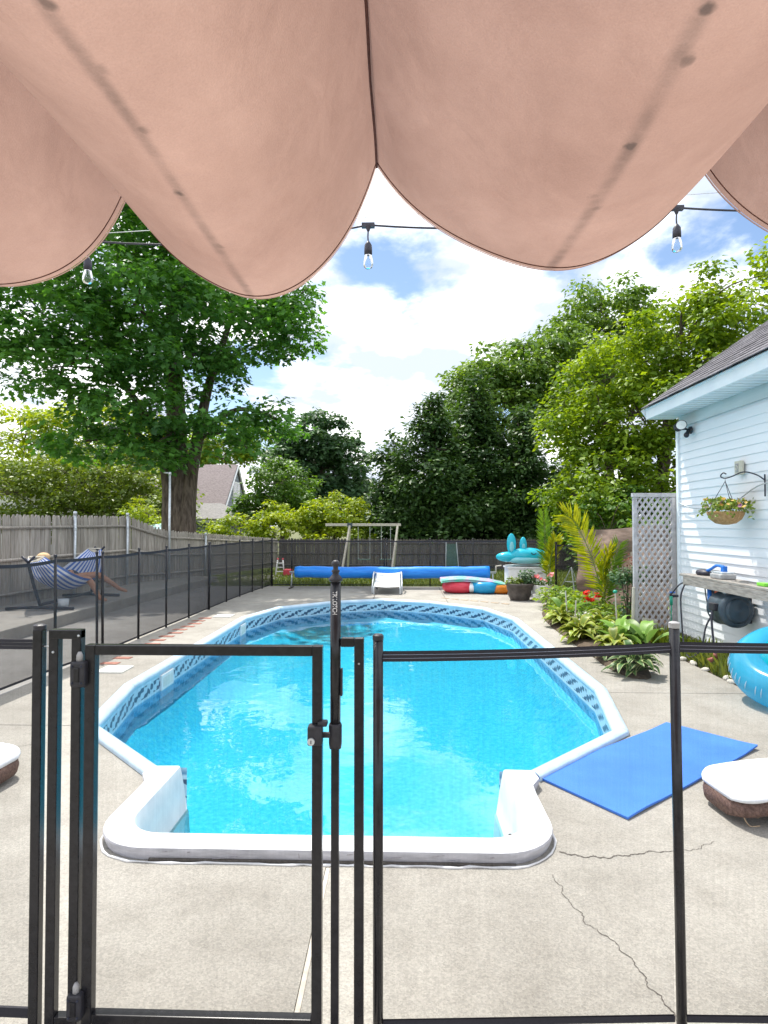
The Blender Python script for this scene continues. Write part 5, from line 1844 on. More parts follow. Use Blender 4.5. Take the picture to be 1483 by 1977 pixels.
# ------------------------------------------------------------------ pool-side things
def deck_things():
    # foam mat
    def mt(u, v, top):
        a, b, c, d = Vector((0.83, 3.80)), Vector((1.21, 3.26)), Vector((2.51, 4.31)), Vector((2.09, 4.80))
        p = a.lerp(d, u).lerp(b.lerp(c, u), v)
        lift = 0.010 * max(0, u - 0.85) / 0.15 + 0.006 * math.sin(u * 14) * max(0, v - 0.85) / 0.15
        return (p.x, p.y, 0.004 + max(0, lift) + (0.013 if top else 0.0))
    mb = MB()
    nu, nv = 28, 10
    vs = [mt(i / nu, j / nv, tp) for tp in (1, 0) for j in range(nv + 1) for i in range(nu + 1)]
    b0 = (nu + 1) * (nv + 1)
    fs = []
    for j in range(nv):
        for i in range(nu):
            a = j * (nu + 1) + i
            fs.append((a, a + nu + 1, a + nu + 2, a + 1))
            fs.append((b0 + a, b0 + a + 1, b0 + a + nu + 2, b0 + a + nu + 1))
    rim = [i for i in range(nu)] + [j * (nu + 1) + nu for j in range(nv)] + [nv * (nu + 1) + i for i in range(nu, 0, -1)] + [j * (nu + 1) for j in range(nv, 0, -1)]
    for a, b in zip(rim, rim[1:] + rim[:1]):
        fs.append((a, b, b0 + b, b0 + a))
    mb.add(vs, fs)
    tag(mb.build('foam_mat', 'bluefoam'), 'flat blue foam mat on the deck at the pool corner', 'mat')
    # inflatable ring leaning on the house strip
    t = thing('swim_ring', 'large clear blue inflatable ring with teal inner ring beside the house', 'swim ring', (3.44, 5.28, 0.0))
    R = Matrix.Rotation(math.radians(-17), 3, 'Y') @ Matrix.Rotation(math.radians(16), 3, 'X')
    c = (0.12, 0.08, 0.34)
    MB().torus(c, 0.44, 0.165, 56, 20, R).build('outer_tube', 'vblue', t, smooth=True)
    MB().torus(Vector(c) + R @ Vector((0, 0, 0.04)), 0.25, 0.13, 48, 18, R).build('inner_tube', 'vteal', t, smooth=True)
    wr = MB()
    for k in range(48):
        a = 2 * math.pi * k / 48 + random.uniform(-.03, .03)
        p0 = Vector((0.585 * math.cos(a), 0.585 * math.sin(a), 0.085))
        p1 = Vector((0.612 * math.cos(a), 0.612 * math.sin(a), 0.005 + random.uniform(-.02, .02)))
        wr.tube([Vector(c) + R @ p0, Vector(c) + R @ ((p0 + p1) / 2 * 1.006), Vector(c) + R @ p1], [0.002, 0.006, 0.001], 5)
    wr.build('seam_wrinkles', 'vwhite', t, smooth=True)
    # wicker loungers with white cushions, partly outside the picture
    for side, loc, rz, lab in ((1, (1.75, 3.36, 0), math.radians(6), 'brown wicker lounger with white cushion beside the blue mat'),
                               (-1, (-2.42, 3.56, 0), math.radians(175), 'brown wicker lounger with white cushion left of the gate')):
        t = thing('sun_lounger', lab, 'sun lounger', loc, rz, 'wicker sun loungers beside the pool')
        ys = 0.42
        # local: x runs along the lounger away from its foot end
        cur = [(-0.02, 0.125), (0.12, 0.150), (0.35, 0.172), (0.7, 0.18), (1.1, 0.17), (1.5, 0.24), (1.9, 0.52)]
        cp = bez([(x, 0, z) for x, z in cur], 6)

        def shell(th0, th1, w, nm, m, rnd=0.0, inset=0.0):
            mb = MB()
            n = len(cp)
            vs = []
            for i, p in enumerate(cp):
                e = min(1.0, (i + 0.35) / 4.0)
                q = 1 - (1 - e) ** 2
                for k in range(12):
                    a = 2 * math.pi * k / 12
                    cy, cz = math.cos(a), math.sin(a)
                    e2 = min(1.0, (i + 0.25) / 5.5)
                    sy = math.copysign(abs(cy) ** 0.45, cy) * w / 2 * (0.45 + 0.55 * (1 - (1 - e2) ** 2) ** 0.6)
                    sz = math.copysign(abs(cz) ** 0.7, cz)
                    zz = lerp(th0, th1, (sz + 1) / 2)
                    vs.append((p.x, sy, p.z + zz * (0.35 + 0.65 * q if rnd else 1)))
            mb.add(vs, [(i * 12 + k, i * 12 + (k + 1) % 12, (i + 1) * 12 + (k + 1) % 12, (i + 1) * 12 + k) for i in range(n - 1) for k in range(12)])
            mb.f.append(tuple(range(12))[::-1])
            mb.f.append(tuple((n - 1) * 12 + k for k in range(12)))
            return mb.build(nm, m, t, smooth=True)
        shell(-0.095, -0.005, ys, 'wicker_base', 'wicker')
        shell(-0.008, 0.038, ys + 0.03, 'cushion', 'cushion', 1)
        for x, s in ((0.25, -1), (0.25, 1), (1.45, -1), (1.45, 1)):
            MB().tube([(x, s * 0.13, 0.0), (x, s * 0.14, 0.10)], 0.028, 10).build('leg', 'wicker', t, smooth=True)
        for x in (0.06, 0.30, 0.46):
            s = -1 if side == 1 else 1
            y = s * (ys / 2 * (0.55 if x < 0.1 else 0.97) + 0.016)
            z = 0.125 + 0.045 * min(1, x * 3)
            MB().tube(bez([(x, y, z), (x + .02, y + .012 * s, z - 0.06), (x + 0.05, y + .01 * s, z - 0.095), (x + 0.085, y + .012 * s, z - 0.06), (x + .09, y, z - 0.005)], 4), 0.0035, 6).build('tie', 'twine', t, smooth=True)
            MB().tube(bez([(x, y, z - .01), (x - .03, y + .012 * s, z - 0.07), (x + 0.0, y + .02 * s, z - 0.13), (x + .05, y + .03 * s, max(0.006, z - .16))], 4), 0.003, 6).build('tie', 'twine', t, smooth=True)


deck_things()


def far_deck_things():
    # rolled solar cover on its reel
    t = thing('cover_reel', 'rolled blue solar pool cover on a low reel across the far deck', 'cover reel', (-0.24, 14.95, 0))
    hl = 2.43
    rr = random.Random(2)
    pts = [(lerp(-hl, hl, i / 40), 0, 0.405 + 0.006 * math.sin(i * 0.5) - 0.012 * math.sin(math.pi * i / 40)) for i in range(41)]
    rad = [0.145 + 0.006 * rr.uniform(-1, 1) + (0.006 if i > 20 else 0) for i in range(41)]
    rad[0] = 0.135
    MB().tube(pts, rad, 24).build('cover_roll', 'solar', t, smooth=True)
    MB().tube([(-hl - 0.14, 0, 0.40), (hl + 0.16, 0, 0.40)], 0.03, 10).build('axle', 'steel', t, smooth=True)
    for s in (-1, 1):
        x = s * (hl + 0.08)
        lg = MB().tube([(x, 0, 0.40), (x + s * 0.02, 0, 0.03)], 0.018, 8).build('leg', 'steel', t, smooth=True)
        MB().box((x + s * 0.02, 0, 0.018), (0.05, 0.5, 0.03)).build('foot', 'darkpot', lg, bevel=0.006)
    MB().tube([(hl + 0.16, 0, 0.40), (hl + 0.17, 0, 0.56), (hl + 0.30, 0, 0.575)], 0.018, 8).build('crank', 'palewood', t, smooth=True)
    # white slatted lounger on its own
    t = thing('chaise', 'white flat sling lounger with curved legs on the far deck', 'sun lounger', (-0.33, 13.62, 0))
    MB().grid(lambda u, v: (lerp(-0.27, 0.27, u), 1.30 * v - 0.02, 0.185 + 0.24 * v - 0.02 * math.sin(math.pi * u)), 8, 12).build('sling', 'whiteplastic', t, smooth=True)
    for s in (-1, 1):
        MB().tube(bez([(s * 0.30, -0.04, 0), (s * 0.30, -0.035, 0.14), (s * 0.29, 0.05, 0.185), (s * 0.285, 0.6, 0.29), (s * 0.28, 1.30, 0.425)], 6), 0.018, 8).build('side_rail', 'steel', t, smooth=True)
        MB().tube(bez([(s * 0.34, 0.12, 0), (s * 0.34, 0.14, 0.16), (s * 0.335, 0.35, 0.30), (s * 0.33, 0.75, 0.44), (s * 0.30, 1.05, 0.40)], 6), 0.02, 8).build('arm', 'steel', t, smooth=True)
        MB().tube([(s * 0.28, 1.2, 0.40), (s * 0.29, 1.22, 0)], 0.018, 8).build('leg', 'steel', t, smooth=True)
    # heap of pool floats, each a thing of its own
    def ring(nm, lab, loc, R_, r_, m, sq=1.0, tilt=(0, 0, 0)):
        o = MB().torus((0, 0, 0), R_, r_, 40, 14, None, sq).build(nm, m, smooth=True, loc=loc, rot=tilt)
        return tag(o, lab, 'pool float', 'pool floats heaped on the far deck')
    ring('pool_float', 'red inflatable ring at the near end of the float heap', (1.36, 14.15, 0.135), 0.27, 0.13, 'redv')
    ring('pool_float', 'blue inflatable ring in the middle of the float heap', (1.95, 14.05, 0.14), 0.25, 0.135, 'bluev')
    ring('pool_float', 'orange inflatable ring beside the dark plant pot', (2.30, 13.95, 0.11), 0.17, 0.105, 'orangev')
    tag(MB().sphere((1.62, 14.0, 0.13), (0.13, 0.22, 0.125), 16, 10).build('pool_float', 'whitev', smooth=True), 'white inflatable between the red and blue rings', 'pool float', 'pool floats heaped on the far deck')

    def lm(u, v):
        x = lerp(0.92, 2.38, u)
        y = lerp(13.78, 14.4, v)
        z = 0.30 + 0.035 * abs(math.sin(v * math.pi * 4)) + 0.03 * math.sin(u * 5) - 0.05 * max(0, u - 0.8) / 0.2
        return (x, y + 0.05 * math.sin(u * 4), z)
    mb = MB().grid(lm, 30, 24)
    mb.grid(lambda u, v: tuple(Vector(lm(u, 1 - v)) - Vector((0, 0, 0.05))), 30, 8)
    o = mb.build('air_mattress', 'mintv', smooth=True)
    tag(o, 'mint and pink inflatable air mattress lying on top of the float heap', 'pool float', 'pool floats heaped on the far deck')
    # deck box
    t = thing('deck_box', 'white plastic storage box carrying the aqua animal float', 'storage box', (2.92, 13.9, 0))
    MB().box((0, 0, 0.30), (0.98, 0.55, 0.59)).build('body', 'whiteplastic', t, bevel=0.02)
    MB().grid(lambda u, v: (lerp(-0.515, 0.515, u), lerp(-0.30, 0.30, v), 0.635 + 0.025 * math.sin(math.pi * u) + 0.02 * math.sin(math.pi * v)), 10, 8).box((0, 0, 0.617), (1.03, 0.60, 0.04)).build('lid', 'whiteplastic', t)
    MB().box((0.22, -0.285, 0.50), (0.12, 0.02, 0.025)).build('handle', 'grey', t, bevel=0.005)
    for x in (-0.32, -0.1, 0.1, 0.32):
        MB().box((x, -0.279, 0.28), (0.05, 0.012, 0.50)).build('rib', 'whiteplastic', t, bevel=0.004)
    # aqua animal float
    t = thing('animal_float', 'aqua inflatable animal float with two upright ears on the white box', 'pool float', (2.74, 13.78, 0.675))
    t.scale = (1.12, 1.12, 1.2)
    MB().sphere((0.14, 0, 0.17), (0.40, 0.20, 0.155), 28, 16).sphere((-0.24, 0, 0.15), (0.27, 0.16, 0.10), 22, 12).build('body', 'aqua', t, smooth=True)
    MB().sphere((0.10, -0.015, 0.10), (0.40, 0.21, 0.085), 26, 12).build('belly', 'aquapale', t, smooth=True)
    for x, h, wv in ((-0.19, 0.27, 0.095), (0.05, 0.21, 0.075)):
        e = MB().sphere((x, 0, 0.30 + h * 0.35), (wv, 0.05, h * 0.75), 16, 12).build('ear', 'aqua', t, smooth=True)
        MB().sphere((x, -0.032, 0.28 + h * 0.30), (wv * 0.55, 0.022, h * 0.45), 12, 8).build('ear_patch', 'aquapale', e, smooth=True)
    MB().tube(bez([(0.17, -0.192, 0.235), (0.20, -0.198, 0.208), (0.235, -0.19, 0.203), (0.27, -0.182, 0.225)], 5), 0.008, 6).build('closed_eye', 'iron', t)
    MB().sphere((0.53, -0.02, 0.16), (0.035, 0.06, 0.05), 12, 8).build('muzzle', 'aquapale', t, smooth=True)
    # pots
    t = thing('plant_pot', 'dark banded round pot with leafy plants on the far deck', 'planter', (2.50, 12.72, 0))
    MB().lathe([(0.19, 0.0), (0.20, 0.02), (0.235, 0.10), (0.24, 0.115), (0.245, 0.20), (0.262, 0.215), (0.275, 0.30), (0.295, 0.315), (0.30, 0.355), (0.275, 0.355), (0.25, 0.31)], 32).build('pot', 'darkpot', t, smooth=True)
    MB().lathe([(0.255, 0.31), (0.01, 0.33)], 24).build('soil', 'soil', t)
    bush(t, [(-0.12, -0.05, 0.40, 0.17, 0.12, 0.09)], 160, 0.075, 'olive', 31)
    bush(t, [(0.16, 0.03, 0.48, 0.17, 0.15, 0.17)], 220, 0.085, 'bluegreen', 32)
    t = thing('plant_pot', 'white octagonal planter with coral flowers beside the dark pot', 'planter', (2.97, 12.66, 0))
    MB().lathe([(0.16, 0.0), (0.215, 0.12), (0.215, 0.315), (0.20, 0.325), (0.19, 0.325), (0.17, 0.28)], 8).build('pot', 'whitepot', t, bevel=0.006)
    MB().lathe([(0.185, 0.285), (0.01, 0.30)], 16).build('soil', 'soil', t)
    bush(t, [(-0.08, 0, 0.38, 0.15, 0.12, 0.10), (0.15, 0, 0.42, 0.09, 0.10, 0.13)], 260, 0.05, 'mid_leaf', 33)
    flowers(t, [(-0.19, -.1, .50), (-0.15, -.1, .49), (-.10, -.12, .47), (-.05, -.12, .45), (0.0, -.12, .43), (.04, -.10, .41), (-.22, -.05, .48), (-.12, -.05, .50), (.15, -.05, .54), (.19, -.04, .55), (.12, -.06, .52), (.2, -.02, .51)], 0.05, 'pink_flower', 34)
    t = thing('plant_pot', 'small empty white pot in front of the octagonal planter', 'planter', (2.81, 12.40, 0))
    MB().lathe([(0.07, 0), (0.10, 0.05), (0.108, 0.16), (0.095, 0.16), (0.085, 0.06)], 12).build('pot', 'whitepot', t, smooth=False)
    # tripod
    t = thing('sprinkler_tripod', 'thin grey tripod standing behind the short mesh panel', 'tripod', (3.88, 13.75, 0))
    for k in range(3):
        a = 2 * math.pi * k / 3 + 0.5
        MB().tube([(0, 0, 0.62), (0.30 * math.cos(a), 0.30 * math.sin(a), 0)], 0.012, 6).build('leg', 'steel', t)
        b = a + 2 * math.pi / 3
        MB().tube([(0.16 * math.cos(a), 0.16 * math.sin(a), 0.29), (0.16 * math.cos(b), 0.16 * math.sin(b), 0.29)], 0.007, 5).build('spreader', 'steel', t)
    # step stool on the lawn
    t = thing('play_ladder', 'small red and white plastic ladder on the back lawn', 'ladder', (-3.83, 18.7, -0.02))
    for s in (-1, 1):
        MB().tube([(s * 0.14, 0, 0), (s * 0.08, 0.08, 0.52)], 0.022, 8).build('side_rail', 'whiteplastic', t, smooth=True)
        MB().sphere((s * 0.08, 0.08, 0.53), 0.032, 10, 8).build('knob', 'redv', t, smooth=True)
    for z in (0.14, 0.27, 0.40):
        MB().box((0, 0.06 * z / .4, z), (0.24, 0.09, 0.022)).build('tread', 'whiteplastic', t, bevel=0.005)
    MB().box((0.24, 0.12, 0.11), (0.28, 0.3, 0.2)).build('slide', 'redv', t, bevel=0.04)
    # swing set
    t = thing('swing_set', 'grey wooden swing set with A frames on the back lawn', 'swing set', (-1.6, 19.3, -0.02))
    MB().box((0.36, 0, 1.615), (2.45, 0.07, 0.085)).build('beam', 'palewood', t, bevel=0.006)
    MB().box((-0.07, -0.05, 1.60), (0.16, 0.03, 0.15)).build('bracket', 'reel', t, bevel=0.004)
    for fx, s in ((-0.07, 1), (1.48, 1)):
        for q in (-1, 1):
            a, b = Vector((fx, q * 0.05, 1.58)), Vector((fx - 0.20 + (0.05 if q > 0 else 0), q * 0.85, 0))
            d = (a - b)
            MB().box((a + b) / 2, (0.06, 0.06, d.length), d.to_track_quat('Z', 'Y').to_matrix()).build('leg', 'palewood', t, bevel=0.005)
    for x in (0.20, 0.58, 0.95, 1.25):
        MB().tube([(x, 0, 1.56), (x, 0, 0.50)], 0.009, 5).build('chain', 'steel', t)
    for x in (0.39, 1.10):
        MB().box((x, 0, 0.49), (0.40, 0.18, 0.025)).build('seat', 'dullgreen', t, bevel=0.005)
    t = thing('garden_chair', 'folded green garden chair leaning on the back fence', 'chair', (1.75, 20.6, -0.02))
    for s in (-1, 1):
        MB().tube([(s * 0.22, 0, 0), (s * 0.18, 0.4, 1.0)], 0.02, 6).build('leg', 'steel', t)
    MB().add([(-0.2, 0.05, 0.2), (0.2, 0.05, 0.2), (0.18, 0.38, 0.95), (-0.18, 0.38, 0.95)], [(0, 1, 2, 3)]).build('seat', 'dullgreen', t)


def bush(root, lobes, n, size, mt, seed, name='foliage', tpl=KITE):
    rng = np.random.default_rng(seed)
    P, NN, D = [], [], []
    for cx, cy, cz, rx, ry, rz in lobes:
        m = max(4, n // len(lobes))
        d = rng.normal(size=(m, 3))
        d /= np.linalg.norm(d, axis=1, keepdims=True)
        r = rng.random(m) ** 0.4
        P.append(np.array([cx, cy, cz]) + d * r[:, None] * np.array([rx, ry, rz]))
        NN.append(d * 0.6 + np.array([0, 0, 0.9]) + rng.normal(size=(m, 3)) * 0.4)
        D.append(d + rng.normal(size=(m, 3)) * 0.5 + np.array([0, 0, -0.2]))
    P, NN, D = map(np.concatenate, (P, NN, D))
    k = len(P)
    return tag(link(name, leaf_mesh(name, P, NN, D, size * rng.uniform(0.6, 1.3, k), rng.random(k), tpl, mt), root), kind='stuff')


far_deck_things()


# ------------------------------------------------------------------ hammock and the person in it
def hammock():
    A, B_ = Vector((-5.98, 9.45, 0.98)), Vector((-6.16, 11.95, 1.04))
    t = thing('hammock_stand', 'black steel hammock stand on the raised patio', 'hammock stand', (-6.07, 10.7, 0.165))
    o = Vector(t.location)
    ax = (B_ - A)
    ax.z = 0
    ax.normalize()
    sd = Vector((-ax.y, ax.x, 0))
    beam0, beam1 = o + ax * -0.95, o + ax * 0.95
    up = Vector((0, 0, 0.09))
    MB().tube([beam0 - o + up, beam1 - o + up], 0.026, 8).build('beam', 'iron', t, smooth=True)
    for q, p in ((-1, beam0), (1, beam1)):
        MB().tube([p - o + sd * 0.55 + Vector((0, 0, 0.03)), p - o + sd * 0.12 + Vector((0, 0, 0.05)), p - o - sd * 0.55 + Vector((0, 0, 0.03))], 0.026, 8).build('foot_bar', 'iron', t, smooth=True)
        tip = (A if q < 0 else B_) - o + ax * q * 0.06
        MB().tube(bez([p - o + up, (p - o + up).lerp(tip, 0.5) + ax * q * 0.02, tip], 5), 0.026, 8).build('upright', 'iron', t, smooth=True)
        for s in (-1, 1):
            MB().tube([tip, tip + sd * s * 0.10 + Vector((0, 0, 0.10))], 0.02, 8).build('hook_arm', 'iron', t, smooth=True)
    h = thing('hammock', 'blue and white striped cloth hammock slung on the black stand', 'hammock', (-6.07, 10.7, 0.165))

    def cloth(u, v):
        # v along, u across
        w = math.sin(math.pi * min(1, max(0, 0.10 + 0.80 * v))) ** 0.8
        p = A.lerp(B_, 0.07 + 0.86 * v)
        sag = 0.60 * math.sin(math.pi * v) ** 0.9
        s = (u - 0.5) * 2
        width = 0.13 + 0.33 * math.sin(math.pi * v) ** 0.8
        z = p.z - sag + 0.20 * w * abs(s) ** 1.8
        q = p + sd * s * width
        return tuple(Vector((q.x, q.y, z)) - o)
    MB().grid(cloth, 33, 24).build('cloth', 'hammock', h, smooth=True)
    for end, tipP in ((0.0, A), (1.0, B_)):
        for k in range(9):
            u = k / 8
            e = Vector(cloth(u, end))
            MB().tube([e, tipP - o], 0.006, 5, cap=False).build('cord', 'rope', h)
        a, b = Vector(cloth(0, end)), Vector(cloth(1, end))
        MB().tube([a, a.lerp(b, .5) , b], 0.012, 6).build('end_hem', 'rope', h, smooth=True)
    # pail under the hammock
    pl = thing('pail', 'small white pail standing under the hammock', 'pail', (-5.70, 9.92, 0.165))
    MB().lathe([(0.07, 0), (0.09, 0.17), (0.085, 0.17), (0.065, 0.02)], 16).build('body', 'pailwhite', pl, smooth=True)
    MB().tube(bez([(-0.09, 0, 0.165), (-0.06, 0, 0.10), (0.0, -0.095, 0.07), (0.06, 0, 0.10), (0.09, 0, 0.165)], 4), 0.004, 5).build('handle', 'steel', pl)
    # the person: one skinned body lying back, legs over the near side
    J = {}
    bm_v = [  # name, x, y, z, r, parent
        ('pelvis', -6.02, 10.72, 0.62, 0.135, None),
        ('waist', -6.03, 10.52, 0.62, 0.125, 'pelvis'), ('chest', -6.04, 10.27, 0.70, 0.15, 'waist'), ('upper', -6.05, 10.10, 0.80, 0.13, 'chest'),
        ('neck', -6.05, 10.00, 0.88, 0.058, 'upper'), ('jaw', -6.045, 9.965, 0.93, 0.075, 'neck'), ('skull', -6.04, 9.93, 1.00, 0.088, 'jaw'), ('crown', -6.04, 9.90, 1.06, 0.065, 'skull'),
        ('shl', -5.88, 10.13, 0.80, 0.062, 'upper'), ('elb', -5.80, 10.35, 0.70, 0.045, 'shl'), ('wrl', -5.90, 10.52, 0.74, 0.032, 'elb'), ('hal', -5.95, 10.58, 0.75, 0.036, 'wrl'),
        ('shr', -6.22, 10.13, 0.80, 0.062, 'upper'), ('elr', -6.30, 10.35, 0.72, 0.045, 'shr'), ('wrr', -6.18, 10.52, 0.75, 0.032, 'elr'), ('har', -6.12, 10.58, 0.76, 0.036, 'wrr'),
        ('hipa', -5.93, 10.80, 0.62, 0.095, 'pelvis'), ('kneea', -5.66, 10.98, 0.66, 0.064, 'hipa'), ('calfa', -5.55, 11.10, 0.55, 0.056, 'kneea'), ('anka', -5.37, 11.26, 0.36, 0.038, 'calfa'), ('toea', -5.26, 11.33, 0.31, 0.032, 'anka'),
        ('hipb', -5.92, 10.66, 0.60, 0.095, 'pelvis'), ('kneeb', -5.66, 10.66, 0.60, 0.064, 'hipb'), ('calfb', -5.58, 10.68, 0.46, 0.056, 'kneeb'), ('ankb', -5.49, 10.72, 0.25, 0.038, 'calfb'), ('toeb', -5.36, 10.74, 0.205, 0.032, 'ankb'),
    ]
    me = bpy.data.meshes.new('person')
    names = [b[0] for b in bm_v]
    me.from_pydata([(b[1], b[2], b[3]) for b in bm_v], [(names.index(b[5]), i) for i, b in enumerate(bm_v) if b[5]], [])
    po = bpy.data.objects.new('person', me)
    COL.objects.link(po)
    sk = po.modifiers.new('skin', 'SKIN')
    for i, b in enumerate(bm_v):
        me.skin_vertices[0].data[i].radius = (b[4], b[4])
        me.skin_vertices[0].data[i].use_root = (i == 0)
    su = po.modifiers.new('sub', 'SUBSURF')
    su.levels = su.render_levels = 2
    dg = bpy.context.evaluated_depsgraph_get()
    m2 = bpy.data.meshes.new_from_object(po.evaluated_get(dg))
    m2.materials.clear()
    m2.materials.append(M['skin'])
    m2.shade_smooth()
    po.modifiers.clear()
    po.data = m2
    po.name = 'person'
    tag(po, 'person lying back in the striped hammock with bare legs hanging over its side', 'person')
    # face details, hair, shorts
    MB().sphere((-6.04, 9.90, 1.045), (0.105, 0.10, 0.075), 16, 10).build('hair', 'hair', po, smooth=True)
    MB().sphere((-6.02, 10.70, 0.625), (0.155, 0.165, 0.145), 18, 12).build('shorts', 'shorts', po, smooth=True)
    for s in (-1, 1):
        MB().sphere((-6.04 + 0.032 * s, 10.012, 0.995), 0.011, 8, 6).build('eye', 'iron', po)
    MB().sphere((-6.04, 10.028, 0.965), (0.012, 0.018, 0.018), 8, 6).build('nose', 'skin', po, smooth=True)


hammock()


# ------------------------------------------------------------------ planted bed
def strip_leaf(ln, wd, droop, name, mt, up=0.5):
    """one broad leaf on a short stalk: arched blade with a folded midrib"""
    mb = MB()
    n = 7

    def cl(t):
        return Vector((ln * t * (1 - 0.15 * t * droop), 0, ln * (up * t - droop * t * t)))
    vs, fs, uvs = [], [], []
    for i in range(n + 1):
        t = i / n
        w_ = wd * max(0.02, (math.sin(math.pi * min(1, 0.02 + t * 0.98) ** 0.75)) ** 0.8) if t < 1 else 0.001
        c = cl(t)
        for k, s in enumerate((-1, 0, 1)):
            vs.append((c.x, s * w_ / 2, c.z + (0.12 * w_ if s else 0)))
    for i in range(n):
        for k in range(2):
            a = i * 3 + k
            fs.append((a, a + 1, a + 4, a + 3))
            uvs.append([(k / 2, i / n), ((k + 1) / 2, i / n), ((k + 1) / 2, (i + 1) / n), (k / 2, (i + 1) / n)])
    mb.add(vs, fs, uvs)
    return mb.mesh(name, mt, smooth=True)


LEAVES = {
    'hosta': [strip_leaf(0.24, 0.075, d, 'leaf', 'hosta', u) for d, u in ((0.9, 1.0), (0.7, 0.6), (1.1, 1.3))],
    'gold': [strip_leaf(0.20, 0.09, d, 'leaf', 'goldhosta', u) for d, u in ((0.9, 1.0), (0.7, 0.6), (1.1, 1.3))],
    'banana': [strip_leaf(0.55, 0.20, d, 'leaf', 'banana', u) for d, u in ((0.9, 1.1), (0.6, 0.9), (1.2, 1.5))],
}


def rosette(name, label, loc, kind, n, scale=1.0, h=0.08, group=None, cat='plant', seed=0, spread=1.0):
    rr = random.Random(seed)
    t = thing(name, label, cat, loc, 0, group)
    for i in range(n):
        o = link('leaf', rr.choice(LEAVES[kind]), t)
        a = i * 2.399 + rr.uniform(-.3, .3)
        ring = (i / n) ** 0.6
        o.location = (0.05 * spread * ring * math.cos(a), 0.05 * spread * ring * math.sin(a), h * rr.uniform(0.2, 1.0) * (1.25 - ring))
        o.rotation_euler = (rr.uniform(-.35, .35), math.radians(rr.uniform(-38, -10) * (1 - ring) + rr.uniform(-8, 14)), a)
        s = scale * rr.uniform(0.7, 1.15) * (0.75 + 0.35 * ring)
        o.scale = (s, s * rr.uniform(.85, 1.15), s)
    return t


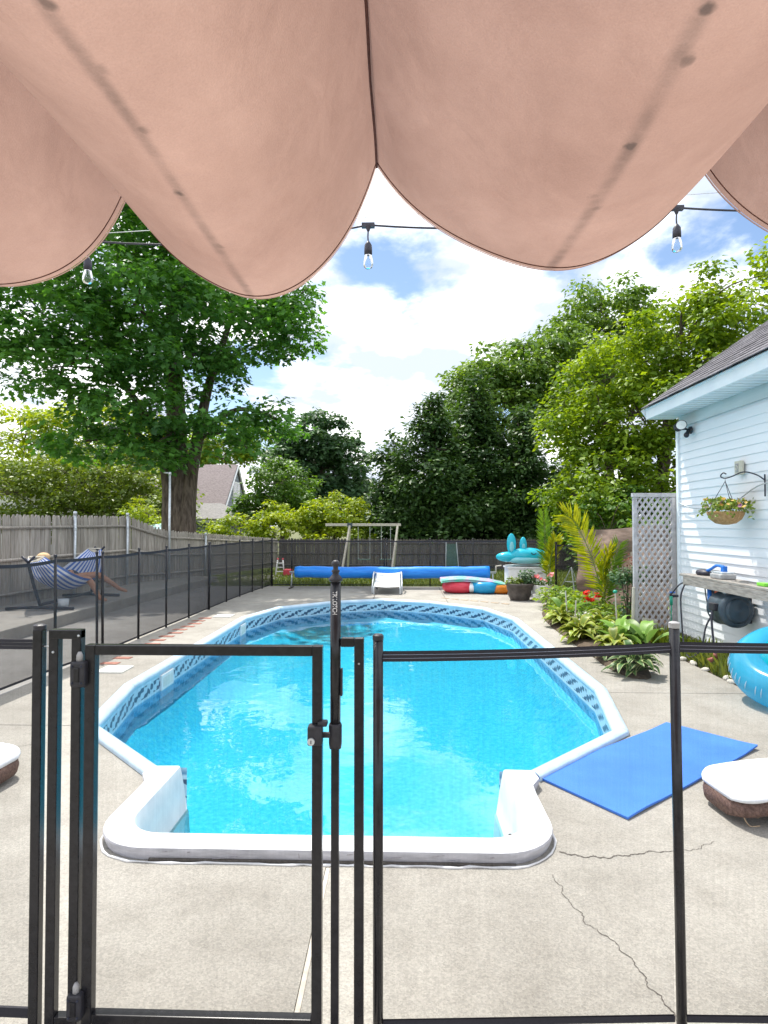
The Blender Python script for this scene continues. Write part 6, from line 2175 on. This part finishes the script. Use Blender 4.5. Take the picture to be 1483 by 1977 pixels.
def bed_plants():
    z = 0.04
    rosette('hosta', 'large variegated hosta clump at the near corner of the bed', (2.45, 6.40, 0.02), 'hosta', 90, 1.22, 0.17, seed=1, group='hostas in the flower bed')
    rosette('hosta', 'small dark hosta squeezed behind the large variegated one', (2.34, 6.98, z), 'hosta', 20, 0.8, 0.08, seed=2, group='hostas in the flower bed')
    rosette('hosta', 'golden hosta on the bed edge below the big canna leaves', (2.42, 8.15, z), 'gold', 70, 1.45, 0.18, seed=3, group='hostas in the flower bed')
    rosette('hosta', 'golden green hosta at the bed edge nearest the pots', (2.48, 9.35, z), 'gold', 60, 1.35, 0.2, seed=4, group='hostas in the flower bed')
    rosette('hosta', 'pale hosta in the middle of the bed between canna and rose', (2.9, 8.75, z), 'gold', 44, 1.35, 0.2, seed=5, group='hostas in the flower bed')
    rosette('canna', 'broad leaved canna with big pale leaves near the lattice', (2.92, 8.0, z), 'banana', 9, 0.82, 0.16, seed=6, cat='plant', spread=2)
    rosette('canna', 'canna with upright leaves beside the bamboo stakes', (2.62, 9.7, z), 'banana', 7, 0.72, 0.28, seed=7, cat='plant', spread=2)
    rosette('canna', 'short canna leaves under the red geraniums', (3.0, 9.5, z), 'banana', 8, 0.6, 0.15, seed=8, cat='plant', spread=3)
    rosette('canna', 'dark canna at the back of the bed near the short mesh panel', (3.15, 11.6, z), 'banana', 9, 0.75, 0.3, seed=12, cat='plant', spread=3)
    rosette('hosta', 'golden hosta between the canna and the large variegated clump', (2.62, 7.45, z), 'gold', 50, 1.3, 0.14, seed=9, group='hostas in the flower bed')
    rosette('hosta', 'green hosta at the foot of the lattice beside the pipe stubs', (3.05, 8.2, z), 'hosta', 30, 1.1, 0.12, seed=10, group='hostas in the flower bed')
    rosette('canna', 'canna with one folded pale leaf nearest the house weeds', (3.12, 7.75, z), 'banana', 7, 0.8, 0.12, seed=14, cat='plant', spread=2)
    t = thing('geranium', 'red flowering geranium in front of the tall palm', 'flower', (3.08, 9.85, z))
    bush(t, [(0, 0, 0.16, 0.22, 0.2, 0.16)], 200, 0.07, 'mid_leaf', 41)
    pts = []
    for cx, cz in ((-0.09, 0.44), (0.10, 0.40), (-0.02, 0.33), (-0.08, 0.34)):
        pts += [(cx + random.uniform(-.045, .045), -0.1 + random.uniform(-.04, .04), cz + random.uniform(-.035, .035)) for _ in range(9)]
    flowers(t, pts, 0.036, 'red_flower', 42)
    t = thing('sweet_alyssum', 'drift of tiny white flowers along the middle of the bed', 'flower', (2.72, 9.0, z))
    bush(t, [(0, 0, 0.10, 0.18, 0.35, 0.10)], 260, 0.035, 'olive', 43)
    flowers(t, [(random.uniform(-.17, .17), random.uniform(-.35, .35), random.uniform(.12, .22)) for _ in range(60)], 0.02, 'white_flower', 44)
    t = thing('rose_bush', 'sprawling rose bush with reddish tips in front of the lattice', 'shrub', (3.28, 8.75, z))
    bush(t, [(0, 0, 0.45, 0.20, 0.22, 0.40), (0.12, -0.05, 0.85, 0.16, 0.16, 0.16), (-0.1, -0.02, 0.8, 0.16, 0.16, 0.12)], 700, 0.055, 'bluegreen', 45)
    bush(t, [(0.03, 0, 1.05, 0.07, 0.07, 0.14)], 45, 0.04, 'red_shoot', 46, 'red_shoots')
    for k in range(5):
        a = k * 1.3
        MB().tube(bez([(0, 0, 0), (0.05 * math.cos(a), 0.05 * math.sin(a), 0.5), (0.14 * math.cos(a), 0.12 * math.sin(a), 0.95)], 4), 0.008, 6).build('stem', 'bark', t, smooth=True)
    t = thing('low_shrubs', 'low mixed green foliage filling the back of the bed by the screen', 'shrub', (3.3, 10.6, z))
    bush(t, [(0, 0, 0.18, 0.3, 0.9, 0.2), (-0.35, 0.8, 0.2, 0.4, 0.7, 0.2), (-0.1, -1.3, 0.14, 0.45, 0.6, 0.18), (-0.5, -0.6, 0.1, 0.4, 0.6, 0.14), (-0.3, -2.2, 0.08, 0.4, 0.6, 0.12)], 2600, 0.08, 'lime_leaf', 47)
    for i, (x, y, h, lab) in enumerate(((2.55, 9.25, 0.55, 'bamboo stake rising from the golden green hosta'), (2.62, 9.12, 0.42, 'shorter leaning stake next to the bamboo stake'),
                                       (3.02, 8.45, 0.62, 'pale garden stake with green cap in the middle of the bed'), (3.20, 8.38, 0.70, 'square wooden stake at the left edge of the lattice'))):
        o = MB().tube([(0, 0, 0), (0.02 if i % 2 else -0.03, 0, h)], 0.010 if i < 3 else 0.022, 6).build('garden_stake', 'palewood', loc=(x, y, 0.02))
        tag(o, lab, 'stake', 'stakes in the flower bed')
    MB().sphere((-0.03, 0, 0.63), (0.032, 0.032, 0.025), 10, 6).build('stake_cap', 'green', bpy.data.objects['garden_stake.002'], smooth=True)
    # stones and weeds along the house
    STONES = ['pale edging stone nearest the blue swim ring', 'second pale edging stone counting from the swim ring', 'third pale edging stone counting from the swim ring', 'middle one of the seven pale edging stones along the weeds',
              'third pale edging stone counting from the lattice', 'second pale edging stone counting from the lattice', 'pale edging stone nearest the lattice']
    rr = random.Random(8)
    for i in range(7):
        x, y = 3.31 + rr.uniform(-.02, .03), 6.0 + i * 0.27 + rr.uniform(-.1, .1)
        s = rr.uniform(.03, .055)
        o = MB().sphere((0, 0, 0), (s, s * 1.4, s * 0.7), 8, 6).build('stone', 'rock', loc=(x, y, s * 0.4), rot=(rr.uniform(-.3, .3), rr.uniform(-.3, .3), rr.uniform(0, 3)))
        tag(o, STONES[i], 'stone', 'edging stones along the house')
    rng = np.random.default_rng(5)
    n = 3600
    pos = np.stack([rng.uniform(3.33, 3.77, n), rng.uniform(4.2, 8.3, n), np.full(n, -0.015)], 1)
    pos[:, 0] = 3.33 + 0.44 * rng.random(n) ** 0.8
    dr = np.stack([rng.normal(size=n) * .45, rng.normal(size=n) * .45, np.ones(n)], 1)
    nr = np.stack([rng.normal(size=n), rng.normal(size=n), 0.2 * np.ones(n)], 1)
    pat = 0.5 + 0.5 * np.sin(pos[:, 1] * 4.1) * np.cos(pos[:, 0] * 9)
    o = link('grass', leaf_mesh('grass', pos, nr, dr, (0.09 + 0.15 * pat) * rng.uniform(.6, 1.3, n), np.clip(rng.random(n) * .7 + pat * .3, 0, 1), (BLADE[0] * np.array([1, 2.2, 1]), BLADE[1]), 'grassblade'))
    tag(o, 'tall yellow green weeds along the foot of the house wall', 'grass', kind='stuff')
    n = 26000
    pos = np.stack([rng.uniform(-6.5, 7.5, n), 15.5 + 6.0 * rng.random(n) ** 1.3, np.full(n, -0.02)], 1)
    dr = np.stack([rng.normal(size=n) * .5, rng.normal(size=n) * .5, np.ones(n)], 1)
    nr = np.stack([rng.normal(size=n), rng.normal(size=n), 0.2 * np.ones(n)], 1)
    o = link('grass', leaf_mesh('grass', pos, nr, dr, 0.075 * rng.uniform(.5, 1.5, n), rng.random(n), (BLADE[0] * np.array([1, 3, 1]), BLADE[1]), 'grassblade'))
    tag(o, 'short lawn grass behind the pool cover reel', 'grass', kind='stuff')


bed_plants()


def frond(root, pts, n, ll, mt, seed, roll=0.0, name='frond', lw=1.0):
    """feather leaf: rachis curve plus two rows of narrow leaflets"""
    rng = np.random.default_rng(seed)
    cv = bez(pts, 14)
    m = len(cv)
    start = int(m * 0.22)
    P, NN, D, SZ, TI = [], [], [], [], []
    for k in range(n):
        t = k / (n - 1)
        i = start + t * (m - 1 - start)
        a = min(int(i), m - 2)
        p = cv[a].lerp(cv[a + 1], i - a)
        d = (cv[a + 1] - cv[a]).normalized()
        side = d.cross(Vector((0, -1, 0.15))).normalized()
        side = (Matrix.Rotation(roll, 3, d) @ side)
        nn = side.cross(d)
        for s in (-1, 1):
            fwd = 0.55 + 0.9 * t
            dv = (side * s + d * fwd + Vector((0, 0, -0.10)) + Vector(rng.normal(size=3) * 0.05)).normalized()
            P.append(p)
            D.append(dv)
            NN.append(nn + Vector(rng.normal(size=3) * 0.15))
            SZ.append(ll * (0.55 + 0.45 * math.sin(math.pi * min(1, 0.15 + 0.75 * t))) * rng.uniform(.9, 1.08))
            TI.append(rng.random() * 0.6 + 0.4 * t)
    tpl = (NARROW[0] * np.array([1, 0.62 * lw, 1]), NARROW[1])
    me = leaf_mesh(name, np.array(P), np.array(NN), np.array(D), np.array(SZ), np.array(TI), tpl, mt)
    o = link(name, me, root)
    MB().tube(cv, [lerp(0.014, 0.003, i / (m - 1)) for i in range(m)], 6).build('midrib', 'palewood' if False else M['olive_stem'], o, smooth=True)
    return o


M['olive_stem'] = mat('olive_stem', (0.13, 0.20, 0.03), (0.22, 0.28, 0.05), scale=10, rough=0.5)


def palms():
    t = thing('palm', 'tall yellow green palm in the flower bed before the brown screen', 'palm', (3.42, 10.2, 0.03))
    frond(t, [(0, 0, 0), (-0.08, -0.02, 0.55), (-0.26, -0.06, 1.12), (-0.50, -0.12, 1.58), (-0.68, -0.2, 1.72)], 44, 0.38, 'palmyellow', 1, 0.15)
    frond(t, [(0.01, 0, 0), (0.02, -0.02, 0.45), (0.10, -0.05, 0.85), (0.22, -0.1, 1.22)], 30, 0.30, 'palm', 2, -0.5)
    frond(t, [(0, 0, 0), (-0.02, -0.06, 0.5), (-0.04, -0.12, 0.85), (0.05, -0.16, 1.15)], 26, 0.34, 'palmyellow', 3, 0.9, lw=1.6)
    frond(t, [(0, 0, 0), (0.04, 0.05, 0.4), (0.14, 0.1, 0.72), (0.28, 0.14, 0.95)], 24, 0.25, 'palm', 4, 0.2)
    MB().tube([(0, 0, 0), (0, 0, 0.18)], [0.035, 0.025], 10).build('stem', 'bark', t, smooth=True)
    t = thing('palm', 'potted upright green palm behind the coral flower planter', 'palm', (3.20, 13.22, 0))
    MB().lathe([(0.12, 0), (0.16, 0.28), (0.15, 0.28), (0.13, 0.24), (0.01, 0.24)], 20).build('pot', 'terracotta', t, smooth=True)
    frond(t, [(0, 0, 0.25), (-0.02, -0.02, 0.8), (-0.05, -0.04, 1.35), (-0.09, -0.08, 1.86)], 46, 0.27, 'palm', 5, 0.0)
    frond(t, [(0.01, 0, 0.25), (0.04, -0.05, 0.65), (0.09, -0.10, 1.0), (0.16, -0.14, 1.3)], 30, 0.30, 'palmyellow', 6, 0.4, lw=1.6)
    frond(t, [(0, 0, 0.25), (0.05, 0.02, 0.7), (0.12, 0.03, 1.05), (0.22, 0.0, 1.3)], 26, 0.16, 'palm', 7, -0.2)


palms()

# ------------------------------------------------------------------ trees and shrubs behind the fences
make_tree('maple_tree', 'huge dark green maple with a thick fissured trunk behind the left fence', (-6.95, 18.5, -0.1),
          [[(0, 0, 0, 0.42), (0, 0, 1.6, 0.38), (-0.05, 0, 3.0, 0.33), (-0.1, -0.1, 5.0, 0.30), (-0.2, -0.2, 7.5, 0.20), (-0.3, -0.3, 10.0, 0.10)],
           [(0.27, -0.16, 0, 0.30), (0.29, -0.16, 1.6, 0.27), (0.36, -0.1, 3.0, 0.21), (0.62, -0.1, 4.6, 0.18), (0.95, 0, 6.3, 0.13), (1.6, 0, 8.2, 0.07)],
           [(-0.26, -0.15, 0, 0.28), (-0.27, -0.15, 1.8, 0.23), (-0.32, -0.3, 3.2, 0.16), (-0.7, -0.6, 4.8, 0.12), (-1.8, -1.4, 6.6, 0.07)]],
          [(-9.68, 17, 10.21, 3.4, 3.2, 1.92), (-5.87, 18, 10.72, 2.97, 3.0, 1.72), (-9.64, 15.5, 7.29, 2.29, 2.6, 1.21), (-7.25, 16.5, 7.52, 2.15, 2.6, 1.29), (-5.4, 17.5, 7.73, 1.98, 2.5, 1.37), (-3.83, 18, 7.75, 1.25, 1.8, 1.17),
           (-8.96, 15.5, 5.81, 2.02, 2.0, 0.81), (-6.38, 16.5, 6.09, 1.87, 2, 0.86), (-7.58, 16, 4.7, 1.53, 1.8, 0.77), (-8.97, 16.5, 3.93, 1.0, 1.4, 0.5), (-6.82, 16.5, 3.93, 1.0, 1.4, 0.72), (-5.1, 17.5, 4.38, 1.14, 1.4, 0.84), (-3.68, 18, 4.77, 0.86, 1.2, 0.47), (-3.05, 18, 8.69, 0.47, 0.8, 0.63)],
          None, 'maple', per=64, crad=0.62, dens=1.35, lsize=0.17, tpl=MAPLE, flat=0.5, droop=0.6, twigs=0.10, seed=3, group=None)
make_tree('lime_tree', 'bright yellow green tree far behind the left fence', (-16.5, 31, 0), [[(0, 0, 0, 0.3), (0.2, 0, 3, 0.25), (0, 0, 5, 0.15)]],
          [(-19.43, 30, 5.86, 2.87, 3, 1.83), (-16.31, 31, 6.2, 2.7, 3, 1.9), (-14.05, 32, 6.2, 1.67, 2.5, 1.9), (-17.5, 31, 4.0, 3.5, 2.5, 1.5)], None, 'gold_leaf', per=60, crad=0.75, dens=0.75, lsize=0.24, seed=4)
make_tree('lime_tree', 'bright tree top rising behind the roof of the grey house', (-14.0, 47, 0), [[(0, 0, 0, 0.25), (0.1, 0, 4, 0.2), (0, 0, 7.5, 0.08)]],
          [(-14.2, 47, 8.2, 2.3, 2.2, 1.9), (-17.0, 47, 7.2, 2.2, 2.2, 2.0), (-11.8, 47, 8.4, 1.8, 2, 1.8)], None, 'lime_leaf', per=60, crad=0.95, dens=0.7, lsize=0.33, seed=5)
make_tree('lime_shrub', 'sunlit shrubs filling the gap left of the grey house', (-13.6, 30, 0), [[(0, 0, 0, 0.12), (0.1, 0, 1.5, 0.1), (0, 0, 3, 0.05)]],
          [(-13.4, 30, 3.4, 1.6, 1.6, 1.8), (-15.4, 30, 3.6, 1.8, 1.6, 2.0), (-12.6, 30.5, 5.0, 1.1, 1.2, 1.2)], None, 'lime_leaf', per=62, crad=0.6, dens=1.1, lsize=0.2, seed=15, category='shrub')
make_tree('olive_shrub', 'broad olive green shrub mass behind the hammock fence', (-13.5, 26, 0), [[(0, 0, 0, 0.15), (0.2, 0, 1.5, 0.12), (0, 0, 2.8, 0.08)]],
          [(-17.2, 26, 3.0, 2.3, 2.2, 1.5), (-14.2, 26, 3.5, 2.0, 2.2, 1.7), (-11.9, 25.5, 3.4, 1.8, 2.2, 1.6), (-10.2, 25, 2.6, 1.2, 1.8, 1.2), (-13, 25, 1.8, 4.5, 1.4, 1.0)], None, 'olive', per=75, crad=0.6, dens=1.4, lsize=0.18, seed=6, category='shrub')
make_tree('lime_shrub', 'rounded lime green bush just left of the tall pole', (-8.45, 19.5, 0), [[(0, 0, 0, 0.06), (0, 0, 1.2, 0.04), (0.1, 0, 1.9, 0.02)]],
          [(-8.43, 19.5, 1.95, 0.75, 0.9, 0.55), (-8.5, 19.5, 1.2, 0.8, 0.9, 0.7)], None, 'gold_leaf', per=60, crad=0.28, dens=4.5, lsize=0.10, seed=7, category='shrub')
make_tree('blue_maple', 'dusky blue green maple in the centre background', (-4.6, 34, 0), [[(0, 0, 0, 0.25), (0, 0, 3, 0.2), (0.1, 0, 6, 0.1)]],
          [(-4.73, 34, 6.43, 2.22, 2.6, 1.5), (-5.6, 34, 4.9, 2.3, 2.6, 1.63), (-3.5, 34, 4.9, 1.9, 2.4, 1.7), (-4.5, 34, 3.2, 3.0, 2.4, 1.5), (-2.6, 34.5, 3.0, 1.2, 1.5, 1.5)], None, 'bluegreen', per=70, crad=0.6, dens=1.0, lsize=0.25, tpl=MAPLE, seed=8)
make_tree('round_tree', 'rounded green tree in front of the blue green maple', (-5.6, 28, 0), [[(0, 0, 0, 0.14), (0, 0, 1.6, 0.12), (0, 0, 3, 0.05)]],
          [(-5.6, 28, 3.55, 1.6, 1.9, 1.15), (-5.6, 28, 2.6, 1.75, 1.9, 1.1), (-7.1, 28, 2.3, 0.8, 1.2, 0.9)], None, 'mid_leaf', per=70, crad=0.42, dens=2.4, lsize=0.16, seed=9)
make_tree('golden_shrub', 'golden green shrub with a dark underside behind the swing set', (-2.7, 24, 0), [[(0, 0, 0, 0.08), (0, 0, 1, 0.06), (0, 0, 1.8, 0.04)]],
          [(-2.5, 24, 2.1, 1.3, 1.5, 0.75), (-2.6, 23.6, 1.3, 1.55, 1.3, 0.85), (-3.6, 24, 1.8, 0.8, 1.2, 0.63)], None, 'gold_leaf', per=64, crad=0.32, dens=3.0, lsize=0.15, seed=10, category='shrub')
make_tree('lime_hedge', 'loose lime green hedge behind the back fence corner', (-5.4, 24, 0), [[(0, 0, 0, 0.05), (0, 0, 0.8, 0.04), (0, 0, 1.5, 0.02)]],
          [(-6.5, 24, 1.45, 1.3, 1.2, 0.62), (-4.7, 23.8, 1.4, 1.2, 1.0, 0.6), (-5.2, 24.5, 1.9, 0.85, 1, 0.6), (-7.6, 24.5, 1.2, 0.8, 1, 0.5)], None, 'gold_leaf', per=56, crad=0.30, dens=3.0, lsize=0.14, seed=11, category='hedge')
make_tree('locust_tree', 'tall airy locust tree rising behind the dark cedars', (5.6, 30.5, 0), [[(0, 0, 0, 0.32), (0.2, 0, 3.5, 0.26), (0.3, 0, 6.5, 0.18), (0.2, 0, 9, 0.08)], [(0.2, 0, 4, 0.2), (-1.2, 0, 7, 0.12), (-2, 0, 9, 0.05)]],
          [(5.87, 30, 9.25, 3.0, 3, 1.5), (4.1, 30, 8.7, 1.6, 2.2, 1.2), (8.22, 30, 10.0, 2.2, 2.5, 1.4), (5.3, 29, 7.4, 2.3, 2.5, 1.4), (7.4, 29, 7.4, 2.0, 2.2, 1.5), (3.2, 30, 7.2, 1.1, 1.6, 1.2), (9.4, 29, 8.0, 1.8, 2, 1.6)], None, 'locust', per=85, crad=0.8, dens=1.05, lsize=0.24, flat=0.4, droop=0.7, twigs=0.35, seed=12)
make_tree('locust_tree', 'highest open crowned tree showing sky through its branches', (11.3, 33, 0), [[(0, 0, 0, 0.32), (0.1, 0, 5, 0.26), (-0.2, 0, 9, 0.16), (0, 0, 13, 0.06)]],
          [(11.33, 33, 13.75, 2.4, 2.2, 1.2), (9.61, 33, 12.2, 1.6, 1.8, 1.0), (12.9, 33, 12.0, 1.5, 2, 1.0), (11, 33, 9.8, 2.8, 2, 1.5)], None, 'locust', per=80, crad=0.85, dens=0.85, lsize=0.26, flat=0.4, droop=0.7, twigs=0.5, seed=13)
make_tree('ash_tree', 'bright leafy tree overhanging the roof of the white house', (7.2, 16.8, 0), [[(0, 0, 0, 0.24), (0, 0, 2, 0.2), (0.1, -0.2, 4, 0.15), (0.5, -0.3, 6.5, 0.06)], [(-0.1, 0, 1.4, 0.14), (-0.9, 0.3, 3.2, 0.1), (-1.5, 0.5, 5.2, 0.05)]],
          [(6.34, 18, 6.0, 1.6, 2.0, 1.15), (7.76, 17, 6.8, 1.5, 2.0, 1.1), (8.97, 16, 7.0, 1.2, 1.8, 0.95), (6.73, 17, 4.74, 1.6, 2.0, 1.15), (5.3, 18, 4.4, 1.2, 1.6, 1.1), (8.0, 16, 5.11, 1.25, 1.8, 0.97), (5.99, 17, 3.27, 1.33, 1.7, 0.89), (7.03, 16, 2.89, 0.97, 1.6, 0.97), (4.9, 16.3, 2.33, 1.05, 1.3, 0.7), (5.6, 15.4, 1.9, 0.78, 1.0, 0.52), (8.67, 15, 5.41, 0.78, 1.5, 0.78), (9.6, 15.5, 8.1, 0.5, 0.6, 0.7), (8.2, 16, 7.9, 0.35, 0.5, 0.6)],
          None, 'lime_leaf', per=78, crad=0.48, dens=2.2, lsize=0.15, flat=0.6, droop=0.5, twigs=0.22, seed=14)

make_tree('mid_shrub', 'leafy green shrubs directly behind the brown screen and lattice', (5.6, 14.2, 0), [[(0, 0, 0, 0.07), (0, 0, 0.8, 0.06), (0, 0, 1.6, 0.03)]],
          [(5.0, 14.6, 1.3, 0.8, 0.8, 0.9), (6.2, 13.6, 1.5, 0.9, 1.0, 1.0), (7.2, 13.0, 1.9, 0.9, 1.0, 1.2), (5.4, 15.5, 1.6, 1.2, 0.8, 1.1), (8.0, 14.0, 2.6, 1.0, 1.0, 1.4)], None, 'mid_leaf', per=70, crad=0.36, dens=2.6, lsize=0.12, seed=16, category='shrub')
make_tree('mid_shrub', 'shaded green undergrowth between the cedars and the bright tree', (7.5, 20.5, 0), [[(0, 0, 0, 0.08), (0, 0, 1.2, 0.06), (0, 0, 2.2, 0.03)]],
          [(6.6, 20.6, 1.4, 1.4, 0.9, 1.3), (8.8, 20.4, 1.8, 1.5, 1.0, 1.6), (10.8, 20, 2.4, 1.6, 1.2, 2.0)], None, 'mid_leaf', per=70, crad=0.45, dens=2.0, lsize=0.15, seed=17, category='shrub')


def cedar(label, x, y, top, hw, seed, n=20):
    rr = random.Random(seed)
    lobes = []
    for i in range(n):
        t = (i + 0.5) / n
        z = 0.5 + (top - 0.7) * t
        r = hw * (1 - t ** 1.5) ** 0.9 + 0.15
        a = i * 2.4
        k = rr.uniform(0.35, 0.62)
        lobes.append((x + r * k * math.cos(a), y + r * k * math.sin(a), z + rr.uniform(-.2, .2), r * 0.60, r * 0.60, top * 0.085 + 0.2))
    make_tree('cedar_tree', label, (x, y, -0.05), [[(0, 0, 0, 0.2), (0, 0, top * 0.5, 0.12), (0.05, 0, top * 0.95, 0.03)]], lobes, None, 'cedar',
              per=78, crad=0.50, dens=2.1, lsize=0.20, tpl=(KITE[0] * np.array([1, 0.8, 1]), KITE[1]), flat=0.8, droop=-0.2, twigs=0.03, seed=seed, group='dark cedars behind the back fence')


cedar('small dark cedar at the left end of the evergreen group', -0.35, 25, 5.2, 1.5, 21, 12)
cedar('broad dark cedar behind the pool cover reel', 1.3, 24, 6.6, 2.2, 22, 20)
cedar('tallest dark cedar in the middle of the evergreen group', 3.1, 25, 7.5, 2.1, 23, 22)
cedar('dark cedar at the right end of the evergreen group', 4.9, 24, 6.0, 1.8, 24, 18)
cedar('low shaded cedar behind the white storage box', 6.2, 22.8, 3.6, 1.7, 25, 12)


# ------------------------------------------------------------------ houses beyond the fence
def far_houses():
    t = thing('grey_house', 'grey shingled house with steep brown roof beyond the maple', 'house', (-11.2, 40, 0))
    ys, eave, apex, dep = 3.1, 2.45, 5.55, 7.0
    mb = MB()
    prof = [(-ys, 0), (ys, 0), (ys, eave), (0, apex), (-ys, eave)]
    mb.add([(0, y, z) for y, z in prof] + [(-dep, y, z) for y, z in prof], [(0, 1, 2, 3, 4), (9, 8, 7, 6, 5), (0, 5, 6, 1), (4, 9, 5, 0), (1, 6, 7, 2)])
    mb.build('wall', 'greyshake', t)
    for s in (-1, 1):
        a, b = Vector((0.12, s * (ys + 0.25), eave - 0.26)), Vector((0.12, 0, apex + 0.05))
        mb = MB()
        off = Vector((0, s * 0.06, 0.09))
        vs = [a, b, b + Vector((-dep - .3, 0, 0)), a + Vector((-dep - .3, 0, 0))]
        mb.add(vs + [v + off for v in vs], [(0, 1, 2, 3), (7, 6, 5, 4), (0, 4, 5, 1), (1, 5, 6, 2), (2, 6, 7, 3), (3, 7, 4, 0)])
        mb.build('roof', 'brownroof', t)
        MB().tube([a + Vector((0.02, 0, -0.03)), b + Vector((0.02, 0, -0.03))], 0.07, 4).build('rake_trim', 'white', t)
    bdm = MB().box((0, 0, 0), (0.03, 1.0, 0.015)).mesh('shake_course', 'greyshake')
    for k in range(18):
        z = 0.6 + k * 0.25
        hwid = ys if z < eave else ys * (apex - z) / (apex - eave)
        o = link('shake_course', bdm, t, (0.012, 0, z))
        o.scale = (1, max(0.1, 2 * hwid - 0.1), 1)
    for y in (-0.42, 0.42):
        f = MB().box((0.03, y, 3.75), (0.06, 0.78, 1.5)).build('window', 'white', t)
        for zz in (3.40, 4.10):
            MB().box((0.05, y, zz), (0.04, 0.56, 0.60)).build('pane', 'windowglass', f)
    t = thing('garage', 'low grey garage with pale fascia in front of the grey house', 'garage', (-11.0, 34, 0))
    MB().box((0, 0, 0.9), (4.1, 3.2, 1.8)).build('wall', 'greyshake', t)
    MB().box((0, 0, 1.83), (4.5, 3.6, 0.20)).build('fascia', 'white', t)
    e = 1.932
    vs = [(-2.35, -1.9, e), (2.35, -1.9, e), (2.35, 1.9, e), (-2.35, 1.9, e), (-0.6, 0, 2.85), (0.6, 0, 2.85)]
    MB().add(vs, [(0, 1, 5, 4), (1, 2, 5), (2, 3, 4, 5), (3, 0, 4), (3, 2, 1, 0)]).build('roof', 'greyroof', t)
    MB().box((1.2, -1.61, 1.1), (0.9, 0.04, 0.9)).build('window', 'white', t)
    t = thing('white_house', 'pale house glimpsed through the shrubs at the far left', 'house', (-21.5, 34, 0))
    MB().box((0, 0, 1.7), (6, 5, 3.4)).build('wall', 'white', t)
    MB().add([(-3.3, -2.8, 3.4), (3.3, -2.8, 3.4), (3.3, 2.8, 3.4), (-3.3, 2.8, 3.4), (-3.3, 0, 5.3), (3.3, 0, 5.3)], [(0, 1, 5, 4), (2, 3, 4, 5), (1, 2, 5), (3, 0, 4), (3, 2, 1, 0)]).build('roof', 'greyroof', t)
    for x in (-1.2, 1.4):
        f = MB().box((x, -2.52, 1.9), (0.9, 0.05, 1.3)).build('window', 'trim', t)
        MB().box((x, -2.55, 1.9), (0.7, 0.03, 1.1)).build('pane', 'windowglass', f)
    t = thing('patio_umbrella', 'pale blue garden awning peeping over the low fence', 'awning', (-7.7, 19.2, 0))
    MB().add([(-0.8, -0.5, 1.50), (0.8, -0.5, 1.40), (0.8, 0.5, 1.40), (-0.8, 0.5, 1.50), (-0.1, 0, 1.64)], [(0, 1, 4), (1, 2, 4), (2, 3, 4), (3, 0, 4)]).build('cover', 'umbrella', t)
    MB().tube([(-0.1, 0, 0), (-0.1, 0, 1.6)], 0.03, 8).build('pole', 'steel', t)


far_houses()
